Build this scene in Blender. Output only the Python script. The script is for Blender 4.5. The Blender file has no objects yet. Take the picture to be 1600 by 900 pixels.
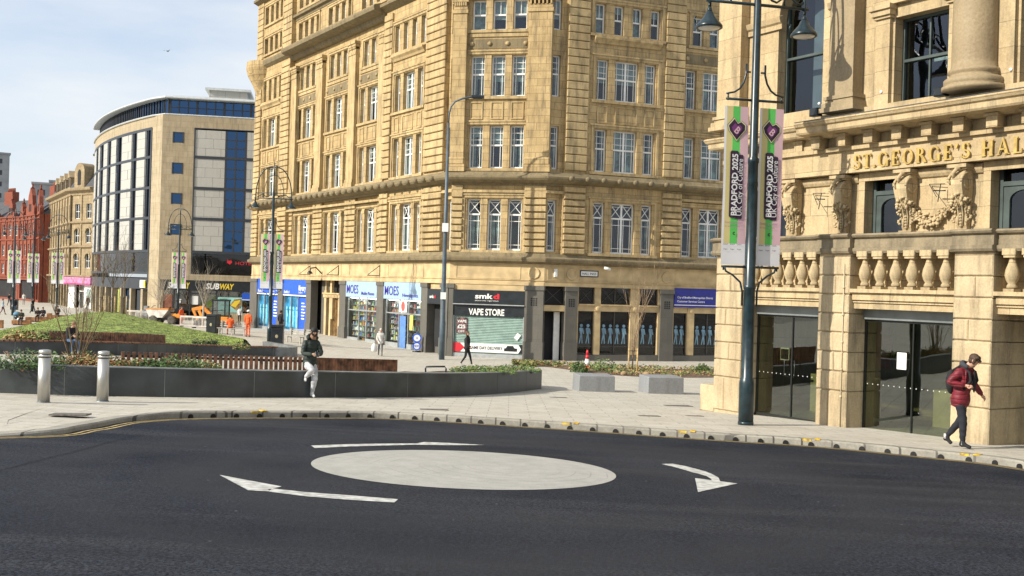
import bpy, bmesh, math, random
from mathutils import Matrix, Vector, noise
random.seed(7)
PI = math.pi
S = bpy.context.scene
COL = S.collection

# ------------------------------------------------------------ camera, sky, sun, exposure
ROLL = math.radians(1.66)
FPX = 1650.0
EYE = 1.6
cr_, sr_ = math.cos(ROLL), math.sin(ROLL)
cam = bpy.data.cameras.new("camera"); camo = bpy.data.objects.new("camera", cam); COL.objects.link(camo)
cam.sensor_width = 36; cam.lens = FPX / 1600 * 36; cam.clip_start = 0.1; cam.clip_end = 3000
camo.matrix_world = Matrix(((cr_, -sr_, 0, 0), (0, 0, -1, 0), (sr_, cr_, 0, EYE), (0, 0, 0, 1)))
S.camera = camo

SUN_AZ = math.atan2(-0.89, -0.45)          # direction towards the sun, measured from +Y towards +X
SUN_EL = math.radians(31)
w = bpy.data.worlds.new("World"); S.world = w; w.use_nodes = True
nt = w.node_tree; N = nt.nodes; L = nt.links
for n_ in list(N): N.remove(n_)
out = N.new("ShaderNodeOutputWorld"); bg = N.new("ShaderNodeBackground"); L.new(bg.outputs[0], out.inputs[0])
sky = N.new("ShaderNodeTexSky"); sky.sky_type = 'NISHITA'; sky.sun_disc = False
sky.sun_elevation = SUN_EL; sky.sun_rotation = SUN_AZ; sky.dust_density = 1.5; sky.ozone_density = 1.2
tc = N.new("ShaderNodeTexCoord"); mp = N.new("ShaderNodeMapping"); mp.inputs['Scale'].default_value = (1.4, 1.4, 5.0)
nz = N.new("ShaderNodeTexNoise"); nz.inputs['Scale'].default_value = 1.6; nz.inputs['Detail'].default_value = 6; nz.inputs['Roughness'].default_value = .55
L.new(tc.outputs['Generated'], mp.inputs[0]); L.new(mp.outputs[0], nz.inputs['Vector'])
rmp = N.new("ShaderNodeValToRGB"); rmp.color_ramp.elements[0].position = .36; rmp.color_ramp.elements[0].color = (.46, .46, .46, 1)
rmp.color_ramp.elements[1].position = .60; rmp.color_ramp.elements[1].color = (1, 1, 1, 1)
L.new(nz.outputs['Fac'], rmp.inputs[0])
mx = N.new("ShaderNodeMixRGB"); mx.inputs[2].default_value = (8.7, 9.15, 9.6, 1)   # thin high cloud
sb = N.new('ShaderNodeVectorMath'); sb.operation = 'MULTIPLY'; sb.inputs[1].default_value = (1.65, 1.8, 2.0); L.new(sky.outputs[0], sb.inputs[0])
L.new(rmp.outputs[0], mx.inputs[0]); L.new(sb.outputs[0], mx.inputs[1]); L.new(mx.outputs[0], bg.inputs[0])
bg.inputs[1].default_value = 0.080
sl = bpy.data.lights.new("sun", 'SUN'); sl.energy = 5.0; sl.angle = math.radians(.53); sl.color = (1, .93, .80)
so = bpy.data.objects.new("sun", sl); COL.objects.link(so)
sd = Vector((math.sin(SUN_AZ) * math.cos(SUN_EL), math.cos(SUN_AZ) * math.cos(SUN_EL), math.sin(SUN_EL)))
so.rotation_euler = sd.to_track_quat('Z', 'Y').to_euler()
S.view_settings.view_transform = 'Standard'; S.view_settings.look = 'None'; S.view_settings.gamma = 1
S.view_settings.exposure = 0.33; S.view_settings.use_curve_mapping = False
try:
    S.cycles.max_bounces = 6; S.cycles.transparent_max_bounces = 12; S.cycles.use_denoising = True
except Exception: pass

# ------------------------------------------------------------ ground shape and photo-to-ground helpers
def G(x, y):
    t = min(max((57 - y) / 40, 0), 1)
    k = 3.0
    m = -k * math.log(math.exp(-y / k) + math.exp(-57 / k)) if y > 20 else y
    b = .8 * math.exp(-((x + 22) / 11) ** 2 - ((y - 70) / 18) ** 2) + .30 * math.exp(-((x + 17) / 10) ** 2 - ((y - 44) / 8) ** 2)
    return -.049 * m - .018 * x * t + b
def ray(px, py):
    a = px - 800; b = 450 - py
    return ((a * cr_ - b * sr_) / FPX, (a * sr_ + b * cr_) / FPX)
def gp(px, py):
    r = ray(px, py); lo, hi = 3., 500.
    for _ in range(60):
        m = (lo + hi) / 2
        if EYE + r[1] * m - G(r[0] * m, m) > 0: lo = m
        else: hi = m
    return Vector((r[0] * lo, lo, G(r[0] * lo, lo)))
def at(px, py, d):                       # point seen at a photo position, d metres away
    r = ray(px, py); return Vector((r[0] * d, d, EYE + r[1] * d))

# ------------------------------------------------------------ mesh builder
class MB:
    def __init__(s): s.v = []; s.f = []; s.m = []; s.sm = []
    def add(s, vs, fs, m=0, smooth=False, T=None):
        o = len(s.v)
        if T is not None: vs = [T @ Vector(p) for p in vs]
        s.v += [tuple(p) for p in vs]
        for f in fs: s.f.append([i + o for i in f]); s.m.append(m); s.sm.append(smooth)
    def box(s, x0, x1, y0, y1, z0, z1, m=0, T=None):
        if x0 > x1: x0, x1 = x1, x0
        if y0 > y1: y0, y1 = y1, y0
        if z0 > z1: z0, z1 = z1, z0
        s.add([(x0,y0,z0),(x1,y0,z0),(x1,y1,z0),(x0,y1,z0),(x0,y0,z1),(x1,y0,z1),(x1,y1,z1),(x0,y1,z1)],
              [(0,3,2,1),(4,5,6,7),(0,1,5,4),(1,2,6,5),(2,3,7,6),(3,0,4,7)], m, False, T)
    def rbox(s, x0, x1, yf, yb, z0, z1, b=.03, m=0, T=None):   # block with bevelled front (yf is the outer face, yf<yb)
        s.add([(x0,yb,z0),(x1,yb,z0),(x1,yb,z1),(x0,yb,z1),(x0,yf+b,z0),(x1,yf+b,z0),(x1,yf+b,z1),(x0,yf+b,z1),
               (x0+b,yf,z0+b),(x1-b,yf,z0+b),(x1-b,yf,z1-b),(x0+b,yf,z1-b)],
              [(0,1,2,3),(4,0,3,7),(1,5,6,2),(3,2,6,7),(0,4,5,1),(8,9,10,11)[::1],(4,8,11,7)[::-1],(5,6,10,9)[::-1],(7,11,10,6)[::-1],(4,5,9,8)], m, False, T)
    def prism(s, pts, z0, z1, m=0, T=None):
        n = len(pts)
        s.add([(p[0],p[1],z0) for p in pts] + [(p[0],p[1],z1) for p in pts],
              [tuple(range(n))[::-1], tuple(range(n, 2*n))] + [(i,(i+1)%n,n+(i+1)%n,n+i) for i in range(n)], m, False, T)
    def prismy(s, pts, y0, y1, m=0, T=None):                   # outline in x,z, thickness along y (y0 front)
        n = len(pts)
        s.add([(p[0],y0,p[1]) for p in pts] + [(p[0],y1,p[1]) for p in pts],
              [tuple(range(n)), tuple(range(n, 2*n))[::-1]] + [(i,n+i,n+(i+1)%n,(i+1)%n) for i in range(n)], m, False, T)
    def lathe(s, prof, c=(0,0,0), n=16, m=0, smooth=True, T=None, a0=0, a1=2*PI):
        vs = []; fs = []; full = abs(a1 - a0 - 2*PI) < 1e-6; k = n if full else n + 1
        for r, z in prof:
            for i in range(k):
                a = a0 + (a1-a0)*i/n; vs.append((c[0]+r*math.cos(a), c[1]+r*math.sin(a), c[2]+z))
        for j in range(len(prof)-1):
            for i in range(n):
                i2 = (i+1) % k; fs.append((j*k+i, j*k+i2, (j+1)*k+i2, (j+1)*k+i))
        if full:
            if prof[0][0] > 1e-5: fs.append(tuple(range(k))[::-1])
            if prof[-1][0] > 1e-5: fs.append(tuple(range((len(prof)-1)*k, len(prof)*k)))
        s.add(vs, fs, m, smooth, T)
    def tube(s, pts, r, n=8, m=0, T=None, cap=True):
        pts = [Vector(p) for p in pts]; k = len(pts)
        rs = r if isinstance(r, (list, tuple)) else [r]*k
        vs = []; up = None
        for i, p in enumerate(pts):
            d = (pts[min(i+1,k-1)] - pts[max(i-1,0)])
            if d.length < 1e-9: d = Vector((0,0,1))
            d.normalize()
            if up is None: up = Vector((0,0,1)) if abs(d.z) < .9 else Vector((1,0,0))
            a = d.cross(up)
            if a.length < 1e-4: a = d.orthogonal()
            a.normalize(); b = d.cross(a); up = a.cross(d)
            for j in range(n):
                t = 2*PI*j/n; vs.append(p + (a*math.cos(t) + b*math.sin(t))*rs[i])
        fs = [(i*n+j, i*n+(j+1)%n, (i+1)*n+(j+1)%n, (i+1)*n+j) for i in range(k-1) for j in range(n)]
        if cap: fs += [tuple(range(n))[::-1], tuple(range((k-1)*n, k*n))]
        s.add(vs, fs, m, True, T)
    def ell(s, c, r, n=10, k=7, m=0, T=None):
        prof = [(math.sin(PI*i/k), -math.cos(PI*i/k)) for i in range(k+1)]
        vs = []; fs = []
        for a, z in prof:
            for j in range(n):
                t = 2*PI*j/n; vs.append((c[0]+r[0]*a*math.cos(t), c[1]+r[1]*a*math.sin(t), c[2]+r[2]*z))
        for i in range(k):
            for j in range(n): fs.append((i*n+j, i*n+(j+1)%n, (i+1)*n+(j+1)%n, (i+1)*n+j))
        s.add(vs, fs, m, True, T)
    def sweep(s, path, prof, m=0, closed=False):               # path in plan (x,y), outward = right of travel; prof [(n,z)...] closed outline
        k = len(path); P = [Vector((p[0],p[1])) for p in path]; offs = []
        for i in range(k):
            d0 = (P[i]-P[i-1]) if i > 0 else (P[1]-P[0]); d1 = (P[i+1]-P[i]) if i < k-1 else (P[i]-P[i-1])
            d0 = d0.normalized(); d1 = d1.normalized()
            n0 = Vector((d0.y,-d0.x)); n1 = Vector((d1.y,-d1.x)); b = (n0+n1); b /= max(b.dot(n0), .2)
            offs.append(b)
        q = len(prof); vs = []
        for i in range(k):
            for n_, z in prof: vs.append((P[i].x+offs[i].x*n_, P[i].y+offs[i].y*n_, z))
        fs = [(i*q+j, i*q+(j+1)%q, (i+1)*q+(j+1)%q, (i+1)*q+j)[::-1] for i in range(k-1) for j in range(q)]
        fs += [tuple(range(q)), tuple(range((k-1)*q, k*q))[::-1]]
        s.add(vs, fs, m)
    def text(s, txt, x, y, z, h, m=0, w=None, off=0.0, ext=.01, align='LEFT', T=None, rot=0, shear=0, sp=1.0):
        """letters in the x,z plane facing -y; h = capital height, (x,z) baseline start"""
        cu = bpy.data.curves.new("t", 'FONT'); cu.body = txt; cu.size = 1; cu.offset = off; cu.extrude = 0; cu.align_x = 'LEFT'; cu.shear = shear; cu.resolution_u = 3; cu.space_character = sp
        ob = bpy.data.objects.new("t", cu); COL.objects.link(ob)
        bpy.context.view_layer.update()
        me = ob.evaluated_get(bpy.context.evaluated_depsgraph_get()).to_mesh()
        vs = [v.co.copy() for v in me.vertices]; fs = [tuple(p.vertices) for p in me.polygons]
        bpy.data.objects.remove(ob); bpy.data.curves.remove(cu)
        if not vs: return
        x0 = min(v.x for v in vs); x1 = max(v.x for v in vs); k = h/.70
        kx = k if w is None else w/(x1-x0)
        tw = (x1-x0)*kx; sx = x if align == 'LEFT' else (x - tw/2)
        c, s_ = math.cos(rot), math.sin(rot)
        o = []
        for v in vs:
            a = (v.x-x0)*kx + (sx-x); b = v.y*k
            o.append((x + a*c - b*s_, y, z + a*s_ + b*c))
        s.add(o, fs, m, False, T)
    def build(s, name, mats, parent=None, loc=(0,0,0), rz=0):
        me = bpy.data.meshes.new(name); me.from_pydata(s.v, [], s.f)
        for mt in (mats if isinstance(mats, (list, tuple)) else [mats]): me.materials.append(mt)
        me.polygons.foreach_set('material_index', s.m); me.polygons.foreach_set('use_smooth', s.sm); me.update()
        return inst(name, me, parent, loc, rz)
def inst(name, me, parent=None, loc=(0,0,0), rz=0):
    o = bpy.data.objects.new(name, me); COL.objects.link(o)
    if parent is not None: o.parent = parent
    o.location = loc; o.rotation_euler = (0,0,rz)
    return o
def tag(o, label, cat=None, group=None, kind=None):
    if label: o['label'] = label
    if cat: o['category'] = cat
    if group: o['group'] = group
    if kind: o['kind'] = kind
    return o
def empty(name, loc, label, cat, group=None, rz=0):
    o = bpy.data.objects.new(name, None); COL.objects.link(o); o.location = loc; o.rotation_euler = (0,0,rz)
    o.empty_display_size = .3
    return tag(o, label, cat, group)
def struct(name, mb, mats, **k):
    o = mb.build(name, mats, **k); o['kind'] = 'structure'; return o
def copy_tree(o, parent=None, loc=None, rz=None):
    c = o.copy(); COL.objects.link(c)
    if parent is not None: c.parent = parent
    if loc is not None: c.location = loc
    if rz is not None: c.rotation_euler = (0,0,rz)
    for ch in list(o.children): copy_tree(ch, c)
    return c

# ------------------------------------------------------------ materials
def newmat(name):
    m = bpy.data.materials.new(name); m.use_nodes = True; n = m.node_tree.nodes; l = m.node_tree.links
    return m, n, l, n['Principled BSDF']
def nd(n, t, **k):
    x = n.new(t)
    for a, b in k.items():
        if a in x.inputs: x.inputs[a].default_value = b
        else: setattr(x, a, b)
    return x
def mixrgb(n, l, fac, a, b, mode='MIX'):
    x = n.new('ShaderNodeMixRGB'); x.blend_type = mode
    for i, v in ((0, fac), (1, a), (2, b)):
        if hasattr(v, 'is_output'): l.new(v, x.inputs[i])
        elif i == 0: x.inputs[0].default_value = v
        else: x.inputs[i].default_value = tuple(v)+((1,) if len(v) == 3 else ())
    return x.outputs[0]
def ramp(n, l, src, stops):
    r = n.new('ShaderNodeValToRGB'); e = r.color_ramp.elements
    while len(e) < len(stops): e.new(.5)
    for i, (p, c) in enumerate(stops):
        e[i].position = p; e[i].color = (c, c, c, 1) if not isinstance(c, tuple) else c+(1,)
    l.new(src, r.inputs[0]); return r.outputs[0]
_mc = {}
def M(name, col, rough=.7, metal=0, var=.12, sc=3., bump=0, bsc=30., spec=.5, emit=0):
    if name in _mc: return _mc[name]
    m, n, l, b = newmat(name)
    b.inputs['Roughness'].default_value = rough; b.inputs['Metallic'].default_value = metal
    b.inputs['Specular IOR Level'].default_value = spec
    t = nd(n, 'ShaderNodeTexCoord')
    if var:
        z = nd(n, 'ShaderNodeTexNoise', Scale=sc, Detail=5.); l.new(t.outputs['Object'], z.inputs['Vector'])
        d = tuple(max(0, c*(1-var*1.6)) for c in col); u = tuple(min(1, c*(1+var)) for c in col)
        f = ramp(n, l, z.outputs['Fac'], [(.35, 0.), (.65, 1.)])
        l.new(mixrgb(n, l, f, d, u), b.inputs['Base Color'])
        rr = nd(n, 'ShaderNodeMapRange'); rr.inputs['To Min'].default_value = max(0, rough-.08); rr.inputs['To Max'].default_value = min(1, rough+.1)
        l.new(z.outputs['Fac'], rr.inputs['Value']); l.new(rr.outputs[0], b.inputs['Roughness'])
    else: b.inputs['Base Color'].default_value = tuple(col)+(1,)
    if bump:
        z2 = nd(n, 'ShaderNodeTexNoise', Scale=bsc, Detail=4.); l.new(t.outputs['Object'], z2.inputs['Vector'])
        bp = nd(n, 'ShaderNodeBump', Strength=bump, Distance=.02); l.new(z2.outputs['Fac'], bp.inputs['Height']); l.new(bp.outputs[0], b.inputs['Normal'])
    if emit:
        b.inputs['Emission Color'].default_value = tuple(col)+(1,); b.inputs['Emission Strength'].default_value = emit
    _mc[name] = m; return m
def stone(name, ca, cb, mortar, bw=.9, bh=.42, soot=.5, msize=.012, sootc=(.10,.085,.06), plane='xz', rough=.85, bump=.25, bsc=14., blk=.5, mott=1.0):
    m, n, l, b = newmat(name); b.inputs['Roughness'].default_value = rough; b.inputs['Specular IOR Level'].default_value = .25
    t = nd(n, 'ShaderNodeTexCoord'); sp = nd(n, 'ShaderNodeSeparateXYZ'); l.new(t.outputs['Object'], sp.inputs[0])
    cb_ = nd(n, 'ShaderNodeCombineXYZ')
    if plane == 'xz':
        ad = nd(n, 'ShaderNodeMath', operation='ADD'); l.new(sp.outputs['X'], ad.inputs[0]); l.new(sp.outputs['Y'], ad.inputs[1])
        l.new(ad.outputs[0], cb_.inputs[0]); l.new(sp.outputs['Z'], cb_.inputs[1])
    else: l.new(sp.outputs['X'], cb_.inputs[0]); l.new(sp.outputs['Y'], cb_.inputs[1])
    br = nd(n, 'ShaderNodeTexBrick'); br.inputs['Scale'].default_value = 1; br.inputs['Brick Width'].default_value = bw; br.inputs['Row Height'].default_value = bh
    br.inputs['Mortar Size'].default_value = msize; br.inputs['Mortar Smooth'].default_value = .3; br.inputs['Bias'].default_value = 0
    br.inputs['Color1'].default_value = tuple(ca)+(1,); br.inputs['Color2'].default_value = tuple(ca[i]*(1-blk)+cb[i]*blk for i in range(3))+(1,); br.inputs['Mortar'].default_value = tuple(mortar)+(1,)
    l.new(cb_.outputs[0], br.inputs['Vector'])
    z = nd(n, 'ShaderNodeTexNoise', Scale=1.1, Detail=7., Roughness=.62); l.new(t.outputs['Object'], z.inputs['Vector'])
    f = ramp(n, l, z.outputs['Fac'], [(.42, 0.), (.62, .45*mott)])
    c = mixrgb(n, l, f, br.outputs['Color'], cb)
    zf = nd(n, 'ShaderNodeTexNoise', Scale=22., Detail=6., Roughness=.7); l.new(t.outputs['Object'], zf.inputs['Vector'])
    ff = ramp(n, l, zf.outputs['Fac'], [(.3, .80), (.7, 1.12)]); c = mixrgb(n, l, 1., c, ff, 'MULTIPLY')
    if soot:
        mpn = nd(n, 'ShaderNodeMapping'); mpn.inputs['Scale'].default_value = (2.2, 2.2, .35) if plane == 'xz' else (1,1,1); l.new(t.outputs['Object'], mpn.inputs[0])
        z3 = nd(n, 'ShaderNodeTexNoise', Scale=1.5, Detail=8., Roughness=.7); l.new(mpn.outputs[0], z3.inputs['Vector'])
        fs_ = ramp(n, l, z3.outputs['Fac'], [(.47, 0.), (.70, soot)]); c = mixrgb(n, l, fs_, c, sootc)
    l.new(c, b.inputs['Base Color'])
    z2 = nd(n, 'ShaderNodeTexNoise', Scale=bsc, Detail=6.); l.new(t.outputs['Object'], z2.inputs['Vector'])
    hm = nd(n, 'ShaderNodeMath', operation='MULTIPLY_ADD'); l.new(br.outputs['Fac'], hm.inputs[0]); hm.inputs[1].default_value = -.8; l.new(z2.outputs['Fac'], hm.inputs[2])
    bp = nd(n, 'ShaderNodeBump', Strength=bump, Distance=.04); l.new(hm.outputs[0], bp.inputs['Height']); l.new(bp.outputs[0], b.inputs['Normal'])
    return m
def glassmat(name, tint=(.6,.7,.72), refl=.16, rough=.015, wav=.02, gc=(1,1,1)):
    m, n, l, b = newmat(name); n.remove(b)
    o = [x for x in n if x.type == 'OUTPUT_MATERIAL'][0]
    tr = nd(n, 'ShaderNodeBsdfTransparent'); tr.inputs[0].default_value = tint+(1,)
    gl = nd(n, 'ShaderNodeBsdfGlossy'); gl.inputs['Roughness'].default_value = rough; gl.inputs[0].default_value = gc+(1,)
    fr = nd(n, 'ShaderNodeFresnel'); fr.inputs[0].default_value = 1.45
    ad = nd(n, 'ShaderNodeMath', operation='ADD', use_clamp=True); l.new(fr.outputs[0], ad.inputs[0]); ad.inputs[1].default_value = refl
    ge = nd(n, 'ShaderNodeNewGeometry'); iv = nd(n, 'ShaderNodeMath', operation='SUBTRACT'); iv.inputs[0].default_value = 1; l.new(ge.outputs['Backfacing'], iv.inputs[1]); mm = nd(n, 'ShaderNodeMath', operation='MULTIPLY'); l.new(ad.outputs[0], mm.inputs[0]); l.new(iv.outputs[0], mm.inputs[1])
    mx_ = nd(n, 'ShaderNodeMixShader'); l.new(mm.outputs[0], mx_.inputs[0]); l.new(tr.outputs[0], mx_.inputs[1]); l.new(gl.outputs[0], mx_.inputs[2]); l.new(mx_.outputs[0], o.inputs[0])
    t = nd(n, 'ShaderNodeTexCoord'); oi = nd(n, 'ShaderNodeObjectInfo')
    av = nd(n, 'ShaderNodeVectorMath', operation='ADD'); l.new(t.outputs['Object'], av.inputs[0])
    cx = nd(n, 'ShaderNodeCombineXYZ'); mu = nd(n, 'ShaderNodeMath', operation='MULTIPLY'); l.new(oi.outputs['Random'], mu.inputs[0]); mu.inputs[1].default_value = 40
    l.new(mu.outputs[0], cx.inputs[0]); l.new(cx.outputs[0], av.inputs[1])
    z = nd(n, 'ShaderNodeTexNoise', Scale=.9, Detail=1.); l.new(av.outputs[0], z.inputs['Vector'])
    bp = nd(n, 'ShaderNodeBump', Strength=.5, Distance=wav); l.new(z.outputs['Fac'], bp.inputs['Height']); l.new(bp.outputs[0], gl.inputs['Normal'])
    return m

SAND = stone('sandstone_ashlar', (.55,.405,.205), (.31,.215,.10), (.17,.115,.06), 1.0, .45, .70, blk=.40)
SAND_T = stone('sandstone_trim', (.56,.425,.225), (.34,.24,.115), (.30,.21,.11), 1.6, 3.0, .75, msize=.006)
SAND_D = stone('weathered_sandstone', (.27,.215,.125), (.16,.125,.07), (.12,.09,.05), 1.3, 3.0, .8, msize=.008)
SG_A = stone('pale_sandstone_ashlar', (.53,.42,.25), (.37,.27,.15), (.20,.15,.09), 1.1, .50, .55, msize=.006)
SG_B = stone('pale_sandstone_blocks', (.53,.43,.275), (.36,.27,.16), (.50,.40,.26), 4., 4., .7, msize=0.0)
SG_C = stone('sooty_sandstone', (.30,.245,.16), (.17,.14,.095), (.2,.15,.1), 1.6, 3., .8, msize=.004, mott=1.6)
SG_P = stone('brown_sandstone_column', (.34,.265,.16), (.25,.185,.11), (.2,.15,.1), 4., 4., .3, msize=.0, rough=.6)
GRAN = stone('grey_granite', (.15,.14,.12), (.10,.095,.085), (.06,.06,.05), 1.4, 1.5, .3, msize=.006, rough=.5, bump=.08)
GLASS = glassmat('window_glass', (.72,.78,.78), .035, .015, .04, (.85,.9,1.))
GLASSB = glassmat('blue_tinted_glass', (.04,.07,.14), .34, .02, .05, (.11,.23,.46))
GLASSD = glassmat('shop_glass', (.55,.66,.66), .14, .01, .01); GLASSP = glassmat('clear_shop_glass', (.86,.9,.9), .0, .01, .01); GLASSN = glassmat('dark_glass', (.3,.33,.36), .02, .02, .01)
WHITE = M('white_painted_timber', (.78,.78,.75), .45, var=.05)
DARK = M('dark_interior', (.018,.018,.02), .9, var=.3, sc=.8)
CURT = M('net_curtain', (.60,.66,.63), .9, var=.35, sc=2.)
BLACKM = M('black_painted_steel', (.012,.016,.02), .35, var=.2)
LAMPM = M('dark_blue_green_paint', (.012,.028,.036), .3, var=.25, sc=6)
STEEL = M('brushed_steel', (.50,.49,.46), .46, metal=1, var=.03, sc=3)
GREYST = M('grey_galvanised_steel', (.30,.33,.35), .45, metal=.6, var=.1)
LEAD = M('lead_flashing', (.16,.17,.18), .6, var=.2)
SLATE = stone('roof_slate', (.10,.105,.115), (.07,.07,.08), (.03,.03,.03), .4, .25, .2)
# ------------------------------------------------------------ ground, pavement, road, kerb
KP = [(-60,9.0),(-25,11.0),(-12,12.9)] + [tuple(gp(*p)[:2]) for p in [(0,669),(134,659),(203,648),(312,643),(500,643),(619,645),(837,658),(1100,676),(1273,687),(1433,702),(1600,721)]] + [(10,12.6),(14,7.5),(20,0),(30,-14),(60,-40)]
def cat_rom(P, n):
    o = []
    for i in range(len(P)-1):
        p0, p1, p2, p3 = P[max(i-1,0)], P[i], P[i+1], P[min(i+2,len(P)-1)]
        for j in range(n):
            t = j/n
            o.append(tuple(.5*((2*p1[k])+(-p0[k]+p2[k])*t+(2*p0[k]-5*p1[k]+4*p2[k]-p3[k])*t*t+(-p0[k]+3*p1[k]-3*p2[k]+p3[k])*t**3) for k in range(2)))
    o.append(P[-1]); return o
KC = cat_rom(KP, 10)
def drop(x, y, s):                       # dropped kerb at the crossing on the left
    return .105 * min(max((-6.15 - x)/1.3, 0), 1) * math.exp(-max(s,0)/1.2)
def pave_mat():
    m = stone('buff_granite_paving', (.52,.49,.425), (.42,.39,.33), (.26,.24,.20), .9, .45, .6, msize=.012, sootc=(.30,.27,.22), plane='xy', rough=.8, bump=.12, bsc=40, blk=.55)
    return m
PAVE = pave_mat()
mb = MB(); rows = [0,.3,.31,.6,1,1.6,2.4,3.5,5,7,9,12,15,18,22,26,30,34,38,42,46,50,55,60,66,74,84,96,110,130,160,200,260,340,460]
def kdir(i):
    a = KC[max(i-1,0)]; b = KC[min(i+1,len(KC)-1)]; d = Vector((b[0]-a[0], b[1]-a[1])).normalized(); return Vector((-d.y, d.x))
KT = .30                                 # kerb stone width
def pav_col(i):
    n = kdir(i); x, y = KC[i]; o = []
    for s in rows:
        if s < KT: continue
        # leave the kerb square to it, then run straight away
        xx = x + n.x*min(s, 1.2) + (x*.42*max(s-1.2,0)/14 if y > 5 else 0) ; yy = y + n.y*min(s, 1.2) + max(s-1.2,0)
        if y <= 5: xx = x + n.x*s; yy = y + n.y*s
        o.append((xx, yy, G(xx,yy) - drop(xx,yy,s)))
    return o
idx = [i for i in range(len(KC)) if KC[i][1] > 4.9]
cols = [pav_col(i) for i in idx]
q = len(cols[0])
mb.add([p for c in cols for p in c], [(i*q+j, (i+1)*q+j, (i+1)*q+j+1, i*q+j+1) for i in range(len(cols)-1) for j in range(q-1)])
struct('pavement', mb, PAVE)
# kerb stones
KERB = stone('concrete_kerb', (.36,.34,.29), (.25,.235,.20), (.08,.075,.07), .5, 5, .6, msize=.02, sootc=(.12,.11,.10), plane='xy', bump=.2, bsc=50)
mb = MB(); vs = []; 
for i in range(len(KC)):
    x, y = KC[i]; n = kdir(i); z = G(x,y) - drop(x,y,0)
    xr, yr = x + n.x*KT, y + n.y*KT
    vs += [(x-n.x*.005, y-n.y*.005, G(x,y)-.16), (x, y, z-.025), (x+n.x*.025, y+n.y*.025, z+.002), (xr, yr, G(xr,yr)-drop(xr,yr,KT)+.001), (xr,yr,z-.2)]
mb.add(vs, [(i*5+j, (i+1)*5+j, (i+1)*5+j+1, i*5+j+1) for i in range(len(KC)-1) for j in range(4)])
struct('kerb', mb, KERB)
# points along the kerb by arc length
def along(step, start, end, off):
    acc = 0; out_ = []; nxt = start
    for i in range(len(KC)-1):
        a, b = Vector(KC[i]), Vector(KC[i+1]); l_ = (b-a).length
        while nxt <= acc + l_ and nxt <= end:
            t = (nxt-acc)/l_; p = a.lerp(b, t); d = (b-a).normalized(); nn = Vector((-d.y, d.x)); out_.append((p + nn*off, d)); nxt += step
        acc += l_
    return out_
HOLE = M('black_drain_inlet', (.006,.006,.006), .6, var=0)
KY = M('yellow_kerb_paint', (.62,.40,.03), .7, var=.35, sc=14)
acc0 = 0
for i in range(len(KC)-1):
    if KC[i][0] > gp(262,650)[0]: break
    acc0 += (Vector(KC[i+1])-Vector(KC[i])).length
hol = MB(); c_ = 0
for p, d in along(.46, acc0, acc0 + 21, 0):
    T = Matrix.Translation((p.x, p.y, G(p.x,p.y)-.118)) @ Matrix.Rotation(math.atan2(d.y, d.x), 4, 'Z')
    pr = [(.052*math.cos(a), .052*math.sin(a)+.022) for a in [PI*j/8 for j in range(9)]] + [(-.052,0),(.052,0)]
    hol.prismy(pr, -.022, .02, 0, T)
    if c_ in (3, 17, 22, 27, 33, 38): hol.box(-.16,.0,-.004,.02,.085,.122,1,T); hol.box(.06,.16,-.004,.20,.112,.1255,1,T)
    c_ += 1
struct('kerb_drain_inlets', hol, [HOLE, KY])

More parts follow.
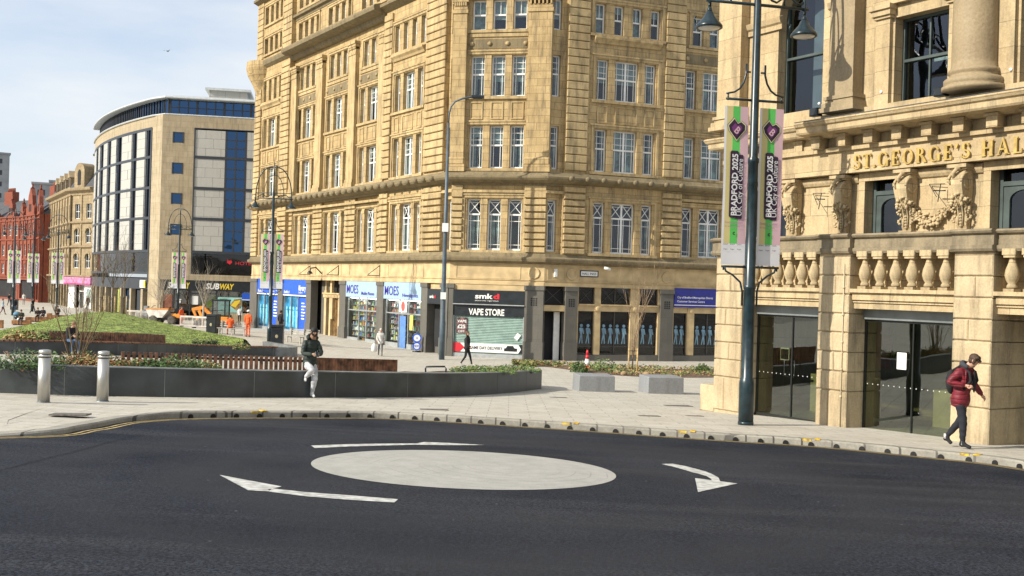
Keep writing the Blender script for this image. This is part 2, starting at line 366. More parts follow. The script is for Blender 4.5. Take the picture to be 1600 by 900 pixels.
# road
def asphalt():
    m, n, l, b = newmat('asphalt'); t = nd(n, 'ShaderNodeTexCoord')
    z = nd(n, 'ShaderNodeTexNoise', Scale=.35, Detail=6., Roughness=.6); l.new(t.outputs['Object'], z.inputs['Vector'])
    mpn = nd(n, 'ShaderNodeMapping'); mpn.inputs['Scale'].default_value = (.12, 1.4, 1); mpn.inputs['Rotation'].default_value = (0,0,-.15); l.new(t.outputs['Object'], mpn.inputs[0])
    z4 = nd(n, 'ShaderNodeTexNoise', Scale=1., Detail=5.); l.new(mpn.outputs[0], z4.inputs['Vector'])
    c = mixrgb(n, l, ramp(n, l, z.outputs['Fac'], [(.35,0.),(.65,1.)]), (.012,.015,.023), (.030,.034,.045))
    c = mixrgb(n, l, ramp(n, l, z4.outputs['Fac'], [(.5,0.),(.72,.55)]), c, (.052,.054,.061))
    g = nd(n, 'ShaderNodeTexNoise', Scale=34., Detail=7., Roughness=.8); l.new(t.outputs['Object'], g.inputs['Vector'])
    c = mixrgb(n, l, 1., c, ramp(n, l, g.outputs['Fac'], [(.40,.12),(.61,2.3)]), 'MULTIPLY')
    v = nd(n, 'ShaderNodeTexVoronoi', Scale=22.); l.new(t.outputs['Object'], v.inputs['Vector'])
    c = mixrgb(n, l, ramp(n, l, v.outputs['Distance'], [(.05,.8),(.12,0.)]), c, (.14,.14,.14))
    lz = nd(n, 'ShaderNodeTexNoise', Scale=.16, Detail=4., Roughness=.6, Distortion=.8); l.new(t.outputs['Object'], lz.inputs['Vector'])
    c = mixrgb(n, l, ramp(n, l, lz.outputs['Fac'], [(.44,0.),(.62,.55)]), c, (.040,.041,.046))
    sv = nd(n, 'ShaderNodeTexVoronoi', Scale=2.3); l.new(t.outputs['Object'], sv.inputs['Vector']); c = mixrgb(n, l, ramp(n, l, sv.outputs['Distance'], [(.022,.8),(.04,0.)]), c, (.26,.25,.23))
    # polished wheel track round the island and a resurfacing seam
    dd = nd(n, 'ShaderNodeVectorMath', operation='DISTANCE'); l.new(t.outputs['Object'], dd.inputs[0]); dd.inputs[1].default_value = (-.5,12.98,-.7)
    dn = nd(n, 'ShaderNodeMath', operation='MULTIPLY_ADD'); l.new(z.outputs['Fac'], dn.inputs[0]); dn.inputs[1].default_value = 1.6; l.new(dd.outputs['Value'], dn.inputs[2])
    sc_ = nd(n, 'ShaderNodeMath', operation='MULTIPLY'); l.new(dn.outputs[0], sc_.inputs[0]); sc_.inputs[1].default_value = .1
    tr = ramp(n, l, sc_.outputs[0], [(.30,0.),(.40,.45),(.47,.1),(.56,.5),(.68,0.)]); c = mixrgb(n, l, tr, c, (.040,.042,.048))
    v2 = nd(n, 'ShaderNodeTexVoronoi', Scale=.22); v2.feature = 'DISTANCE_TO_EDGE'
    mw = nd(n, 'ShaderNodeVectorMath', operation='MULTIPLY_ADD'); l.new(z.outputs['Color'], mw.inputs[0]); mw.inputs[1].default_value = (1.2,1.2,0); l.new(t.outputs['Object'], mw.inputs[2]); l.new(mw.outputs[0], v2.inputs['Vector'])
    c = mixrgb(n, l, ramp(n, l, v2.outputs['Distance'], [(.0001,.1),(.0003,0.)]), c, (.012,.012,.014))
    l.new(c, b.inputs['Base Color'])
    b.inputs['Roughness'].default_value = .72; b.inputs['Specular IOR Level'].default_value = .06
    bp = nd(n, 'ShaderNodeBump', Strength=.9, Distance=.02); l.new(g.outputs['Fac'], bp.inputs['Height']); l.new(bp.outputs[0], b.inputs['Normal'])
    return m
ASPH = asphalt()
def sheet(mb, xs, ys, f, m=0):
    vs = [(x,y,f(x,y)) for x in xs for y in ys]; k = len(ys)
    mb.add(vs, [(i*k+j,(i+1)*k+j,(i+1)*k+j+1,i*k+j+1) for i in range(len(xs)-1) for j in range(k-1)], m)
def rng(a, b, s): 
    n = int(round((b-a)/s)); return [a+(b-a)*i/n for i in range(n+1)]
mb = MB(); 
# road strip from the kerb towards and past the camera
vs = []; ks = [-.1,.15,.4,1,2,3.5,5,7,9,12,16,22,30,45]
for i in range(len(KC)):
    x, y = KC[i]; n = kdir(i)
    for s in ks:
        if y > 5: s_ = max(s,0); xx = x - n.x*min(s,1.) + x*.0*s_; yy = y - n.y*min(s,1.) - max(s-1.,0)
        else: xx = x - n.x*s; yy = y - n.y*s
        vs.append((xx, yy, G(xx,yy)-.12))
k = len(ks); idr = [i for i in range(len(KC)) if KC[i][1] > 4.9]
mb.add([vs[i*k+j] for i in idr for j in range(k)], [(a*k+j, a*k+j+1, (a+1)*k+j+1, (a+1)*k+j) for a in range(len(idr)-1) for j in range(k-1)])
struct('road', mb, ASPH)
mb = MB(); sheet(mb, [-1500,-400,-150,-80,-40,-20,0,20,40,80,150,400,1500], [-200,-60,-20,0,20,40,60,90,140,250,500,1000,2500], lambda x,y: G(x,min(y,60))-.45 - max(0,abs(x)-60)*.01)
struct('ground', mb, M('far_ground', (.22,.20,.17), .9, var=.3, sc=.1))
# double yellow lines
YEL = M('yellow_line_paint', (.40,.30,.12), .75, var=.25, sc=9, bump=.2, bsc=80)
mb = MB()
for off, wd in ((-.13,.05),(-.25,.05)):
    vs = []
    for i in range(len(KC)):
        x, y = KC[i]; n = kdir(i)
        for o_ in (off+wd/2, off-wd/2):
            xx, yy = x+n.x*o_, y+n.y*o_; vs.append((xx,yy,G(xx,yy)-.115))
    mb.add(vs, [(2*i,2*i+1,2*i+3,2*i+2)[::1] for i in range(len(KC)-1)])
struct('yellow_lines', mb, YEL)
# mini roundabout disc and arrows
def roundpaint():
    m, n, l, b = newmat('worn_white_road_paint'); t = nd(n, 'ShaderNodeTexCoord')
    z = nd(n, 'ShaderNodeTexNoise', Scale=3., Detail=8., Roughness=.7); l.new(t.outputs['Object'], z.inputs['Vector'])
    c = mixrgb(n, l, ramp(n, l, z.outputs['Fac'], [(.35,0.),(.7,1.)]), (.32,.315,.29), (.42,.41,.38))
    wv = nd(n, 'ShaderNodeTexNoise', Scale=.5, Detail=2.); l.new(t.outputs['Object'], wv.inputs['Vector'])
    sp = nd(n, 'ShaderNodeVectorMath', operation='DISTANCE'); l.new(t.outputs['Object'], sp.inputs[0]); sp.inputs[1].default_value = (.55,-.1,0)
    w2 = nd(n, 'ShaderNodeMath', operation='MULTIPLY_ADD'); l.new(wv.outputs['Fac'], w2.inputs[0]); w2.inputs[1].default_value = .35; l.new(sp.outputs['Value'], w2.inputs[2])
    s_ = nd(n, 'ShaderNodeMath', operation='MULTIPLY'); l.new(w2.outputs[0], s_.inputs[0]); s_.inputs[1].default_value = 30
    s2 = nd(n, 'ShaderNodeMath', operation='SINE'); l.new(s_.outputs[0], s2.inputs[0])
    a = ramp(n, l, s2.outputs[0], [(.93,0.),(1.,.6)])
    mk = ramp(n, l, wv.outputs['Fac'], [(.45,0.),(.55,1.)])
    c = mixrgb(n, l, mixrgb(n, l, 1., a, mk, 'MULTIPLY'), c, (.22,.22,.21))
    g = nd(n, 'ShaderNodeTexNoise', Scale=60., Detail=4.); l.new(t.outputs['Object'], g.inputs['Vector'])
    c = mixrgb(n, l, 1., c, ramp(n, l, g.outputs['Fac'], [(.3,.82),(.7,1.08)]), 'MULTIPLY')
    l.new(c, b.inputs['Base Color']); b.inputs['Roughness'].default_value = .7
    return m
RPAINT = roundpaint()
RC = Vector((-.56, 13.98)); RR = 2.00
mb = MB(); vs = []
zc = G(*RC) - .12
for j, (r, h) in enumerate(((0,.03),(.6,.028),(1.2,.018),(1.6,.009),(RR,.005))):
    for a in range(72):
        x = r*math.cos(a*PI/36); y = r*math.sin(a*PI/36); vs.append((x, y, G(RC.x+x, RC.y+y)-.12+h-zc))
mb.add(vs, [(j*72+a, j*72+(a+1)%72, (j+1)*72+(a+1)%72, (j+1)*72+a)[::-1] for j in range(4) for a in range(72)], 0, True)
struct('roundabout_marking', mb, RPAINT, loc=(RC.x, RC.y, zc))
def roadpoly(px, name):
    P = []
    for p in px:
        r = ray(*p); lo, hi = 2., 100.
        for _ in range(50):
            m_ = (lo+hi)/2
            if EYE + r[1]*m_ - (G(r[0]*m_, m_)-.115) > 0: lo = m_
            else: hi = m_
        P.append(Vector((r[0]*lo, lo)))
    return P
WPAINT = M('white_road_paint', (.48,.48,.455), .7, var=.22, sc=10, bump=.3, bsc=60)
def arrow_mark(top, bot, head):
    mb = MB(); A = roadpoly(top, ''); B = roadpoly(bot, ''); n = len(A)
    vs = [(p.x,p.y,G(p.x,p.y)-.115) for p in A+B]
    mb.add(vs, [(i,n+i,n+i+1,i+1) for i in range(n-1)])
    H = roadpoly(head, ''); mb.add([(p.x,p.y,G(p.x,p.y)-.1145) for p in H], [tuple(range(len(H)))])
    bm_ = mb.build('road_arrow', WPAINT); bm_['kind'] = 'structure'; return bm_
arrow_mark([(486,696),(540,694),(600,693),(660,692.5)], [(492,700),(545,697.5),(602,696),(660,694.5)], [(640,694.8),(663,690.5),(700,692),(758,695.3),(700,695.5)])
arrow_mark([(425,763),(480,769),(550,774),(622,780)], [(420,768),(475,775),(548,781),(616,785)], [(343,742),(440,760),(418,765),(425,768),(388,766)])
arrow_mark([(1034,724.8),(1051,724.4),(1070,728),(1087.5,732.5),(1102,736.3),(1112.5,740.6),(1122.5,746),(1125.6,752.5)], [(1034.5,725.2),(1050,728.7),(1066,733),(1081,737.5),(1094,740.8),(1104,743.7),(1111,748),(1113,752)], [(1086,747),(1152.5,755.4),(1090.6,768.7)])
# manhole covers set in the paving
MH = M('rusty_cast_iron_cover', (.13,.115,.10), .7, var=.3, sc=12)
for (a, b, wd, dp) in ((678,640,.62,.42),(1058,634,.75,.55),(1014,650,.5,.3),(1085,650,.4,.25),(872,621,.5,.3),(110,647,.6,.35)):
    p = gp(a, b); mb = MB(); mb.rbox(-wd/2, wd/2, -.006, .02, -dp/2, dp/2, .004, 0, Matrix.Rotation(-PI/2, 4, 'X'))
    o = mb.build('manhole_cover', MH, loc=(p.x, p.y, p.z+.001), rz=.12); o.rotation_euler = (-.049, .0, .12)
    o['kind'] = 'structure'
# ------------------------------------------------------------ the big Edwardian sandstone corner block
BZ = -2.95
P1 = Vector((-3.9, 65.7)); P2 = Vector((1.95, 64.45))
a33 = math.radians(33)
DL = Vector((math.sin(a33), -math.cos(a33))); DC = (P2-P1).normalized(); DR = Vector((math.sin(math.radians(70)), math.cos(math.radians(70))))
cb = empty('office_building', (P1.x, P1.y, BZ), 'tall honey coloured sandstone corner block with carved floors above a row of shops', 'building')
BO = Vector((P1.x, P1.y, BZ))
class Fr:                                  # facade frame: local x to the right, -y outward, z = world height
    def __init__(s, P, d, par=None, org=None): s.P = P; s.rz = math.atan2(d.y, d.x); s.d = d; s.par = par; s.org = org
    def w(s, x, y=0): return Vector((s.P.x + s.d.x*x - s.d.y*y, s.P.y + s.d.y*x + s.d.x*y))
    def put(s, mb, name, mats, x=0, y=0, z=0, parent=None, local=False):
        if local: return mb.build(name, mats, parent=parent, loc=(x,y,z))
        p = s.w(x,y); return mb.build(name, mats, parent=s.par, loc=(p.x-s.org.x, p.y-s.org.y, z-s.org.z), rz=s.rz)
    def putm(s, me, name, x=0, y=0, z=0):
        p = s.w(x,y); return inst(name, me, s.par, (p.x-s.org.x, p.y-s.org.y, z-s.org.z), s.rz)
FL = Fr(P1, DL, cb, BO); FC = Fr(P1, DC, cb, BO); FR_ = Fr(P2, DR, cb, BO)
def wall(mb, x0, x1, z0, z1, ops, yf=0, yb=.5, m=0):
    zs = sorted(set([z0, z1] + [min(max(z,z0),z1) for o in ops for z in (o[2], o[3])]))
    for a, b in zip(zs, zs[1:]):
        if b - a < 1e-4: continue
        iv = sorted([(o[0], o[1]) for o in ops if o[2] <= a+1e-5 and o[3] >= b-1e-5])
        x = x0
        for i0, i1 in iv:
            if i0 > x + 1e-4: mb.box(x, i0, yf, yb, a, b, m)
            x = max(x, i1)
        if x1 > x + 1e-4: mb.box(x, x1, yf, yb, a, b, m)
def rustp(F, *a, **k):
    m_ = MB(); rust(m_, *a, **k); return F.put(m_, 'rusticated_pier', SAND_T)
def rust(mb, x0, x1, z0, z1, yf, yb, course=.47, gap=.07, b=.03, m=0, split=0):
    n = max(1, int(round((z1-z0)/course))); c = (z1-z0)/n
    for i in range(n):
        if split and (x1-x0) > split:
            k = int((x1-x0)/split)+1; sh = .5 if i % 2 else 0
            xs = [x0] + [x0+(x1-x0)*(j+sh)/k for j in range(0 if sh else 1, k)] + [x1]
            xs = sorted(set(xs))
            for a, d in zip(xs, xs[1:]): mb.rbox(a+.008, d-.008, yf, yb, z0+i*c+gap/2, z0+(i+1)*c-gap/2, b, m)
        else: mb.rbox(x0, x1, yf, yb, z0+i*c+gap/2, z0+(i+1)*c-gap/2, b, m)
WIN = {}
def window_mesh(w_, h, kind):
    k = (round(w_,2), round(h,2), kind)
    if k in WIN: return WIN[k]
    pane = MB(); pane.box(.02, w_-.02, -.006, .006, .02, h-.02)
    fr = MB(); t = .085
    def bar(x0, x1, z0, z1, y0=-.05, y1=.05): fr.box(x0, x1, y0, y1, z0, z1)
    bar(0, t, 0, h); bar(w_-t, w_, 0, h); bar(t, w_-t, 0, t*1.4); bar(t, w_-t, h-t, h)
    g = .035
    tz = h*(.70 if kind == 'lat' else .55 if kind == 'sash' else .52)
    bar(t, w_-t, tz-.05, tz+.05, -.07, .04)
    xs = [(t, w_-t)]
    if w_ > 1.2:
        bar(w_/2-.06, w_/2+.06, t*1.4, h-t, -.055, .045); xs = [(t, w_/2-.06), (w_/2+.06, w_-t)]
    for a, b in xs:
        if kind == 'lat':
            for s_ in (1,-1):
                z0, z1 = (tz+.05, h-t) if s_ > 0 else (h-t, tz+.05); dx, dz = b-a, z1-z0; ln = math.hypot(dx, dz); nx, nz_ = -dz/ln*.02, dx/ln*.02
                fr.prismy([(a-nx,z0-nz_),(b-nx,z1-nz_),(b+nx,z1+nz_),(a+nx,z0+nz_)] if s_>0 else [(a+nx,z0+nz_),(b+nx,z1+nz_),(b-nx,z1-nz_),(a-nx,z0-nz_)], -.03-.004*s_, .02, 0)
            bar(a, b, h-t-.14, h-t-.11, -.02, .015)
            bar(a, b, tz-.42, tz-.385, -.02,.02); bar(a, b, .34, .375, -.02,.02)
            for x in (a+.16*(b-a), b-.16*(b-a)): bar(x-g/2, x+g/2, .12, tz-.05, -.024,.024)
        elif kind == 'sash':
            for x in (a+.2*(b-a), b-.2*(b-a)): bar(x-g/2, x+g/2, .12, h-t, -.024,.024)
            bar(a, b, tz+.33, tz+.36, -.02,.02); bar(a, b, h-t-.36, h-t-.33, -.02,.02)
        elif kind == 'plain':
            bar((a+b)/2-g/2, (a+b)/2+g/2, tz, h-t, -.02,.02)
    cu = MB(); rg = random.Random(hash(k) % 999)
    z0, z1 = (.1, tz-.02) if kind == 'lat' else (.1, h*.98)
    n = 24
    for (c0, c1) in ((.05, w_*rg.uniform(.36,.48)), (w_*rg.uniform(.54,.64), w_-.05)) if kind != 'plain' else ((.05, w_-.05),):
        vs = []
        for i in range(n+1):
            x = c0+(c1-c0)*i/n; y = .14+.03*math.sin(i*1.9)
            vs += [(x,y,z0), (x,y,z1)]
        cu.add(vs, [(2*i,2*i+2,2*i+3,2*i+1) for i in range(n)], 0, True)
    def me(mb_, nm, mt):
        m_ = bpy.data.meshes.new(nm); m_.from_pydata(mb_.v, [], mb_.f); m_.materials.append(mt); m_.update(); return m_
    WIN[k] = (me(pane,'window',GLASS), me(fr,'window_frame',WHITE), me(cu,'curtain',CURT)); return WIN[k]
BL = {}; RW = random.Random(77); BLIND = M('pale_roller_blind', (.55,.58,.58), .85, var=.12)
NWIN = [0]; EXTRA = []                     # past a hundred windows the remaining, smallest ones are one part
def win(F, x, y, z, w_, h, kind, prio=True, curt=True):
    a, b, c = window_mesh(w_, h, kind)
    if not prio: EXTRA.append((F, x, y, z, a, b)); return
    NWIN[0] += 1
    o = F.putm(a, 'window', x, y, z); inst('window_frame', b, o)
    rr = RW.random()
    if curt and rr < .72: inst('curtain', c, o)
    if kind != 'lat' and rr > .45:
        hb = RW.choice((.25,.4,.55,.62)); kk = (round(w_,2), round(h,2), hb)
        if kk not in BL: m_ = MB(); m_.box(.06, w_-.06, .09, .10, h*(1-hb), h-.04); q_ = bpy.data.meshes.new('blind'); q_.from_pydata(m_.v,[],m_.f); q_.materials.append(BLIND); q_.update(); BL[kk] = q_
        inst('blind', BL[kk], o)
RNG = random.Random(4)
LV = [(3.9, 7.07, 'lat'), (8.95, 11.6, 'sash'), (13.4, 15.95, 'sash')]
def lights3(xc, sw=.78, mw=.45, cw=1.62):
    return [(xc-cw/2-mw-sw, sw), (xc-cw/2, cw), (xc+cw/2+mw, sw)]
def lights4(xc, w_=.66, g=.61):
    s0 = xc-(4*w_+3*g)/2; return [(s0+i*(w_+g), w_) for i in range(4)]
def archi(mb, x0, x1, z0, z1, yf, t=.16, p=.07, m=0, sill=True):
    mb.box(x0-t, x0, yf-p, yf+.02, z0, z1+t, m); mb.box(x1, x1+t, yf-p, yf+.02, z0, z1+t, m); mb.box(x0, x1, yf-p, yf+.02, z1, z1+t, m)
    mb.box(x0-t*1.7, x1+t*1.7, yf-p*1.7, yf+.02, z1+t, z1+t*1.6, m)
    if sill: mb.box(x0-t*1.5, x1+t*1.5, yf-p*2, yf+.03, z0-.17, z0, m)
def bay(F, W, Tm, xc, yf, up4, prios=(1,1,1,1,1), sg=(1,1,1), rec=.32, L3=None, pav=False, top=None, upper=True):
    """adds window openings of one bay, returns opening list for the wall"""
    ops = []; l3 = L3 or lights3(xc); Tm = MB()
    g0, g1 = l3[0][0]-.12, l3[-1][0]+l3[-1][1]+.12
    for i, (z0, z1, kd) in enumerate(LV):
        for x, w_ in l3: ops.append((x, x+w_, z0, z1)); win(F, x, yf+rec, z0, w_, z1-z0, kd, prios[i])
        archi(Tm, g0, g1, z0, z1+.06, yf)
    for i in range(len(l3)-1):             # little stone capitals on the mullions
        xa = l3[i][0]+l3[i][1]; xb = l3[i+1][0]
        Tm.box(xa-.03, xb+.03, yf-.05, yf+.02, LV[0][1]-.35, LV[0][1]-.12)
    # panels between second and third rows
    for x, w_ in l3:
        for (a, b, c, d) in ((x+.04, x+w_-.04, 11.98, 12.05), (x+.04, x+w_-.04, 13.0, 13.07), (x+.04, x+.11, 12.05, 13.0), (x+w_-.11, x+w_-.04, 12.05, 13.0)):
            Tm.box(a, b, yf-.05, yf+.02, c, d)
    l4 = lights4(xc) if up4 == 4 else ([(x, w_) for x, w_ in (lights4(xc, .72, .5)[:3])] if up4 == 3 else l3)
    if up4 == 3: l4 = [(xc-1.62, .78), (xc-.39, .78), (xc+.84, .78)]
    for x, w_ in l4: ops.append((x, x+w_, 17.5, 19.4)); win(F, x, yf+rec, 17.5, w_, 1.9, 'plain', prios[3])
    archi(Tm, l4[0][0]-.12, l4[-1][0]+l4[-1][1]+.12, 17.5, 19.45, yf)
    # band under the fourth row
    if pav: Tm.sweep([(g0-.15,0),(g1+.15,0)], [(0,17.0),(0,17.32),(.30-yf,17.32),(.30-yf,17.2),(.16-yf,17.05),(.1-yf,16.9),(0,16.9)])
    else:
        Tm.box(g0, g1, yf-.08, yf+.02, 17.08, 17.3)
        Tm.box(g0+.05, g1-.05, yf-.03, yf+.02, 16.35, 16.95, 1)
        for k in range(4): Tm.lathe([(.0,-.07),(.12,-.05),(.14,.05)], (g0+.15+(g1-g0-.3)*k/3, 0, 0), 8, 0, True, Matrix.Translation((0, yf-.04, 16.65)) @ Matrix.Rotation(PI/2, 4, 'X') @ Matrix.Translation((-(0),0,0)))
    if upper:
        for x, w_ in (lights4(xc, .72, .5) if top != 4 else l4): 
            ops.append((x, x+w_, 21.8, 23.2)); win(F, x, yf+rec, 21.8, w_, 1.4, 'plain', prios[4])
            ops.append((x, x+w_, 24.4, 26.0)); win(F, x, yf+rec, 24.4, w_, 1.6, 'plain', False)
        archi(Tm, g0, g1, 21.8, 23.25, yf); archi(Tm, g0, g1, 24.4, 26.05, yf)
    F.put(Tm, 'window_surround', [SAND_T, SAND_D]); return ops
TOP = 27.6
# --- left facade
W = MB(); Tm = MB(); Rb = MB()
opsD = bay(FL, W, Tm, -6.3, 0, 4, pav=True)
wall(W, -10.0, -1.15, 3.4, TOP, opsD, 0)
slim = [(-.95,-.30,3.9,7.07),(-.95,-.30,8.95,11.6),(-.95,-.30,13.4,15.95),(-.95,-.30,17.5,19.4)]
wall(W, -1.15, .0, 3.4, TOP, slim, .22, .72)
for (a,b,c,d), kd in zip(slim, ('lat','sash','sash','plain')): win(FL, a, .5, c, .65, d-c, kd)
midc = [-12.55, -18.75, -25.0]
opsM = []
for i, xc in enumerate(midc): opsM += bay(FL, W, Tm, xc, .30, 3, prios=(1,1,1,1,i<2))
wall(W, -28.0, -10.0, 3.4, TOP, opsM, .30, .8)
opsE = bay(FL, W, Tm, -32.4, 0, 4, pav=True, prios=(1,1,1,1,0))
wall(W, -36.6, -28.0, 3.4, TOP, opsE, 0)
FL.put(W, 'wall', SAND)
for x0, x1 in ((-3.75,-1.15),(-10.0,-8.75),(-30.0,-28.0),(-36.5,-35.0)):
    rustp(FL, x0, x1, 3.75, 7.95, -.20, .02, .42, .11)
    rustp(FL, x0, x1, 8.9, 20.4, -.16, .02, .50, .07)
    rustp(FL, x0, x1, 21.5, TOP-.3, -.10, .02, .55, .05)
for xc in (-15.65, -21.9): rustp(FL, xc-.95, xc+.95, 3.75, 7.95, .12, .32, .42, .09)
rustp(FL, -10.9,-10.02, 3.75, 7.95, .12, .32, .42, .09); rustp(FL, -28.0,-27.3, 3.75, 7.95, .12, .32, .42, .09)
for xc in (-10.45, -15.65, -21.9, -27.4):  # giant pilasters
    p = MB(); hw = .62
    p.box(xc-hw-.12, xc+hw+.12, -.12, .32, 8.72, 9.1); p.box(xc-hw-.06, xc+hw+.06, -.05, .32, 9.1, 9.35)
    p.box(xc-hw, xc+hw, .0, .32, 9.35, 18.6)
    for z, e in ((18.6,.05),(18.8,.0),(19.2,.07),(19.4,.14)): p.box(xc-hw-e, xc+hw+e, -e, .32, z, z+.2)
    for k in range(5): p.lathe([(.0,-.08),(.11,-.05),(.12,.02)], (0,0,0), 8, 0, True, Matrix.Translation((xc-.48+.24*k, -.02, 19.1)) @ Matrix.Rotation(PI/2,4,'X'))
    FL.put(p, 'pilaster', SAND_T)
# --- chamfered corner
W = MB(); Tm = MB(); Rb = MB()
lc = [(.96,.88),(2.26,.88),(3.55,.88)]
opsC = bay(FC, W, Tm, 2.70, .05, 0, L3=lc, top=4)
wall(W, 0, P2.x and (P2-P1).length, 3.4, TOP, opsC, .05, .6)
FC.put(W, 'wall', SAND)
LC = (P2-P1).length
for x0, x1 in ((-.0,.72),(4.62,LC-.0)):
    rustp(FC, x0, x1, 3.75, 7.95, -.12, .07, .42, .09)
for x0, x1 in ((-.15,.72),(4.62,LC+.1)):
    p = MB(); p.box(x0, x1, -.28, .3, 9.6, 18.5); p.box(x0-.1, x1+.1, -.40, .3, 8.72, 9.15); p.rbox(x0-.06, x1+.06, -.36, .3, 9.15, 9.6, .05)
    for z, e in ((18.5,.06),(18.75,.0),(19.2,.08),(19.42,.16)): p.box(x0-e, x1+e, -.28-e, .3, z, z+.22)
    for k in range(6):
        xx = x0+.1+(x1-x0-.2)*k/5; p.box(xx-.05, xx+.05, -.34, .2, 18.97, 19.2)
    FC.put(p, 'pilaster', SAND)
# --- right facade
W = MB(); Tm = MB(); Rb = MB()
sl = [(.10,.72,3.9,7.07),(.10,.72,8.95,11.6),(.10,.72,13.4,15.95),(.10,.72,17.5,19.4)]
wall(W, 0, 1.05, 3.4, TOP, sl, .12, .62)
for (a,b,c,d), kd in zip(sl, ('lat','sash','sash','plain')): win(FR_, a, .38, c, .62, d-c, kd)
opsR = bay(FR_, W, Tm, 5.13, -.12, 4, pav=True, rec=.30)
wall(W, 1.05, 9.2, 3.4, TOP, opsR, -.12, .5)
opsQ = []
for i, xc in enumerate((11.5, 17.5)): opsQ += bay(FR_, W, Tm, xc, .15, 3, prios=(i==0,i==0,i==0,i==0,0))
wall(W, 9.2, 20.6, 3.4, TOP, opsQ, .15, .7)
wall(W, 20.6, 34, 3.4, TOP, [], .0, .5)
FR_.put(W, 'wall', SAND)
for x0, x1 in ((1.08,2.50),(7.80,9.18),(20.6,22.2)):
    rustp(FR_, x0, x1, 3.75, 7.95, -.30, -.10, .42, .11); rustp(FR_, x0, x1, 8.9, 20.4, -.25, -.10, .50, .05); rustp(FR_, x0, x1, 21.5, TOP-.3, -.22, -.10, .55, .05)
p = MB(); xc = 14.5; p.box(xc-.6, xc+.6, -.1, .2, 8.72, 18.6); p.box(xc-.7, xc+.7, -.2, .2, 18.6, 19.6); FR_.put(p, 'pilaster', SAND_T)
# merged remainder of the windows
ex = MB(); 
for F, x, y, z, a, b in EXTRA:
    p = F.w(x,y); T = Matrix.Translation((p.x-BO.x,p.y-BO.y,z-BO.z)) @ Matrix.Rotation(F.rz,4,'Z')
    ex.add([v.co for v in a.vertices], [tuple(q.vertices) for q in a.polygons], 0, False, T); ex.add([v.co for v in b.vertices], [tuple(q.vertices) for q in b.polygons], 1, False, T)
o = ex.build('high_windows', [GLASS, WHITE], parent=cb); o['kind'] = 'stuff'; o['label'] = 'small windows of the top storeys'
# --- cornices following all three faces
def pth(xl, xr, inset=0): return [tuple(FL.w(xl)), tuple(P1), tuple(P2), tuple(FR_.w(xr))]
def cornice(path, prof, mat, name='cornice'):
    mb_ = MB(); mb_.sweep(path, prof); o = mb_.build(name, mat, parent=cb, loc=(-BO.x,-BO.y,-BO.z)); return o
full = pth(-36.6, 34)
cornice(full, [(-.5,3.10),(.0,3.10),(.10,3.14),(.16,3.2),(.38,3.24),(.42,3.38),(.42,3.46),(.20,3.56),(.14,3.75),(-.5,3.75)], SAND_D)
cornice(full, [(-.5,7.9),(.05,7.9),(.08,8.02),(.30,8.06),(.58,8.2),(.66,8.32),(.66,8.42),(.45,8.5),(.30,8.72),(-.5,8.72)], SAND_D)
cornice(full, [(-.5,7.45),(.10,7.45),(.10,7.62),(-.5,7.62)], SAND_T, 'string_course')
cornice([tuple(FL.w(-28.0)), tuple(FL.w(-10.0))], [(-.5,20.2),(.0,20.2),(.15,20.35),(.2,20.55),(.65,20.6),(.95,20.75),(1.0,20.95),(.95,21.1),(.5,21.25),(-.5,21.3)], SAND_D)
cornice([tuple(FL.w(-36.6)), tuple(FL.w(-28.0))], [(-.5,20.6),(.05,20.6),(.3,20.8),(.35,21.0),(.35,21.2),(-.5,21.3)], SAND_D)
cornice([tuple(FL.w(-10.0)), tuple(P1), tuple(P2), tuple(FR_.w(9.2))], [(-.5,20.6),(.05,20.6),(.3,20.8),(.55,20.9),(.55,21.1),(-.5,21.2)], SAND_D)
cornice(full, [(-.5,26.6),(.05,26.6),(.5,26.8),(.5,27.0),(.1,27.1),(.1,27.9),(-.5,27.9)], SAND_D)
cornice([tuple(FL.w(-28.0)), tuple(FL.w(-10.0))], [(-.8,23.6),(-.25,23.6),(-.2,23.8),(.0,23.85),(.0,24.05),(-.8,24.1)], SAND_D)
# scrolled brackets in the cornice above the first floor
br = MB(); br.lathe([(.0,-.14),(.13,-.12),(.17,0),(.17,.12)], (0,0,0), 10, 0, True, Matrix.Rotation(PI/2,4,'X')); bo_ = br.build('cornice_bracket', SAND_D); brm = bo_.data; bpy.data.objects.remove(bo_)
for F, xs, yy in ((FR_, [1.3+1.08*i for i in range(8)], -.12), (FL, [-1.4-1.1*i for i in range(32)], 0)):
    for x in xs: F.putm(brm, 'cornice_bracket', x, yy-.68, 8.34)
# round turret with oriel at the far left corner
tr = MB(); c = FL.w(-35.75, .75)
prof = [(.85,3.4),(.85,7.9),(1.3,8.1),(1.4,8.4),(1.2,8.7),(.8,8.75),(.8,17.2),(.9,18.2),(1.3,19.2),(1.8,20.1),(1.95,20.7),(1.9,21.3),(.75,21.4),(.7,24.0),(.9,24.2),(.7,24.5),(.7,27.9),(0,28.2)]
tr.lathe([(r, z) for r, z in prof], (c.x-BO.x, c.y-BO.y, -BO.z), 28, 0, False)
for k in range(22):
    z = 4+k*.45
    if 7.6 < z < 9: continue
tr.build('corner_turret', SAND, parent=cb)
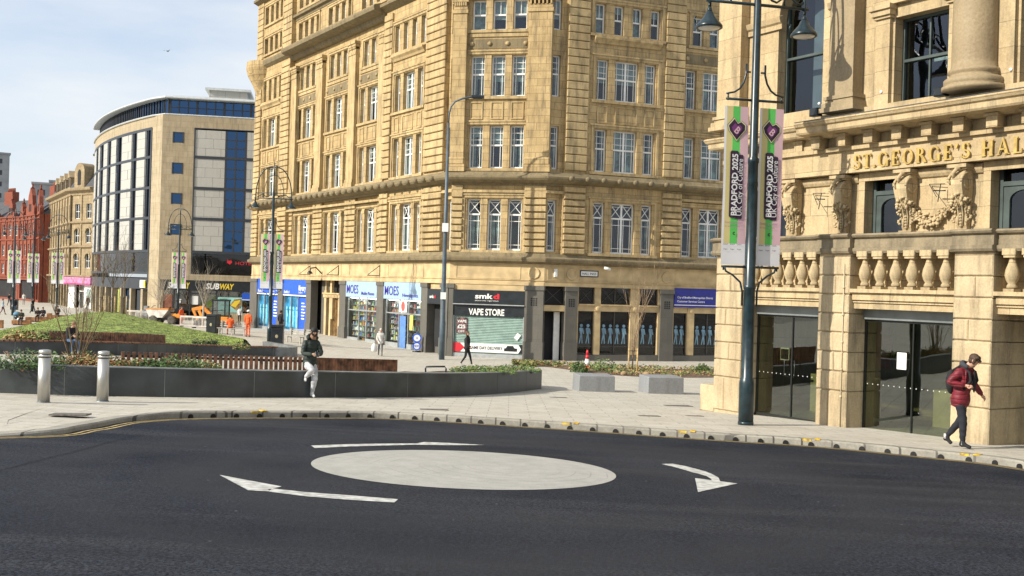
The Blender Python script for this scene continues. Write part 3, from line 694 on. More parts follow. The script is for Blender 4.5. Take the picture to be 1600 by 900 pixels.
# body behind the facades, roof
bd = MB(); q = [FL.w(-36.5,.8), FL.w(0,.9), FC.w(LC,.9), FR_.w(33.9,.9), FR_.w(33.9,26), FL.w(-36.5,26)]
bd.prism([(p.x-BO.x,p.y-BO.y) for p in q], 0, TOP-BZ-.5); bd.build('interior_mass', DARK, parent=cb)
bd = MB(); q = [FL.w(-36.5,.5), FL.w(0,.5), FC.w(LC,.5), FR_.w(34,.5), FR_.w(34,26), FL.w(-36.5,26)]
bd.prism([(p.x-BO.x,p.y-BO.y) for p in q], TOP-BZ-.5, TOP-BZ-.3); bd.build('roof', LEAD, parent=cb)
bd = MB(); a, b = FR_.w(34.0,.3), FR_.w(34.0,26); bd.add([(a.x-BO.x,a.y-BO.y,0),(b.x-BO.x,b.y-BO.y,0),(b.x-BO.x,b.y-BO.y,TOP-BZ),(a.x-BO.x,a.y-BO.y,TOP-BZ)],[(0,1,2,3)])
a, b = FL.w(-36.6,.3), FL.w(-36.6,26); bd.add([(a.x-BO.x,a.y-BO.y,0),(b.x-BO.x,b.y-BO.y,0),(b.x-BO.x,b.y-BO.y,TOP-BZ),(a.x-BO.x,a.y-BO.y,TOP-BZ)],[(0,1,2,3)]); bd.build('side_wall', SAND, parent=cb)

# --- ground floor: frieze, granite piers, shops
FB = M('plain_yellow_sandstone', (.52,.39,.21), .85, var=.15, sc=1.3, bump=.15)
def frieze(F, x0, x1, yf, panels, rounds=(), stays=()):
    m_ = MB(); m_.box(x0, x1, yf, yf+.6, 1.78, 3.2)
    m_.box(x0, x1, yf-.06, yf, 1.78, 1.98); m_.box(x0, x1, yf-.05, yf, 2.08, 2.13)
    for a, b in panels:
        m_.box(a, b, yf-.03, yf, 2.95, 3.0, 0); m_.box(a, a+.05, yf-.03, yf, 2.2, 2.95); m_.box(b-.05, b, yf-.03, yf, 2.2, 2.95); m_.box(a, b, yf-.03, yf, 2.15, 2.2)
    for x in rounds: m_.lathe([(.36,-.0),(.36,.05),(.28,.05),(.27,.02),(0,.02)], (0,0,0), 20, 0, True, Matrix.Translation((x, yf, 2.55)) @ Matrix.Rotation(PI/2,4,'X'))
    F.put(m_, 'frieze', FB)
frieze(FL, -36.5, 0.0, 0, [(-36,-29.5),(-28,-23),(-21.5,-16.5),(-15,-9.8),(-8.6,-3.4)])
frieze(FC, 0, LC, 0, [(.4,4.5)], (5.35,))
frieze(FR_, 0, 34, 0, [(.2,1.4),(2.35,7.8),(9,14),(16,21)], (1.82,8.4,15))
def gbox(F, x0, x1, y0, y1, z0, z1, mat, name): m_ = MB(); m_.box(x0,x1,y0,y1,z0,z1); return F.put(m_, name, mat)
def pier(F, x0, x1, vent=False):
    m_ = MB(); m_.box(x0, x1, -.10, .5, -2.95, 1.78); m_.box(x0-.05, x1+.05, -.16, .45, 1.50, 1.77); m_.box(x0-.04, x1+.04, -.15, .45, -2.95, -1.65)
    if vent:
        for i in range(3):
            for j in range(4): m_.box((x0+x1)/2-.2+i*.15, (x0+x1)/2-.1+i*.15, -.106, -.1, .55+j*.13, .64+j*.13, 1)
    F.put(m_, 'shop_pier', [GRAN, DARK])
for a, b in ((-36.5,-34.7),(-29.5,-28.3),(-23.1,-22.1),(-16.5,-15.4),(-10.1,-9.05),(-3.5,-2.65)): pier(FL, a, b)
pier(FL, -.9, .0); pier(FC, 0, .30); pier(FC, 4.82, LC, True)
pier(FR_, 1.42, 2.22, True); pier(FR_, 7.98, 8.88, True); pier(FR_, 14.5, 15.4); pier(FR_, 21, 22)
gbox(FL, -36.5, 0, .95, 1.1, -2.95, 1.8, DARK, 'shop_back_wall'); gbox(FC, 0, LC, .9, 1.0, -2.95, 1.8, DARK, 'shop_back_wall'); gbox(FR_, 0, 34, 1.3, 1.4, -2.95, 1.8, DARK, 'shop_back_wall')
ALU = M('grey_aluminium_frame', (.42,.44,.44), .4, metal=.5, var=.08)
BLUE = M('royal_blue_sign_panel', (.015,.10,.62), .35, var=.08)
BLUEG = M('printed_blue_window_film', (.03,.22,.42), .3, var=.5, sc=1.4)
CYAN = M('pale_cyan_figure', (.22,.62,.78), .5, var=.2)
def shop(F, x0, x1, label, dep=.35, zt=1.78):
    p = F.w(x0, 0); o = bpy.data.objects.new('shop_front', None); COL.objects.link(o); o.parent = cb; o.location = (p.x-BO.x, p.y-BO.y, 0); o.rotation_euler = (0,0,F.rz); o['label'] = label
    return o
def sub(mb_, name, mats, par): return mb_.build(name, mats, parent=par, loc=(0,0,-BZ))
def figures(m_, x0, x1, z0, h, n, y, mi):
    for i in range(n):
        c_ = x0+(x1-x0)*(i+.5)/n; s_ = h
        m_.lathe([(0,-.01),(.085*s_,-.01),(.085*s_,0.01),(0,.01)], (0,0,0), 10, mi, False, Matrix.Translation((c_, y, z0+h*.93)) @ Matrix.Rotation(PI/2,4,'X'))
        m_.prismy([(c_-.12*s_,z0+h*.78),(c_-.05*s_,z0+.83*h),(c_+.10*s_,z0+.80*h),(c_+.16*s_,z0+h*.5),(c_+.10*s_,z0+h*.5),(c_+.07*s_,z0+h*.66),(c_+.06*s_,z0+h*.42),(c_+.10*s_,z0),(c_+.03*s_,z0),(c_,z0+h*.36),(c_-.07*s_,z0),(c_-.13*s_,z0),(c_-.05*s_,z0+h*.45)][::-1], y-.01, y+.005, mi)
# blue branch windows on the left
for (a, b, tx) in ((-34.7,-29.5,'customer services'),(-28.3,-23.1,'advice centre')):
    w_ = b-a; s_ = shop(FL, a, b, 'shop front with plain blue fascia and blue window posters of people')
    m_ = MB(); m_.box(0, w_, -.06, .2, .55, 1.76, 0); m_.box(0, w_, -.065, -.055, .42, .52, 1)
    m_.text('Bradford', .25, -.07, .62, .24, 1, off=.01); m_.text('library', w_-1.7, -.07, .9, .42, 1, off=.02); m_.text('bradford', w_-1.7, -.07, .66, .17, 1)
    sub(m_, 'fascia_sign', [BLUE, WHITE], s_)
    g = MB(); g.box(0, w_, .16, .19, -2.4, .42, 0); figures(g, .1, w_*.58, -2.2, 1.7, 4, .15, 1); 
    g.box(w_*.62, w_-.1, .13, .16, -2.4, .3, 2); 
    for k in range(6): g.box(w_*.72, w_*.72+random.uniform(.6,1.1), .12, .13, -.2-.25*k, -.1-.25*k, 3)
    sub(g, 'window_poster', [BLUEG, CYAN, BLUE, WHITE], s_)
    f = MB()
    for x in (0, w_*.3, w_*.6, w_-.08): f.box(x, x+.08, .04, .16, -2.4, .42)
    f.box(0, w_, .04, .3, -2.95, -2.4); sub(f, 'shop_window_frame', ALU, s_)
# recessed stone doorway
s_ = shop(FL, -22.1, -16.5, 'deep stone doorway with brown timber door')
m_ = MB(); m_.box(.2,1.9,.75,.9,-2.95,1.78,1); m_.box(1.9,2.3,.25,.6,-2.95,1.0,0); m_.box(4.9,5.5,.25,.6,-2.95,1.78,0); m_.box(3.2,3.5,.25,.6,-1.2,.55,0); m_.box(1.85,4.95,.18,.6,.45,.72,0); m_.box(1.8,5.0,.1,.6,.72,.82,0)
m_.box(2.9,3.2,.25,.55,-2.95,.45,0); m_.box(4.6,4.9,.25,.55,-2.95,.45,0); m_.box(1.95,2.15,.3,.5,.82,1.78,0); m_.box(2.9,3.2,.3,.5,.82,1.78,0)
for k in range(9): m_.box(2.3+.28*k, 2.43+.28*k, .14, .18, .5, .66, 0)
sub(m_, 'door_surround', [FB, GRAN], s_)
m_ = MB(); m_.box(3.2,4.6,.48,.56,-2.95,.45,0)
for z in (-2.6,-1.3,-.4): m_.box(3.35,3.85,.45,.48,z,z+.75,0); m_.box(3.95,4.45,.45,.48,z,z+.75,0)
sub(m_, 'door', M('brown_varnished_door', (.17,.095,.03), .45, var=.25, sc=4), s_)
# phone shop and newsagent
PALE = M('pale_blue_sign_panel', (.33,.47,.62), .4, var=.05); NAVY = M('blue_purple_lettering', (.035,.02,.30), .4, var=0); RED = M('red_sign_vinyl', (.60,.02,.035), .4, var=.05)
goods = [M('goods_%d' % i, c, .5, var=.1) for i, c in enumerate([(.7,.7,.68),(.5,.1,.08),(.1,.22,.5),(.65,.55,.12),(.08,.3,.14),(.4,.4,.42),(.03,.03,.035),(.55,.3,.12)])]
def shelfstock(g, x0, x1, z0, z1, y, rows_, seed):
    r = random.Random(seed)
    for j in range(rows_):
        z = z0+(z1-z0)*j/rows_; x = x0; g.box(x0, x1, y-.05, y+.25, z-.03, z, 8)
        while x < x1-.1:
            w_ = r.uniform(.06,.22); h = r.uniform(.35,.85)*(z1-z0)/rows_; g.box(x, min(x+w_,x1), y+r.uniform(0,.06), y+.15, z, z+h, r.randrange(8)); x += w_ + r.uniform(.0,.06)
for (a, b, t2, door, col2) in ((-15.4,-10.1,'Mobile Phones', .42, 0),(-9.05,-3.5,'Newsagents', .40, 1)):
    w_ = b-a; s_ = shop(FL, a, b, 'MOES shop front with pale blue fascia, '+('phone accessories behind the glass' if not col2 else 'drinks fridge and posters in the window'))
    m_ = MB(); m_.box(0, w_, -.08, .2, .62, 1.76, 0)
    m_.text('MOES', .2, -.1, .88, .62, 1, w=w_*.38, off=.006); m_.text(t2, w_*.52, -.1, .80, .23, 1, w=w_*.40, off=.012)
    sub(m_, 'fascia_sign', [PALE, NAVY], s_)
    f = MB()
    for x in (0, w_*.36, w_*.60, w_-.08): f.box(x, x+.08, .12, .22, -2.9, .62)
    f.box(.08, w_-.08, .121, .219, -.38, -.30); f.box(.08, w_*.36, .08, .22, -2.95, -2.35); f.box(w_*.6, w_-.08, .08, .22, -2.95, -2.35)
    sub(f, 'shop_window_frame', ALU, s_)
    g = MB(); g.box(.08, w_-.08, .165, .175, -2.35, .62); sub(g, 'shop_glazing', GLASSP, s_)
    g = MB(); g.box(.1, w_-.1, .30, .42, .52, .56); sub(g, 'added_fill_strip', M('goods_fill_glow', (1,.97,.9), .5, var=0, emit=9), s_)  # glowing strip added to brighten the shelf goods, not a known fitting
    g = MB(); g.box(.1, w_*.35, .75, .8, -2.3, .5, 0); g.box(w_*.61, w_-.1, .75, .8, -2.3, .5, 0)
    shelfstock(g, .15, w_*.34, -2.2, .45, .50, 7, a); shelfstock(g, w_*.62, w_-.15, -2.2, .45, .50, 7, b); shelfstock(g, w_*.38, w_*.58, -2.6, .5, .4, 8, 3)
    if col2:
        g.box(w_*.40, w_*.56, .1, .12, -2.9, -.5, 2); g.box(w_*.38, w_*.58, .1, .115, -.25, .55, 0); g.ell((w_*.48,.1,.15),(.28,.02,.34), 12, 8, 1); g.box(w_*.66, w_*.75, .1, .12, -1.4,-.4, 3)
    sub(g, 'shelf_goods', goods+[ALU], s_)
# black doorway with small sign
s_ = shop(FL, -2.65, -.9, 'narrow black doorway under a small smkd sign')
m_ = MB(); m_.box(0,1.75,-.1,.2,.45,1.4,0); m_.text('smk', .35, -.12, .82, .2, 1, w=.55, off=.02); m_.text('d', .93, -.12, .82, .2, 2, w=.2, off=.03); sub(m_, 'fascia_sign', [BLACKM, WHITE, RED], s_)
m_ = MB(); m_.box(0,1.75,.45,.5,-2.95,.45,0); m_.box(.3,1.5,.42,.45,-2.9,-2.3,1); m_.box(0,1.75,.1,.5,1.4,1.77,2); sub(m_, 'door', [DARK, GRAN, FB], s_)
# vape shop
s_ = shop(FC, .30, 4.82, 'vape shop front with black fascia and its pale green roller shutter down')
m_ = MB(); w_ = 4.52
m_.box(0, w_, -.12, .2, .58, 1.42, 0); m_.box(0, w_, -.02, .2, 1.42, 1.78, 3)
m_.text('smk', w_*.31, -.14, .90, .30, 1, w=w_*.25, off=.03); m_.text('d', w_*.565, -.14, .90, .30, 2, w=w_*.085, off=.045)
m_.text('electronic cigarettes', w_*.31, -.14, .74, .08, 1, w=w_*.33)
sub(m_, 'fascia_sign', [BLACKM, WHITE, RED, FB], s_)
m_ = MB(); m_.box(0, w_, -.02, .2, -.18, .50, 0); m_.text('VAPE STORE', w_*.22, -.035, -.12, .38, 1, w=w_*.50, off=.03); m_.box(0, w_, -.18, .1, .50, .56, 2); sub(m_, 'shutter_box_sign', [BLACKM, WHITE, ALU], s_)
SHUT = M('pale_green_roller_shutter', (.27,.38,.34), .5, metal=.2, var=.1)
m_ = MB(); z = -2.5
while z < -.18: m_.sweep([(.1,.12),(w_-.1,.12)], [(0,z),(.035,z+.02),(.045,z+.05),(.035,z+.08),(0,z+.1)]); z += .1
sub(m_, 'roller_shutter', SHUT, s_)
PINK = M('red_white_poster', (.16,.07,.07), .5, var=.5, sc=6)
m_ = MB(); m_.box(.24, .90, .02, .06, -1.28, -.32, 0); m_.text('VAPE', .28, .01, -.62, .16, 1, w=.58, off=.02); m_.text('£25', .3, .01, -.98, .22, 1, w=.5, off=.03); m_.text('OFF', .34, .01, -1.24, .14, 1, w=.4)
m_.box(.06, w_-.06, .0, .05, -2.42, -1.88, 2); m_.prismy([(.06,-2.42),(.5,-2.42),(.78,-2.15),(.5,-1.88),(.06,-1.88)][::1], -.012, -.0, 4)
m_.text('SAME DAY DELIVERY', 1.15, -.012, -2.24, .19, 3, w=2.05, off=.012)
m_.prismy([(3.3,-2.3),(4.1,-2.3),(4.12,-2.12),(3.95,-2.1),(3.86,-1.96),(3.5,-1.96),(3.42,-2.1),(3.3,-2.13)], -.014, 0, 3); m_.prismy([(4.2,-2.42),(4.46,-2.42),(4.46,-1.88),(4.2,-1.88),(4.36,-2.15)], -.013, 0, 3)
m_.prismy([(3.9,-1.45),(4.1,-1.62),(4.34,-1.3),(4.12,-1.14)], .0, .05, 2)
sub(m_, 'window_poster', [PINK, WHITE, WHITE, BLACKM, RED], s_)
m_ = MB(); m_.box(0, w_, -.04, .3, -2.95, -2.5); m_.box(0,.08,-.01,.2,-2.5,-.18); m_.box(w_-.08,w_,-.01,.2,-2.5,-.18); sub(m_, 'shop_window_frame', ALU, s_)
# right side: door recess, civic windows
XL = MB()
def xlat(m_, x0, x1, z0, z1, y, mi):
    for s2 in (1,-1):
        za, zb = (z0,z1) if s2 > 0 else (z1,z0); dx, dz = x1-x0, zb-za; ln = math.hypot(dx,dz); nx, nz_ = -dz/ln*.018, dx/ln*.018
        P = [(x0-nx,za-nz_),(x1-nx,zb-nz_),(x1+nx,zb+nz_),(x0+nx,za+nz_)]
        m_.prismy(P if s2 > 0 else P[::-1], y-.02-.003*s2, y, mi)
BRON = M('dark_bronze_frame', (.05,.045,.04), .5, var=.1)
s_ = shop(FR_, .0, 1.42, 'recessed dark doorway with one white panel')
m_ = MB(); m_.box(0,1.42,.05,.3,.25,.62,1); m_.box(0,1.42,.3,.33,.62,1.78,0); xlat(m_, .05,1.37,.65,1.75,.29,2); m_.box(.1,.85,.75,.8,-2.9,.25,0); m_.box(.9,1.28,.45,.55,-2.8,.2,3); sub(m_, 'door', [DARK, FB, BRON, WHITE], s_)
BLUED = M('printed_dark_blue_window_film', (.012,.05,.10), .25, var=.5, sc=2.); FIG = M('pale_blue_figure', (.17,.30,.40), .5, var=.2)
def civic(x0, x1, lights, sign=None, label='', muls=()):
    s_ = shop(FR_, x0, x1, label)
    w_ = x1-x0; f = MB()
    xs = [0]
    for a, b in lights: f.box(xs[-1], a-x0, .05, .5, -2.4, 1.78, 0); xs.append(b-x0)
    f.box(xs[-1], w_, .05, .5, -2.4, 1.78, 0)
    for a, b in lights: f.box(a-x0, b-x0, .06, .45, .30, .74, 0); f.box(a-x0, b-x0, -.02, .06, .66, .74, 0)
    for a, b in muls: f.box(a-x0, b-x0, .0, .2, .32, .62, 0); f.ell(((a+b)/2-x0,-.02,.46),(.16,.05,.16),12,8,0)
    f.box(0, w_, .0, .5, -2.95, -2.42, 1)
    sub(f, 'stone_window_surround', [FB, GRAN], s_)
    g = MB(); 
    for a, b in lights:
        a -= x0; b -= x0
        g.box(a, b, .26, .27, -2.42, .3, 0); g.box(a, b, .26, .27, .74, 1.78, 0)
    sub(g, 'shop_glazing', GLASSN, s_)
    g = MB()
    for a, b in lights:
        a -= x0; b -= x0
        for x in (a, b-.06): g.box(x, x+.06, .2, .3, -2.42, .3, 0); g.box(x, x+.06, .2, .3, .74, 1.78, 0)
        if b-a > 1.5: g.box((a+b)/2-.04,(a+b)/2+.04,.2,.3,-2.42,.3,0); g.box((a+b)/2-.03,(a+b)/2+.03,.2,.3,.74,1.78,0); xlat(g, a+.06, (a+b)/2, .78, 1.74, .24, 0); xlat(g, (a+b)/2, b-.06, .78, 1.74, .24, 0)
        else: xlat(g, a+.06, b-.06, .78, 1.74, .24, 0)
        g.box(a+.06, b-.06, .21, .28, -1.92, -1.87, 0); g.box(a+.06,b-.06,.2,.29,-2.42,-2.36,0)
    sub(g, 'shop_window_frame', BRON, s_)
    g = MB()
    for a, b in lights:
        a -= x0; b -= x0; g.box(a+.06, b-.06, .3, .31, -1.85, -.55, 0)
        k = 4 if b-a > 1.5 else 2
        figures(g, a+.1, b-.1, -1.72, 1.2, k, .25, 1)
        g.box(a+.2, a+.6, .3,.32,-2.25,-2.0,1)
    sub(g, 'window_poster', [BLUED, FIG], s_)
    if sign:
        g = MB(); g.box(sign[0]-x0, sign[1]-x0, -.1, .02, .68, 1.9, 0); g.box(sign[0]-x0, sign[1]-x0, -.105, -.1, .80, .84, 1)
        g.text('City of Bradford Metropolitan District', sign[0]-x0+.2, -.11, 1.25, .13, 1, w=2.6, off=.008); g.text('Customer Services Centre', sign[0]-x0+.2, -.11, 1.0, .13, 1, w=2.0, off=.008)
        sub(g, 'fascia_sign', [M('dark_blue_sign', (.015,.02,.22), .4, var=.1), WHITE], s_)
civic(2.22, 7.98, [(2.35,3.44),(3.86,5.92),(6.55,7.86)], None, 'civic office windows with blue figures behind crossed transoms', [(3.44,3.86),(5.92,6.55)])
civic(8.88, 14.5, [(9.0,10.0),(10.5,12.6),(13.1,14.3)], (8.95,14.4), 'civic office windows under a dark blue council sign', [(10.0,10.5),(12.6,13.1)])
civic(15.4, 21.0, [(15.6,16.7),(17.2,19.2),(19.7,20.8)], None, 'far civic office windows with blue figures')
# small fittings on the frieze
m_ = MB(); m_.box(2.35,3.6,-.045,-.02,2.42,2.82,0); m_.box(2.42,3.53,-.05,-.045,2.48,2.76,1); m_.text('HALL INGS', 2.5, -.055, 2.54, .15, 0, w=.95, off=.01); FR_.put(m_, 'street_name_plate', [BLACKM, WHITE])
m_ = MB(); m_.rbox(.62,.82,-.14,0,2.35,2.85,.03,0); FR_.put(m_, 'wall_light', WHITE)
m_ = MB(); m_.tube([(4.05,0,2.95),(4.0,-.25,3.0)], .04, 8); m_.tube([(3.85,-.3,3.02),(4.25,-.4,2.92)], .09, 10); FR_.put(m_, 'security_camera', WHITE)
for x in (-30.2,-22.6,-17.0,-9.9):
    m_ = MB(); m_.tube([(x,-.02,2.2),(x,-.02,2.95)], .03, 6); m_.tube([(x,-.02,2.9),(x,-.9,2.25)], .025, 6); m_.tube([(x,-.02,2.2),(x,-.95,2.2)], .03, 6); FL.put(m_, 'sign_bracket', BLACKM)
m_ = MB(); m_.tube([(-20.2,-.02,2.3),(-20.2,-.5,2.75),(-20.2,-.9,2.7),(-20.2,-1.0,2.5)], .05, 8); m_.lathe([(.05,0),(.2,-.15),(.22,-.25)], (-20.2,-1.0,2.5), 12); FL.put(m_, 'wall_lamp', BLACKM)
# ------------------------------------------------------------ St George's Hall, the pale concert hall on the right
SP = Vector((7.37, 23.1)); DS = Vector((.53, -.848)).normalized(); HZ = -1.30
hall = empty('concert_hall', (SP.x, SP.y, HZ), "ornate pale stone concert hall with balustrade and gold ST. GEORGE'S HALL lettering", 'hall')
HO = Vector((SP.x, SP.y, HZ)); FS = Fr(SP, DS, hall, HO)
X0, X1 = -4.4, 16.5
piers = [(-4.2,-3.27),(-.86,-.0),(2.58,3.43),(6.02,6.88),(9.45,10.3),(12.9,13.75),(15.6,16.5)]
def blockpier(mb_, x0, x1, yf, yb, zb, courses, b=.022):
    z = zb
    for i, h in enumerate(courses):
        g = .012
        if i % 2 == 0: xm = x0+(x1-x0)*(.40 if i % 4 == 0 else .55); mb_.rbox(x0, xm-.004, yf, yb, z+g, z+h-g, b); mb_.rbox(xm+.004, x1, yf, yb, z+g, z+h-g, b)
        else: mb_.rbox(x0, x1, yf-.004, yb, z+g, z+h-g, b)
        z += h
    mb_.box(x0+.03, x1-.03, yf+.04, yb, zb-.5, z)
CO = [.84,.43,.43,.43,.42,.42,.42,.42]
for i, (a, b) in enumerate(piers):
    m_ = MB(); blockpier(m_, a, b, 0, .55, HZ, CO)
    for k in range(8):                     # coursed side faces of the recess
        z = HZ + sum(CO[:k]); h = CO[k]; dd = 1.9 if i >= 2 else .95
        m_.box(a+.01, b-.01, .55, dd, z+.0, z+h-.02)
        xs = [.56, .56+(dd-.56)*(.45 if k % 2 else .8), dd]
        for y0, y1 in zip(xs, xs[1:]):
            for sx, xx in ((1, b-.012),(-1, a+.012)):
                T = Matrix.Translation((xx, 0, 0)) @ Matrix.Rotation(PI/2*sx, 4, 'Z')
                # block faces turned to the side
                if sx > 0: m_.rbox(y0+.006, y1-.006, -.014, .03, z+.012, z+h-.012, .012, 0, T)
                else: m_.rbox(-y1+.006, -y0-.006, -.014, .03, z+.012, z+h-.012, .012, 0, T)
    m_.box(a-.0, b+.0, .02, .9, HZ+sum(CO)-.0, 2.57)
    FS.put(m_, 'rusticated_pier', SG_B)
m_ = MB(); m_.tube([(-.13,-.02,HZ+.05),(-.13,-.02,2.35)], .012, 6)
for z in (-.6,0,.6,1.2,1.8): m_.lathe([(.02,0),(.028,.02),(.02,.05)], (-.13,-.02,z), 8)
FS.put(m_, 'wall_cable', M('pale_cable', (.5,.42,.28), .6, var=.1))
def fsweep(x0, x1, yf, prof, mat, name, m2=None):
    m_ = m2 or MB(); m_.sweep([(x0,yf),(x1,yf)], prof)
    return m_ if m2 else FS.put(m_, name, mat)
# bays: ledge, balusters, lintel, doors
HGLASS = glassmat('hall_door_glass', (.66,.70,.60), .15, .012, .010, (.85,.90,.88))
BALP = [(.085,0),(.10,.03),(.085,.07),(.07,.09),(.11,.16),(.135,.25),(.12,.36),(.075,.48),(.055,.56),(.06,.60),(.085,.62),(.085,.66),(.07,.68),(.10,.71)]
bm0 = MB(); bm0.box(-.11,.11,-.11,.11,-.06,.0); bm0.lathe([(r*1.0, z) for r, z in BALP], (0,0,0), 14); bm0.box(-.14,.14,-.13,.13,.64,.76); bm0.box(-.12,.12,-.11,.11,.59,.64)
BAL = bm0.build('baluster', SG_A); BALM = BAL.data; bpy.data.objects.remove(BAL)
NOTE = M('paper_notice', (.75,.75,.72), .8, var=.03)
GTINT = M('door_edge_metal', (.03,.032,.03), .35, metal=.4, var=.1)
INT = M('hall_interior_wall', (.20,.16,.08), .9, var=.3, sc=.9); INTF = M('hall_interior_floor', (.16,.17,.17), .3, var=.2); INTB = M('yellow_panelled_counter', (.55,.48,.27), .6, var=.15, sc=2); RINT = M('red_interior_panel', (.3,.05,.02), .6, var=.2)
for bi, (a, b) in enumerate(zip([p[1] for p in piers[:-1]], [p[0] for p in piers[1:]])):
    dp = .58 if bi < 2 else 1.5
    n_ = 6; w_ = b-a
    for k in range(n_): FS.putm(BALM, 'baluster', a + w_*(k+.72)/(n_+.44), .16, 1.86)
    m_ = MB(); m_.box(a-.02, b+.02, .02, .66, 1.72, 1.80); m_.box(a, b, .10, .66, 1.56, 1.72); m_.box(a, b, .16, .66, 1.37, 1.56); m_.box(a, b, .125, .2, 1.50, 1.53)
    m_.box(a, b, .45, .70, 1.80, 2.57); FS.put(m_, 'stone_lintel', SG_A)
    m_ = MB(); m_.box(a, b, dp-.10, dp+.2, 1.14, 1.37 if dp < 1 else 1.72); FS.put(m_, 'steel_lintel', M('grey_steel_lintel', (.20,.22,.22), .45, metal=.3, var=.12))
    g = MB(); g.box(a, b, dp-.008, dp+.008, HZ-.1, 1.14); o = FS.put(g, 'glass_door', HGLASS)
    f = MB(); cx = a+w_*(.48 if bi == 0 else .49)
    for x, t in ((a,.045),(cx-.015,.03),(b-.045,.045)): f.box(x, x+t, dp-.03, dp+.03, HZ-.1, 1.14)
    f.box(a, b, dp-.03, dp+.03, 1.09, 1.135); f.box(a, b, dp-.028, dp+.028, HZ-.1, HZ+.02)
    FSo = FS.put(f, 'door_frame', GTINT)
    h = MB()
    if bi == 0:
        for s_ in (-1,1): h.tube([(cx+s_*.05,dp-.02,.05),(cx+s_*.16,dp-.10,.08),(cx+s_*.16,dp-.10,-.3),(cx+s_*.05,dp-.02,-.33)], .013, 6)
        FS.put(h, 'door_handle', GTINT)
    if bi < 2:
        dots = MB()
        for k in range(int(w_/.14)): dots.lathe([(.011,-.001),(0,-.0012)], (0,0,0), 8, 0, False, Matrix.Translation((a+.1+.14*k, dp-.012, -.28)) @ Matrix.Rotation(PI/2,4,'X'))
        FS.put(dots, 'door_dots', NOTE)
    if bi == 1:
        nn = MB(); nn.box(.86, 1.10, dp-.016, dp-.010, .10, .46); FS.put(nn, 'paper_notice', NOTE)
    if bi == 0:
        nn = MB(); nn.box(cx-.42, cx-.14, dp+.03, dp+.05, .05, .35); nn.box(cx-.40, cx-.16, dp+.02, dp+.03, .08, .32, 1); FS.put(nn, 'framed_notice', [NOTE, GTINT])
# interior room
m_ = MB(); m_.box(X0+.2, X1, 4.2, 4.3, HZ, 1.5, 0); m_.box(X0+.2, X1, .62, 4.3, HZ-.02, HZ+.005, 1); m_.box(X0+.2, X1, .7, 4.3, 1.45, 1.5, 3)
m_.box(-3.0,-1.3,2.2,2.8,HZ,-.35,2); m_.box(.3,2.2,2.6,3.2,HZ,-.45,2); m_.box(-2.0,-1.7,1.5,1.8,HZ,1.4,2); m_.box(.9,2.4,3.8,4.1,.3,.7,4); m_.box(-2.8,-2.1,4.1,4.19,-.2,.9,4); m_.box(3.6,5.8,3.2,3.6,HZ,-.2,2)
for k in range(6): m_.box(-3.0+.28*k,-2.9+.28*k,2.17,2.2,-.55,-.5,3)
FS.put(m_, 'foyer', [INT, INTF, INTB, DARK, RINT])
# weathered ledge stepping forward over each pier
LEDP = [(-.5,2.57),(.02,2.57),(.05,2.62),(.05,2.68),(.0,2.70),(.0,2.90),(.07,2.92),(.10,2.96),(.06,3.0),(-.5,3.02)]
m_ = MB()
prev = X0-.05
for i, (a, b) in enumerate(piers):
    if a-.03 > prev: m_.sweep([(prev+.002, .08),(a-.032, .08)], LEDP)
    m_.sweep([(a-.03, -.05),(b+.03, -.05)], [(n, z+.003) for n, z in LEDP]); prev = b+.03
FS.put(m_, 'balcony_ledge', SG_C)
# first floor wall with doors onto the balcony
wins = [(-3.6,-2.42),(-.12,.98),(2.95,4.05),(6.1,7.2),(9.3,10.4),(12.6,13.7)]
m_ = MB(); ops = [(a,b,3.0,4.33) for a,b in wins]
wall(m_, X0, X1, 3.0, 4.40, ops, .62, 1.1)
FS.put(m_, 'wall', SG_A)
for a, b in wins:
    m_ = MB(); m_.box(a-.16, a, .56, .62, 3.0, 4.2); m_.box(b, b+.16, .56, .62, 3.0, 4.2); m_.box(a-.16, b+.16, .55, .62, 4.2, 4.38); FS.put(m_, 'door_surround', SG_A)
for a, b in ((-2.42,-.12),(.98,2.95),(4.05,6.1)):
    m_ = MB(); m_.sweep([(a+.17,.62),(b-.17,.62)], [(0,4.16),(.05,4.18),(.09,4.24),(.11,4.30),(.06,4.36),(0,4.38)]); FS.put(m_, 'wall_moulding', SG_A)
DG = M('grey_green_painted_timber', (.055,.075,.07), .5, var=.15)
for a, b in wins:
    g = MB(); g.box(a, b, .90, .91, 3.0, 4.33); o = FS.put(g, 'balcony_window', GLASS)
    f = MB(); w_ = b-a
    for x, t in ((a,.09),(a+w_*.0+.09,.0),(b-.09,.09)): f.box(x, x+t, .84, .98, 3.0, 4.33)
    f.box(a+.09, b-.09, .83, .96, 3.90, 3.99); f.box(a+.09,b-.09,.85,.95,4.25,4.33)
    # arched leaf: fill the corners over a round arch
    cx = (a+b)/2; r = w_/2-.22; pts = [(a+.09,3.0),(a+.22,3.0),(a+.22,3.62)] + [(cx-r*math.cos(t*PI/10), 3.62+.20*math.sin(t*PI/10)) for t in range(1,10)] + [(b-.22,3.62),(b-.22,3.0),(b-.09,3.0),(b-.09,3.90),(a+.09,3.90)]
    # split into quads to keep it simple
    arc = [(cx-r*math.cos(t*PI/10), 3.62+.20*math.sin(t*PI/10)) for t in range(11)]
    for p, q in zip(arc, arc[1:]): f.prismy([(p[0],p[1]),(q[0],q[1]),(q[0],3.9),(p[0],3.9)], .86, .95)
    f.box(a+.09, a+.22, .86, .95, 3.0, 3.9); f.box(b-.22, b-.09, .86, .95, 3.0, 3.9)
    me_ = bpy.data.meshes.new('window_frame'); me_.from_pydata(f.v, [], f.f); me_.materials.append(DG); me_.update()
    inst('window_frame', me_, o)
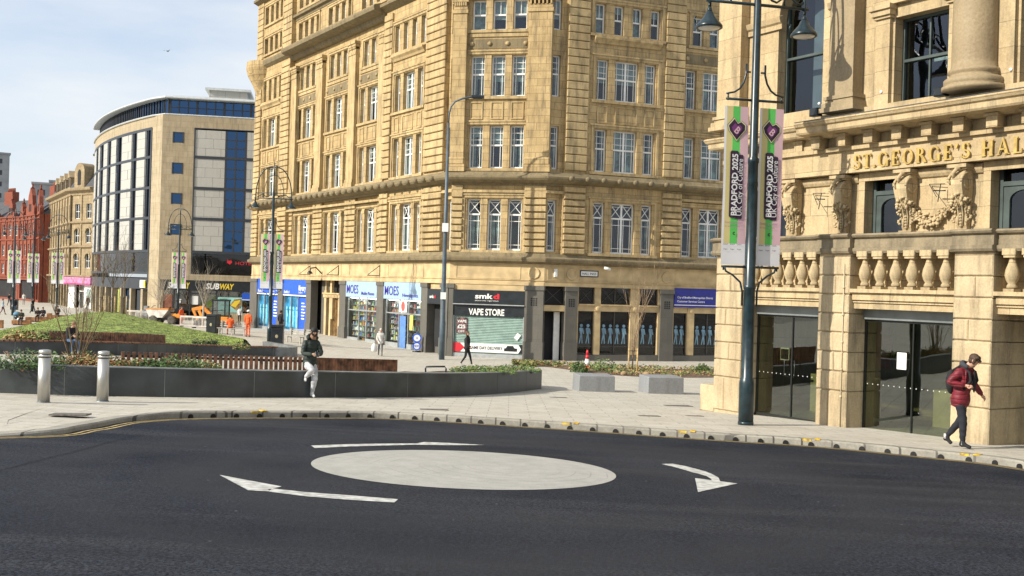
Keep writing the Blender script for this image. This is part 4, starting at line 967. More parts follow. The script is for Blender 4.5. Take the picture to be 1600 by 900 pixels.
m_ = MB(); m_.box(X0+.1, X1, 1.4, 1.5, 3.0, 4.4); FS.put(m_, 'dark_room', DARK)
# carved scroll brackets
def scroll():
    m = MB()
    def volute(cx, cz, r, turns, y, th, x, flip=1):
        P = []
        for i in range(int(turns*14)+1):
            t = i/14*2*PI; rr = r*(1-.75*i/(turns*14)); P.append((x, y - rr*math.cos(t)*.9, cz + flip*rr*math.sin(t)))
        m.tube(P, th, 7)
    # S shaped body
    prof = [(0,.0),(.10,.02),(.13,.10),(.12,.3),(.15,.45),(.24,.55),(.33,.72),(.38,.90),(.36,1.05),(.28,1.15),(.20,1.20),(.0,1.24)]
    for i, (a, b) in enumerate(zip(prof, prof[1:])):
        w0 = .11+.05*min(1, a[1]/.9); w1 = .11+.05*min(1, b[1]/.9)
        m.add([(-w0,0,a[1]),(w0,0,a[1]),(w0,-a[0],a[1]),(-w0,-a[0],a[1]),(-w1,0,b[1]),(w1,0,b[1]),(w1,-b[0],b[1]),(-w1,-b[0],b[1])],
              [(0,1,5,4),(3,7,6,2),(0,4,7,3),(1,2,6,5),(0,3,2,1),(4,5,6,7)], 0, False)
    for x in (-.15,.15):
        volute(0, .95, .20, 1.6, -.20, .030, x); volute(0, .33, .08, 1.3, -.10, .02, x*.8)
    for x in (-.05,.05):
        m.tube([(x,-.16,.1),(x,-.15,.3),(x,-.19,.47),(x,-.28,.58)], .018, 6)
    rg = random.Random(5)
    for i in range(7): m.ell((0,-.145-.004*i,.08+.06*i),(.035,.022,.03),8,5)
    for i in range(46):                    # fruit and leaves swag on the bracket
        a = rg.uniform(0,2*PI); x = .20*math.cos(a)*rg.uniform(.5,1); z = .60+.15*math.sin(a)*rg.uniform(.3,1); m.ell((x,-.24-rg.uniform(0,.12)+abs(x)*.5,z),(.04*rg.uniform(.5,1.3),.036,.04*rg.uniform(.5,1.3)),6,4)
    for s_ in (-1,1):
        for i in range(14): m.ell((s_*(.17+.03*math.sin(i*1.3)), -.12-.05*math.cos(i), .62-.035*i),(.032,.032,.028),7,5)
    m.tube([(-.06,-.30,1.0),(-.02,-.40,1.12),(.03,-.36,1.22),(.05,-.25,1.20)], .045, 7); m.tube([(-.10,-.36,.9),(-.14,-.40,1.0),(-.10,-.36,1.1)], .03, 6)
    m.box(-.22,.22,-.34,0,1.24,1.31); m.box(-.19,.19,-.28,0,1.20,1.24); m.box(-.16,.16,-.18,0,-.04,.02)
    return m
sc = scroll().build('scroll_bracket', SG_A); SCM = sc.data; bpy.data.objects.remove(sc)
for x in (-2.13,-.66,1.07,2.38,4.25,5.75,7.4,8.9): FS.putm(SCM, 'scroll_bracket', x, .60, 3.04)
g = MB(); rg = random.Random(11)
for i in range(110):
    t = i/109; x = .12+1.07*t; z = 3.68-.44*math.sin(PI*t)**.8; r = .045+.05*math.sin(PI*t)
    for k in range(2): g.ell((1.07+x-.1+rg.gauss(0,r*.35), .56-rg.uniform(0,.10), z+rg.gauss(0,r*.7)), (.036*rg.uniform(.6,1.4),.034,.034*rg.uniform(.5,1.3)), 6, 4)
FS.put(g, 'carved_garland', SG_A)
for x in (-1.35, 1.80):
    m_ = MB(); m_.tube([(x-.25,.55,4.02),(x+.16,.50,4.0)], .008, 6); m_.tube([(x-.25,.55,4.02),(x+.10,.32,3.72)], .008, 6); m_.tube([(x+.12,.42,4.0),(x+.12,.34,3.62)], .010, 6); m_.tube([(x-.0,.36,3.86),(x+.28,.36,3.84)], .014, 6)
    FS.put(m_, 'iron_bracket', BLACKM)
# entablature: frieze, letters, modillions, cornice
m_ = MB(); m_.box(X0, X1, .38, 1.2, 4.39, 4.98); m_.box(-2.42, X1, .34, .38, 4.39, 4.45); m_.box(X0, X1, .30, .38, 4.90, 5.0)
m_.box(X0, X1, .40, 1.2, 4.98, 5.26); FS.put(m_, 'frieze', SG_A)
x = -4.35+.12
while x < X1-.2:
    m_ = MB()
    yf = .10 if x > -1.6 else .34
    m_.prism([(x,yf),(x+.24,yf),(x+.24,.38 if x>-1.6 else .6),(x,.38 if x>-1.6 else .6)][::1], 4.98, 5.20); m_.box(x-.03, x+.27, yf-.04, .6, 5.20, 5.25); x += .735; FS.put(m_, 'modillion', SG_A)
CP = [(-.6,5.22),(-.1,5.22),(.0,5.26),(.30,5.28),(.33,5.32),(.33,5.42),(.38,5.45),(.42,5.52),(.40,5.56),(-.6,5.70)]
m_ = MB(); m_.sweep([(-1.45,.10),(X1,.10)], CP); FS.put(m_, 'cornice', SG_A); m_ = MB(); m_.sweep([(X0,2.5),(X0,.42),(-1.452,.42)], [(n, z-.004) for n, z in CP]); FS.put(m_, 'cornice', SG_A)
m_ = MB(); m_.sweep([(-1.43,.10),(X1,.10)], [(-.5,5.685),(.415,5.555),(.425,5.57),(-.5,5.70)]); FS.put(m_, 'lead_flashing', LEAD)
# carved gold letters with serifs
GOLD = M('gilded_letters', (.46,.32,.09), .5, metal=.2, var=.15, sc=9)
def letter(m, ch, x, z, h, y, e=.035):
    K = h; t = .20*h; n = .085*h; sf = .06*h
    def vb(a, z0=0, z1=1, w=None): m.box(x+a, x+a+(w or t), y-e, y, z+z0*K, z+z1*K)
    def hb(a, b, z0, th=None): m.box(x+a, x+b, y-e-.001, y, z+z0*K, z+z0*K+(th or n))
    def ser(a, w=t): hb(a-.6*n, a+w+.6*n, 0, sf); hb(a-.6*n, a+w+.6*n, 1-.06, sf)
    def ring(cx, cz, rx, rz, a0, a1, thick, thin):
        P = []; Q = []; k = 18
        for i in range(k+1):
            a = a0+(a1-a0)*i/k; th = thin+(thick-thin)*abs(math.cos(a)); P.append((x+cx+rx*math.cos(a), z+cz+rz*math.sin(a))); Q.append((x+cx+(rx-th)*math.cos(a), z+cz+(rz-(thin+(th-thin)*.2))*math.sin(a)))
        for i in range(k): m.prismy([P[i],P[i+1],Q[i+1],Q[i]][::-1] if a1 > a0 else [P[i],P[i+1],Q[i+1],Q[i]], y-e, y)
    if ch == 'S':
        ring(.33*h,.74*h,.27*h,.27*h, .35, PI*1.5, t*.9, n); ring(.33*h,.27*h,.29*h,.28*h, PI*.5, -PI*.85, t*.9, n); vb(.52*h-n/2,.72,.95,n*.8); vb(.02*h,.05,.3,n*.8); return .66*h
    if ch == 'T': vb(.33*h-t/2,0,1); hb(.0,.66*h,1-.085); vb(0,.78,1,n*.8); vb(.66*h-n*.8,.78,1,n*.8); hb(.33*h-t,.33*h+t,0,sf); return .70*h
    if ch == '.': m.box(x, x+t*.9, y-e, y, z, z+t*.9); return .25*h
    if ch == "'": m.prismy([(x,z+.98*h),(x+.02*h,z+.68*h),(x+.08*h,z+.68*h),(x+.18*h,z+.98*h)], y-e, y); return .24*h
    if ch == 'G': ring(.42*h,.5*h,.42*h,.51*h, .55, 2*PI-.75, t, n); vb(.64*h,.02,.45); hb(.55*h,.92*h,.42,sf); return .96*h
    if ch == 'E': vb(0+n*.6); hb(0,.60*h,0); hb(0,.58*h,1-.085); hb(n,.42*h,.47); vb(.60*h-n*.8,0,.25,n*.8); vb(.58*h-n*.8,.76,1,n*.8); vb(.40*h,.38,.62,n*.7); return .70*h
    if ch == 'O': ring(.42*h,.5*h,.42*h,.51*h, 0, 2*PI, t, n); return .92*h
    if ch == 'R':
        vb(n*.6); hb(0,n*.6+t+.6*n,0,sf); ring(n*.6+t,.74*h,.32*h,.26*h,-PI/2,PI/2,t*.9,n); hb(0,n+t,1-.085); hb(n,n+t+.1*h,.48); m.prismy([(x+.32*h,z+.48*h),(x+.58*h,z),(x+.82*h,z),(x+.50*h,z+.50*h)], y-e, y); return .80*h
    if ch == 'H': vb(n*.6); vb(.56*h); ser(n*.6); ser(.56*h); hb(n,.60*h,.47); return .90*h
    if ch == 'A':
        m.prismy([(x+.03*h,z),(x+.12*h,z),(x+.42*h,z+h),(x+.36*h,z+h)], y-e, y); m.prismy([(x+.34*h,z+h),(x+.42*h,z+h+.02),(x+.78*h,z),(x+.55*h,z)], y-e-.001, y); hb(.18*h,.6*h,.30); hb(-.02*h,.2*h,0,sf); hb(.48*h,.86*h,0,sf); return .90*h
    if ch == 'L': vb(n*.6); hb(0,.58*h,0); vb(.58*h-n*.8,0,.28,n*.8); hb(0,n*1.2+t,1-.06,sf); return .70*h
m_ = MB(); xx = -.25; hh = .315
sp_ = {' ': .20}
txt = "ST.GEORGE'S HALL"
adv = []
for ch in txt:
    if ch == ' ': xx += .19; continue
    xx += letter(m_, ch, xx, 4.455, hh, .345) + .052
FS.put(m_, 'raised_letters', GOLD)
# upper storey
m_ = MB(); ops = []
uw = [(-2.59,-1.19,5.95,9.2),(.78,2.10,5.80,7.62),(3.66,4.95,5.8,7.62),(6.8,8.0,5.8,7.62),(9.8,11.0,5.8,7.62),(12.8,14,5.8,7.62)]
wall(m_, X0, X1, 5.6, 11.5, uw, .30, .8)
# round head to the arched window
cx = (-2.59-1.19)/2; r = .70
for i in range(10):
    a0, a1 = PI*i/10, PI*(i+1)/10
    m_.prismy([(cx+r*math.cos(a0),8.3+r*math.sin(a0)),(cx+r*math.cos(a0),9.2),(cx+r*math.cos(a1),9.2),(cx+r*math.cos(a1),8.3+r*math.sin(a1))], .301, .8)
FS.put(m_, 'wall', SG_A)
m_ = MB()
m_.sweep([(X0-.0,.295),(-2.45,.295)], [(0,8.0),(.05,8.0),(.05,8.12),(.1,8.16),(.14,8.28),(0,8.34)])
m_.sweep([(-1.0,.295),(-.75,.295)], [(0,8.0),(.05,8.0),(.05,8.12),(.1,8.16),(.14,8.28),(0,8.34)])
m_.box(X0, X1, .18, .305, 5.6, 5.78)
for a, b, c, d in uw[1:]:
    m_.box(a-.42, a-.06, .20, .305, 5.78, 7.62); m_.box(b+.06, b+.42, .20, .305, 5.78, 7.62)
    for xa, xb in ((a-.46,a-.02),(b+.02,b+.46)): m_.box(xa, xb, .15, .305, 7.62, 7.68); m_.box(xa-.03, xb+.03, .10, .305, 7.68, 7.80); m_.box(xa-.06,xb+.06,.05,.305,7.80,7.9)
    m_.box(a-.5, b+.5, .17, .305, 7.9, 8.35)
FS.put(m_, 'window_surrounds', SG_A)
for a, b, c, d in uw:
    g = MB(); g.box(a, b, .62, .63, c, d); o = FS.put(g, 'upper_window', GLASS)
    f = MB(); md = (c+d)/2 if d < 9 else 7.3
    for x in (a, b-.05): f.box(x, x+.05, .56, .68, c, d)
    f.box((a+b)/2-.018,(a+b)/2+.018,.59,.66,c,d) if d < 9 else None
    f.box(a+.05,b-.05,.54,.68,md-.03,md+.03); f.box(a+.05,b-.05,.56,.68,c,c+.06); f.box(a+.05,b-.05,.56,.68,d-.06,d)
    me_ = bpy.data.meshes.new('window_frame'); me_.from_pydata(f.v, [], f.f); me_.materials.append(DG); me_.update(); inst('window_frame', me_, o)
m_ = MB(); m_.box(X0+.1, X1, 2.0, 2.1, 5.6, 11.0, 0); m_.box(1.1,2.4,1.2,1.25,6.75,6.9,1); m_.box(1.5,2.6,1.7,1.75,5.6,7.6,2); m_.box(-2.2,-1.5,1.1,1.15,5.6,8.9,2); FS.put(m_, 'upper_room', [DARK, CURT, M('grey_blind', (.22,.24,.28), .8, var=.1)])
def colp(x0, x1, yf, mat, name='pilaster'):
    p = MB(); p.box(x0-.14, x1+.14, yf-.14, .5, 5.72, 5.82); p.box(x0-.10, x1+.10, yf-.10, .5, 5.82, 5.93); p.box(x0-.04, x1+.04, yf-.04, .5, 5.93, 6.0); p.box(x0-.07, x1+.07, yf-.07, .5, 6.0, 6.08); p.box(x0, x1, yf, .5, 6.08, 10.6); p.box(x0-.1,x1+.1,yf-.1,.5,10.6,11.2)
    return FS.put(p, name, mat)
colp(X0+.02, X0+.82, .02, SG_A); colp(-.71, -.03, -.04, SG_P)
for xc in (2.84, 5.85, 8.9, 11.9, 14.9):
    p = MB(); p.lathe([(.70,5.72),(.70,5.80),(.62,5.81),(.66,5.85),(.66,5.93),(.60,5.97),(.54,5.99),(.54,6.04),(.58,6.07),(.56,6.13),(.515,6.15),(.50,6.3),(.49,8.0),(.47,10.4),(.6,10.7),(.62,11.2)], (xc,.10,0), 36, T=Matrix.Translation((xc,.1,0)) @ Matrix.Diagonal((.86,.86,1,1)) @ Matrix.Translation((-xc,-.1,0)))
    FS.put(p, 'column', SG_P)
m_ = MB(); m_.sweep([(X0,3.0),(X0,.1),(X1,.1)], [(-.6,11.2),(.1,11.2),(.1,11.9),(.6,12.1),(.65,12.5),(-.6,12.6)]); FS.put(m_, 'top_cornice', SG_A)
m_ = MB()
m_.box(X0, X0+.3, .5, 22, HZ, 11.3); m_.box(X1-.3, X1, .5, 22, HZ, 11.3); m_.box(X0+.3, X1-.3, 21.7, 22, HZ, 11.3); FS.put(m_, 'side_wall', SG_A)
m_ = MB(); m_.box(X0, X1, .5, 22, 11.9, 12.0); m_.box(X0, X1, .6, 22, 4.42, 4.5); m_.box(X0,X1,.7,22,2.9,3.0); FS.put(m_, 'floors_and_roof', LEAD)
# corner plinth at the far left end of the hall
m_ = MB(); m_.rbox(X0-.35, X0+.2, .05, 1.2, HZ-.1, -.72, .03); FS.put(m_, 'plinth', SG_B)
for x, z in ((-1.0,5.72),(2.25,5.72)):
    m_ = MB(); m_.rbox(x-.12, x+.12, -.20, -.02, z-.04, z+.14, .02); FS.put(m_, 'floodlight', BLACKM)
for x, z in ((-1.25,6.05),(.55,6.05),(3.55,6.05)):
    m_ = MB(); m_.ell((x,.19 if x>0 else .28,z),(.035,.03,.035),10,6); FS.put(m_, 'small_lamp', NOTE)
# ------------------------------------------------------------ curved hotel block
HP = Vector((-36.3, 110.0)); DH = Vector((math.sin(math.radians(80)), math.cos(math.radians(80))))
hotel = empty('hotel_building', (HP.x, HP.y, BZ), 'modern curved hotel block with grey panels, blue glazing and a glass top storey', 'hotel')
OO = Vector((HP.x, HP.y, BZ)); FH = Fr(HP, DH, hotel, OO)
HST = stone('hotel_buff_stone', (.46,.38,.26), (.34,.27,.17), (.28,.22,.14), 1.3, .62, .5)
PAN = stone('pale_grey_cladding', (.46,.45,.41), (.43,.42,.385), (.14,.14,.14), 1.55, 1.02, .1, msize=.02, rough=.4, bump=.05)
ANTH = M('anthracite_frame', (.03,.035,.045), .4, var=.1)
RO = M('pale_metal_roof', (.55,.57,.56), .4, metal=.3, var=.08)
E0 = FH.w(-.55); Q0 = Vector((-53.8, 135)); ch = (Q0-E0); nl = Vector((-ch.y, ch.x)).normalized()
if nl.x > 0: nl = -nl
def hc(t, off=0): 
    p = E0 + ch*t + nl*(1.5*4*t*(1-t)); d = (ch + nl*(1.5*4*(1-2*t))).normalized(); n = Vector((-d.y, d.x)); 
    if n.x > 0: n = -n
    return p + n*off
def tpx(px):
    lo, hi = 0., 1.
    for _ in range(40):
        m = (lo+hi)/2; p = hc(m)
        if 800 + FPX*p.x/p.y > px: lo = m
        else: hi = m
    return lo
def cseg(mb_, t0, t1, z0, z1, off=0, th=.3, m=0, n=None):
    n = n or max(1, int((t1-t0)*30)); 
    for i in range(n):
        a, b = t0+(t1-t0)*i/n, t0+(t1-t0)*(i+1)/n; A, B, C, D_ = hc(a,off), hc(b,off), hc(b,off-th), hc(a,off-th)
        mb_.add([(p.x-OO.x,p.y-OO.y,z-OO.z) for z in (z0,z1) for p in (A,B,C,D_)], [(0,3,2,1)[::-1],(4,5,6,7)[::-1],(0,1,5,4)[::-1],(1,2,6,5)[::-1],(2,3,7,6)[::-1],(3,0,4,7)[::-1]], m)
def hput(mb_, name, mats): return mb_.build(name, mats, parent=hotel)
FLR = [4.4, 7.9, 11.1, 14.35, 17.35]
t1 = tpx(231); strips = [(tpx(b), tpx(a)) for a, b in [(221,229.5),(200,207.5),(176,184),(162.5,167.5),(151,156),(145.5,148)]]
m_ = MB(); cseg(m_, 0, t1, BZ, 18.65, 0, .5, 0, 2); cseg(m_, t1, 1, 17.4, 18.65, 0, .5); m_.box(0,0,0,0,0,0)
hput(m_, 'curved_stone_wall', HST)
m_ = MB(); prev = t1
for a, b in strips + [(1, 1)]:
    for z0, z1 in zip(FLR, FLR[1:]):
        m_ = MB(); cseg(m_, prev-(.004 if prev > t1 else 0), a+(.004 if a < 1 else 0), z0+.14, z1-.14, .0, .3); hput(m_, 'curved_cladding_panel', PAN)
    prev = b
m_ = MB()
for z in FLR: cseg(m_, t1, 1, z-.14, z+.14, .04, .4)
for a, b in strips:
    for t in (a, (a+b)/2, b): cseg(m_, t-.002, t+.002, 4.4, 17.35, .03, .3, 0, 1)
cseg(m_, t1-.003, t1+.004, BZ+4, 17.4, .06, .4, 0, 1); cseg(m_, t1, 1, 17.3, 17.4, .03, .3); cseg(m_, t1, 1, 1.95, 2.2, .05, .5)
hput(m_, 'curved_window_frames', ANTH)
for a, b in strips:
    m_ = MB(); cseg(m_, a, b, 4.4, 17.35, -.12, .05); hput(m_, 'glazing_strip', GLASSB)
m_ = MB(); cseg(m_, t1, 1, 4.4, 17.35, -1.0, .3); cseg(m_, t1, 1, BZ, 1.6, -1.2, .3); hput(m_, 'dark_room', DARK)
for k, z in enumerate(FLR[:-1]):
    if k == 3: continue
    m_ = MB(); ta, tb = tpx(190.5), tpx(187.5); cseg(m_, ta, tb, z+.9, z+2.2, -.02, .05, 0, 1); hput(m_, 'small_window', ANTH)
m_ = MB(); cseg(m_, t1, 1, 2.2, 4.3, -.3, .05); hput(m_, 'first_floor_glazing', GLASSN)
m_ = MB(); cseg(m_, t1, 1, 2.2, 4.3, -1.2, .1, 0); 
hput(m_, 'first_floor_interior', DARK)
# right hand face
m_ = MB(); ops = [(.49,1.61,a,b) for a,b in ((15.74,16.87),(12.5,13.67),(9.35,10.5),(6.13,7.27))] + [(2.68,16,4.35,17.4),(2.68,16,2.07,4.3),(-.0,16,BZ,1.45)]
ops = [o for o in ops]
wall(m_, -.55, 16, BZ, 18.65, ops, 0, .5); FH.put(m_, 'stone_wall', HST)
for a, b in ((15.74,16.87),(12.5,13.67),(9.35,10.5),(6.13,7.27)):
    f = MB(); f.box(.49,.63,-.03,.2,a,b); f.box(1.47,1.61,-.03,.2,a,b); f.box(.59,1.51,.0,.2,a,a+.1); f.box(.59,1.51,.0,.2,b-.1,b); o = FH.put(f, 'square_window', ANTH)
    g = MB(); g.box(.59,1.51,.12,.13,a+.1,b-.1); me_ = bpy.data.meshes.new('pane'); me_.from_pydata(g.v,[],g.f); me_.materials.append(GLASSB); inst('pane', me_, o)
m_ = MB(); g = MB(); f = MB()
for z0, z1 in zip(FLR, FLR[1:]):
    for a, b in ((2.78,5.82),(8.03,11.1),(13.3,16)): m_ = MB(); m_.box(a, b, .03, .3, z0+.15, z1-.15); FH.put(m_, 'cladding_panel', PAN)
    for a, b in ((5.85,8.0),(11.13,13.27)):
        g = MB(); g.box(a, b, .10, .12, z0+.141, z1-.141); FH.put(g, 'blue_glazing', GLASSB)
        for x in (a, (a+b)/2-.08, b-.16): f.box(x, x+.16, .0, .2, z0+.14, z1-.14)
        for k in range(1,3): f.box(a+.08, b-.08, .02, .18, z0+.14+(z1-z0-.28)*k/3-.06, z0+.14+(z1-z0-.28)*k/3+.06)
    f.box(2.68, 16, -.03, .3, z0-.14, z0+.14)
f.box(2.66, 2.78, -.04, .3, 4.54, 17.4); f.box(2.78, 16, -.03, .3, 17.32, 17.4)
FH.put(f, 'window_frames', ANTH)
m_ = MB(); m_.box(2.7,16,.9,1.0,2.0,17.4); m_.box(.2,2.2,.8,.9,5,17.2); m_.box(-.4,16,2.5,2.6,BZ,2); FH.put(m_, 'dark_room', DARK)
m_ = MB(); m_.box(2.68, 16, .35, .37, 2.1, 4.26); FH.put(m_, 'first_floor_glazing', GLASSN)
m_ = MB(); m_.text('HOTEL', 7.2, .3, 3.2, .35, 0, w=1.9); m_.prismy([(6.6,3.2),(6.85,3.45),(6.75,3.75),(6.55,3.6),(6.35,3.8),(6.3,3.4)], .3, .34, 0); FH.put(m_, 'neon_sign', RED)
m_ = MB(); m_.box(-.55,16,-.05,.4,1.45,2.07); FH.put(m_, 'stone_band', HST)
# penthouse storey and roof
RPTH = [tuple(hc(1.03, -.6)), *[tuple(hc(1-i/14, -.6)) for i in range(15)]]; RPTH[-1] = tuple(FH.w(-.0,.75)); RPTH += [tuple(FH.w(20,.75))]
def osweep(path, prof, name, mats): m_ = MB(); m_.sweep(path, prof); return m_.build(name, mats, parent=hotel, loc=tuple(-OO))
osweep(RPTH, [(-.1,18.6),(0,18.6),(0,20.35),(-.1,20.35)], 'penthouse_glazing', GLASSB)
osweep(RPTH, [(-.9,18.6),(-.8,18.6),(-.8,20.35),(-.9,20.35)], 'penthouse_interior', DARK)
osweep(RPTH, [(-1.4,20.34),(.75,20.36),(.85,20.42),(.82,20.55),(.0,20.75),(-1.4,20.9)], 'roof_edge', RO)
osweep(RPTH, [(-1,18.55),(.75,18.6),(.8,18.68),(.75,18.76),(-1,18.76)], 'parapet_flashing', RO)
m_ = MB()
for i in range(46):
    p = hc(i/45, -.58); m_.box(p.x-.05-OO.x, p.x+.05-OO.x, p.y-.08-OO.y, p.y+.08-OO.y, 18.7-BZ, 20.35-BZ)
m_.build('penthouse_mullions', ANTH, parent=hotel)
m_ = MB(); x = .05
k = 0
while x < 16:
    m_.box(x-.06-(.06 if k%3==0 else 0), x+.06+(.06 if k%3==0 else 0), .68, .85, 18.7, 20.35); x += .92; k += 1
m_.box(0,16,.70,.84,19.5,19.58); FH.put(m_, 'penthouse_mullions', ANTH)
m_ = MB(); m_.box(3.6, 7.6, 4, 9, 20.9, 22.1, 0); m_.box(3.2, 8.0, 3.7, 9.3, 22.1, 22.35, 1); m_.box(2.6,9.5,3.2,9.5,20.95,21.2,1); FH.put(m_, 'roof_plant_room', [PAN, RO])
m_ = MB(); q = [FH.w(.2,1.2), FH.w(20,1.2), FH.w(20,22), hc(1,-8), hc(.97,-1.2), hc(.7,-1.2), hc(.4,-1.2), hc(.15,-1.2)]; m_.prism([(p.x-OO.x,p.y-OO.y) for p in q], 15, 20.86-BZ); m_.build('roof', RO, parent=hotel)
# hotel ground floor shops
YELW = M('yellow_lettering', (.75,.55,.04), .4, var=.03); TEAL = M('teal_poster', (.30,.58,.55), .5, var=.15, sc=.7); TAN = M('sandwich_brown', (.35,.20,.07), .7, var=.4, sc=6); REDB = M('red_brick_panel', (.26,.10,.06), .8, var=.2); SBLU = M('bright_blue_sign', (.01,.09,.55), .4, var=.1); GREEN = M('green_vinyl', (.05,.22,.06), .5, var=.2)
so_ = bpy.data.objects.new('shop_front', None); COL.objects.link(so_); so_.parent = hotel; so_.location = (0,0,0); so_.rotation_euler = (0,0,FH.rz); so_['label'] = 'SUBWAY sandwich shop front with black fascia and teal poster'
def hs(mb_, name, mats): return mb_.build(name, mats, parent=so_, loc=(0,0,-BZ))
m_ = MB(); m_.box(-.4, 9, .0, .3, .35, 1.45, 0)
for x, w_ in ((.45,2.2),(4.25,2.9)): m_.text('SUB', x, -.02, .58, .58, 1, w=w_*.48, off=.035, shear=.2); m_.text('WAY', x+w_*.50, -.02, .58, .58, 2, w=w_*.50, off=.035, shear=.2)
hs(m_, 'fascia_sign', [BLACKM, WHITE, YELW])
m_ = MB(); m_.box(5.5, 8.0, .1, .2, -1.85, -.25, 0); m_.box(5.7,6.4,.08,.1,-.65,-.42,1)
m_.prismy([(6.75,-1.1),(7.2,-.45),(7.9,-.35),(7.95,-1.0),(7.4,-1.6)], .06, .1, 2); m_.prismy([(6.85,-1.12),(7.25,-.62),(7.8,-.5),(7.82,-.6),(7.35,-1.3)], .05, .06, 3); m_.box(5.8,6.3,.08,.1,-1.6,-1.54,1)
for x in (5.85,6.3): m_.text('50p', x, .09, -1.15, .16, 1, w=.3)
hs(m_, 'window_poster', [TEAL, GREEN, TAN, YELW])
m_ = MB(); m_.box(8.05, 9, .0,.3,.0,.0); m_.box(8.0,8.9,-.3,.2,-.55,.25,0); m_.box(8.0,8.9,-.31,-.3,-.5,-.42,1); hs(m_, 'projecting_sign', [SBLU, WHITE])
m_ = MB(); m_.box(-.4, 9.5, .25, .27, -1.9, .35); hs(m_, 'shop_glazing', GLASSD)
m_ = MB(); m_.box(4.6, 9, .0, .4, BZ, -1.9, 0); m_.box(-.1,.9,.05,.4,BZ,-.1,1); m_.box(2.9,3.5,.2,.3,-1.1,-.2,2); m_.box(2.6,2.7,.1,.35,BZ,.35,3); m_.box(5.3,5.42,.1,.35,BZ,.35,3); m_.box(2.5,5.4,.15,.3,-.0,.12,3); m_.box(1.0,1.1,.1,.35,BZ,.35,3); m_.box(1.4,1.8,.2,.3,-.95,-.55,2)
m_.box(4.3,5.2,.6,.8,-1.6,.1,4)
hs(m_, 'shop_wall', [HST, REDB, WHITE, ANTH, YELW])
m_ = MB(); cseg(m_, t1, 1, .35, 1.5, -.1, .3, 0)
for i in range(9): t = t1+.04+(1-t1)*i/9; cseg(m_, t, t+.016, BZ, .35, 0, .5, 1, 1)
t = tpx(235); 
hput(m_, 'curved_shop_fascia', [ANTH, HST])
m_ = MB()
for i, c in enumerate((0,1,2,0,1,3,0,1)):
    t = t1+.065+(1-t1)*i/9; cseg(m_, t, t+.05, -2.4+.5*(i%2), .2, -.35, .05, c, 1)
hput(m_, 'curved_shop_windows', [ANTH, GLASSB, M('lime_poster', (.35,.42,.05), .5, var=.3, sc=1), WHITE])
m_ = MB(); t = tpx(228); cseg(m_, t, t+.045, .5, 1.3, .08, .1, 0, 1); cseg(m_, t+.0, t+.014, .55, 1.25, .10, .1, 1, 1); hput(m_, 'shop_sign', [WHITE, YELW])

# ------------------------------------------------------------ carved Victorian building with pink shop
bank = empty('victorian_building', (-60.9, 145, BZ), 'narrow carved stone Victorian building with arched windows above a pink shop sign', 'building')
BKO = Vector((-60.9, 145, BZ)); Bc = Vector((-60.9,145)); Br_ = Vector((-56.0,141.0)); Bl = Vector((-72.5,165))
FB1 = Fr(Bc, (Br_-Bc).normalized(), bank, BKO); FB2 = Fr(Bc, (Bc-Bl).normalized(), bank, BKO)
VST = stone('victorian_sandstone', (.42,.33,.20), (.27,.20,.12), (.18,.14,.08), .9, .4, .75)
def archwin(F, x, z, w_, h, y=.18):
    g = MB(); g.box(0, w_, 0, .02, 0, h); me = bpy.data.meshes.new('window'); me.from_pydata(g.v,[],g.f); me.materials.append(GLASS); me.update(); o = F.putm(me, 'window', x, y, z)
    f = MB()
    for a in (0, w_/2-.03, w_-.07): f.box(a, a+.07, -.04, .04, 0, h)
    f.box(.07, w_-.07, -.05,.03,h*.5-.03,h*.5+.03); f.box(.07,w_-.07,-.04,.04,0,.08); me = bpy.data.meshes.new('window_frame'); me.from_pydata(f.v,[],f.f); me.materials.append(WHITE); me.update(); inst('window_frame', me, o)
def archfill(m_, x, z, w_, h, yf, yb):
    r = w_/2; cx = x+r; n = 8
    for i in range(n):
        a0, a1 = PI*i/n, PI*(i+1)/n; m_.prismy([(cx+r*math.cos(a0),z+h-r+r*math.sin(a0)),(cx+r*math.cos(a0),z+h),(cx+r*math.cos(a1),z+h),(cx+r*math.cos(a1),z+h-r+r*math.sin(a1))], yf, yb)
    P = [(cx+(r+.2)*math.cos(PI*i/n), z+h-r+(r+.2)*math.sin(PI*i/n)) for i in range(n+1)]; Q = [(cx+r*math.cos(PI*i/n), z+h-r+r*math.sin(PI*i/n)) for i in range(n+1)]
    for i in range(n): m_.prismy([Q[i],P[i],P[i+1],Q[i+1]], yf-.10, yf)
for F, L_, xs in ((FB1, (Br_-Bc).length, [1.2, 4.2]), (FB2, None, None)):
    m_ = MB()
    if F is FB1:
        ops = []
        for x in xs:
            for z in (2.6, 6.0, 9.3): ops.append((x, x+1.3, z, z+2.0)); archwin(F, x, z, 1.3, 2.0)
        wall(m_, 0, L_, 1.4, 13.3, ops, 0, .5)
        for o in ops: 
            if o[2] < 9: archfill(m_, o[0], o[2], 1.3, 2.0, .0, .4)
        for x in (0.05, 2.9, L_-.4): m_.box(x, x+.3, -.12, .0, 1.4, 12.6)
    else:
        L2 = (Bc-Bl).length; ops = []
        for i in range(8):
            x = -L2+1.4+2.9*i
            for z in (2.6, 6.0, 9.3): ops.append((x, x+1.2, z, z+2.0)); archwin(F, x, z, 1.2, 2.0)
        wall(m_, -L2, 0, BZ, 13.3, [], .5, .7); wall(m_, -L2, 0, 1.4, 13.3, ops, 0, .5)
        for o in ops:
            if o[2] < 9: archfill(m_, o[0], o[2], 1.2, 2.0, .0, .4)
        for i in range(9): m_.box(-L2+.1+2.9*i, -L2+.4+2.9*i, -.15, 0, 1.4, 12.6)
        for i in range(8): m_.box(-L2+.6+2.9*i, -L2+1.2+2.9*i, 0, .3, BZ, 1.4)
    F.put(m_, 'wall', VST)
vp = [tuple(Bl), tuple(Bc), tuple(Br_)]
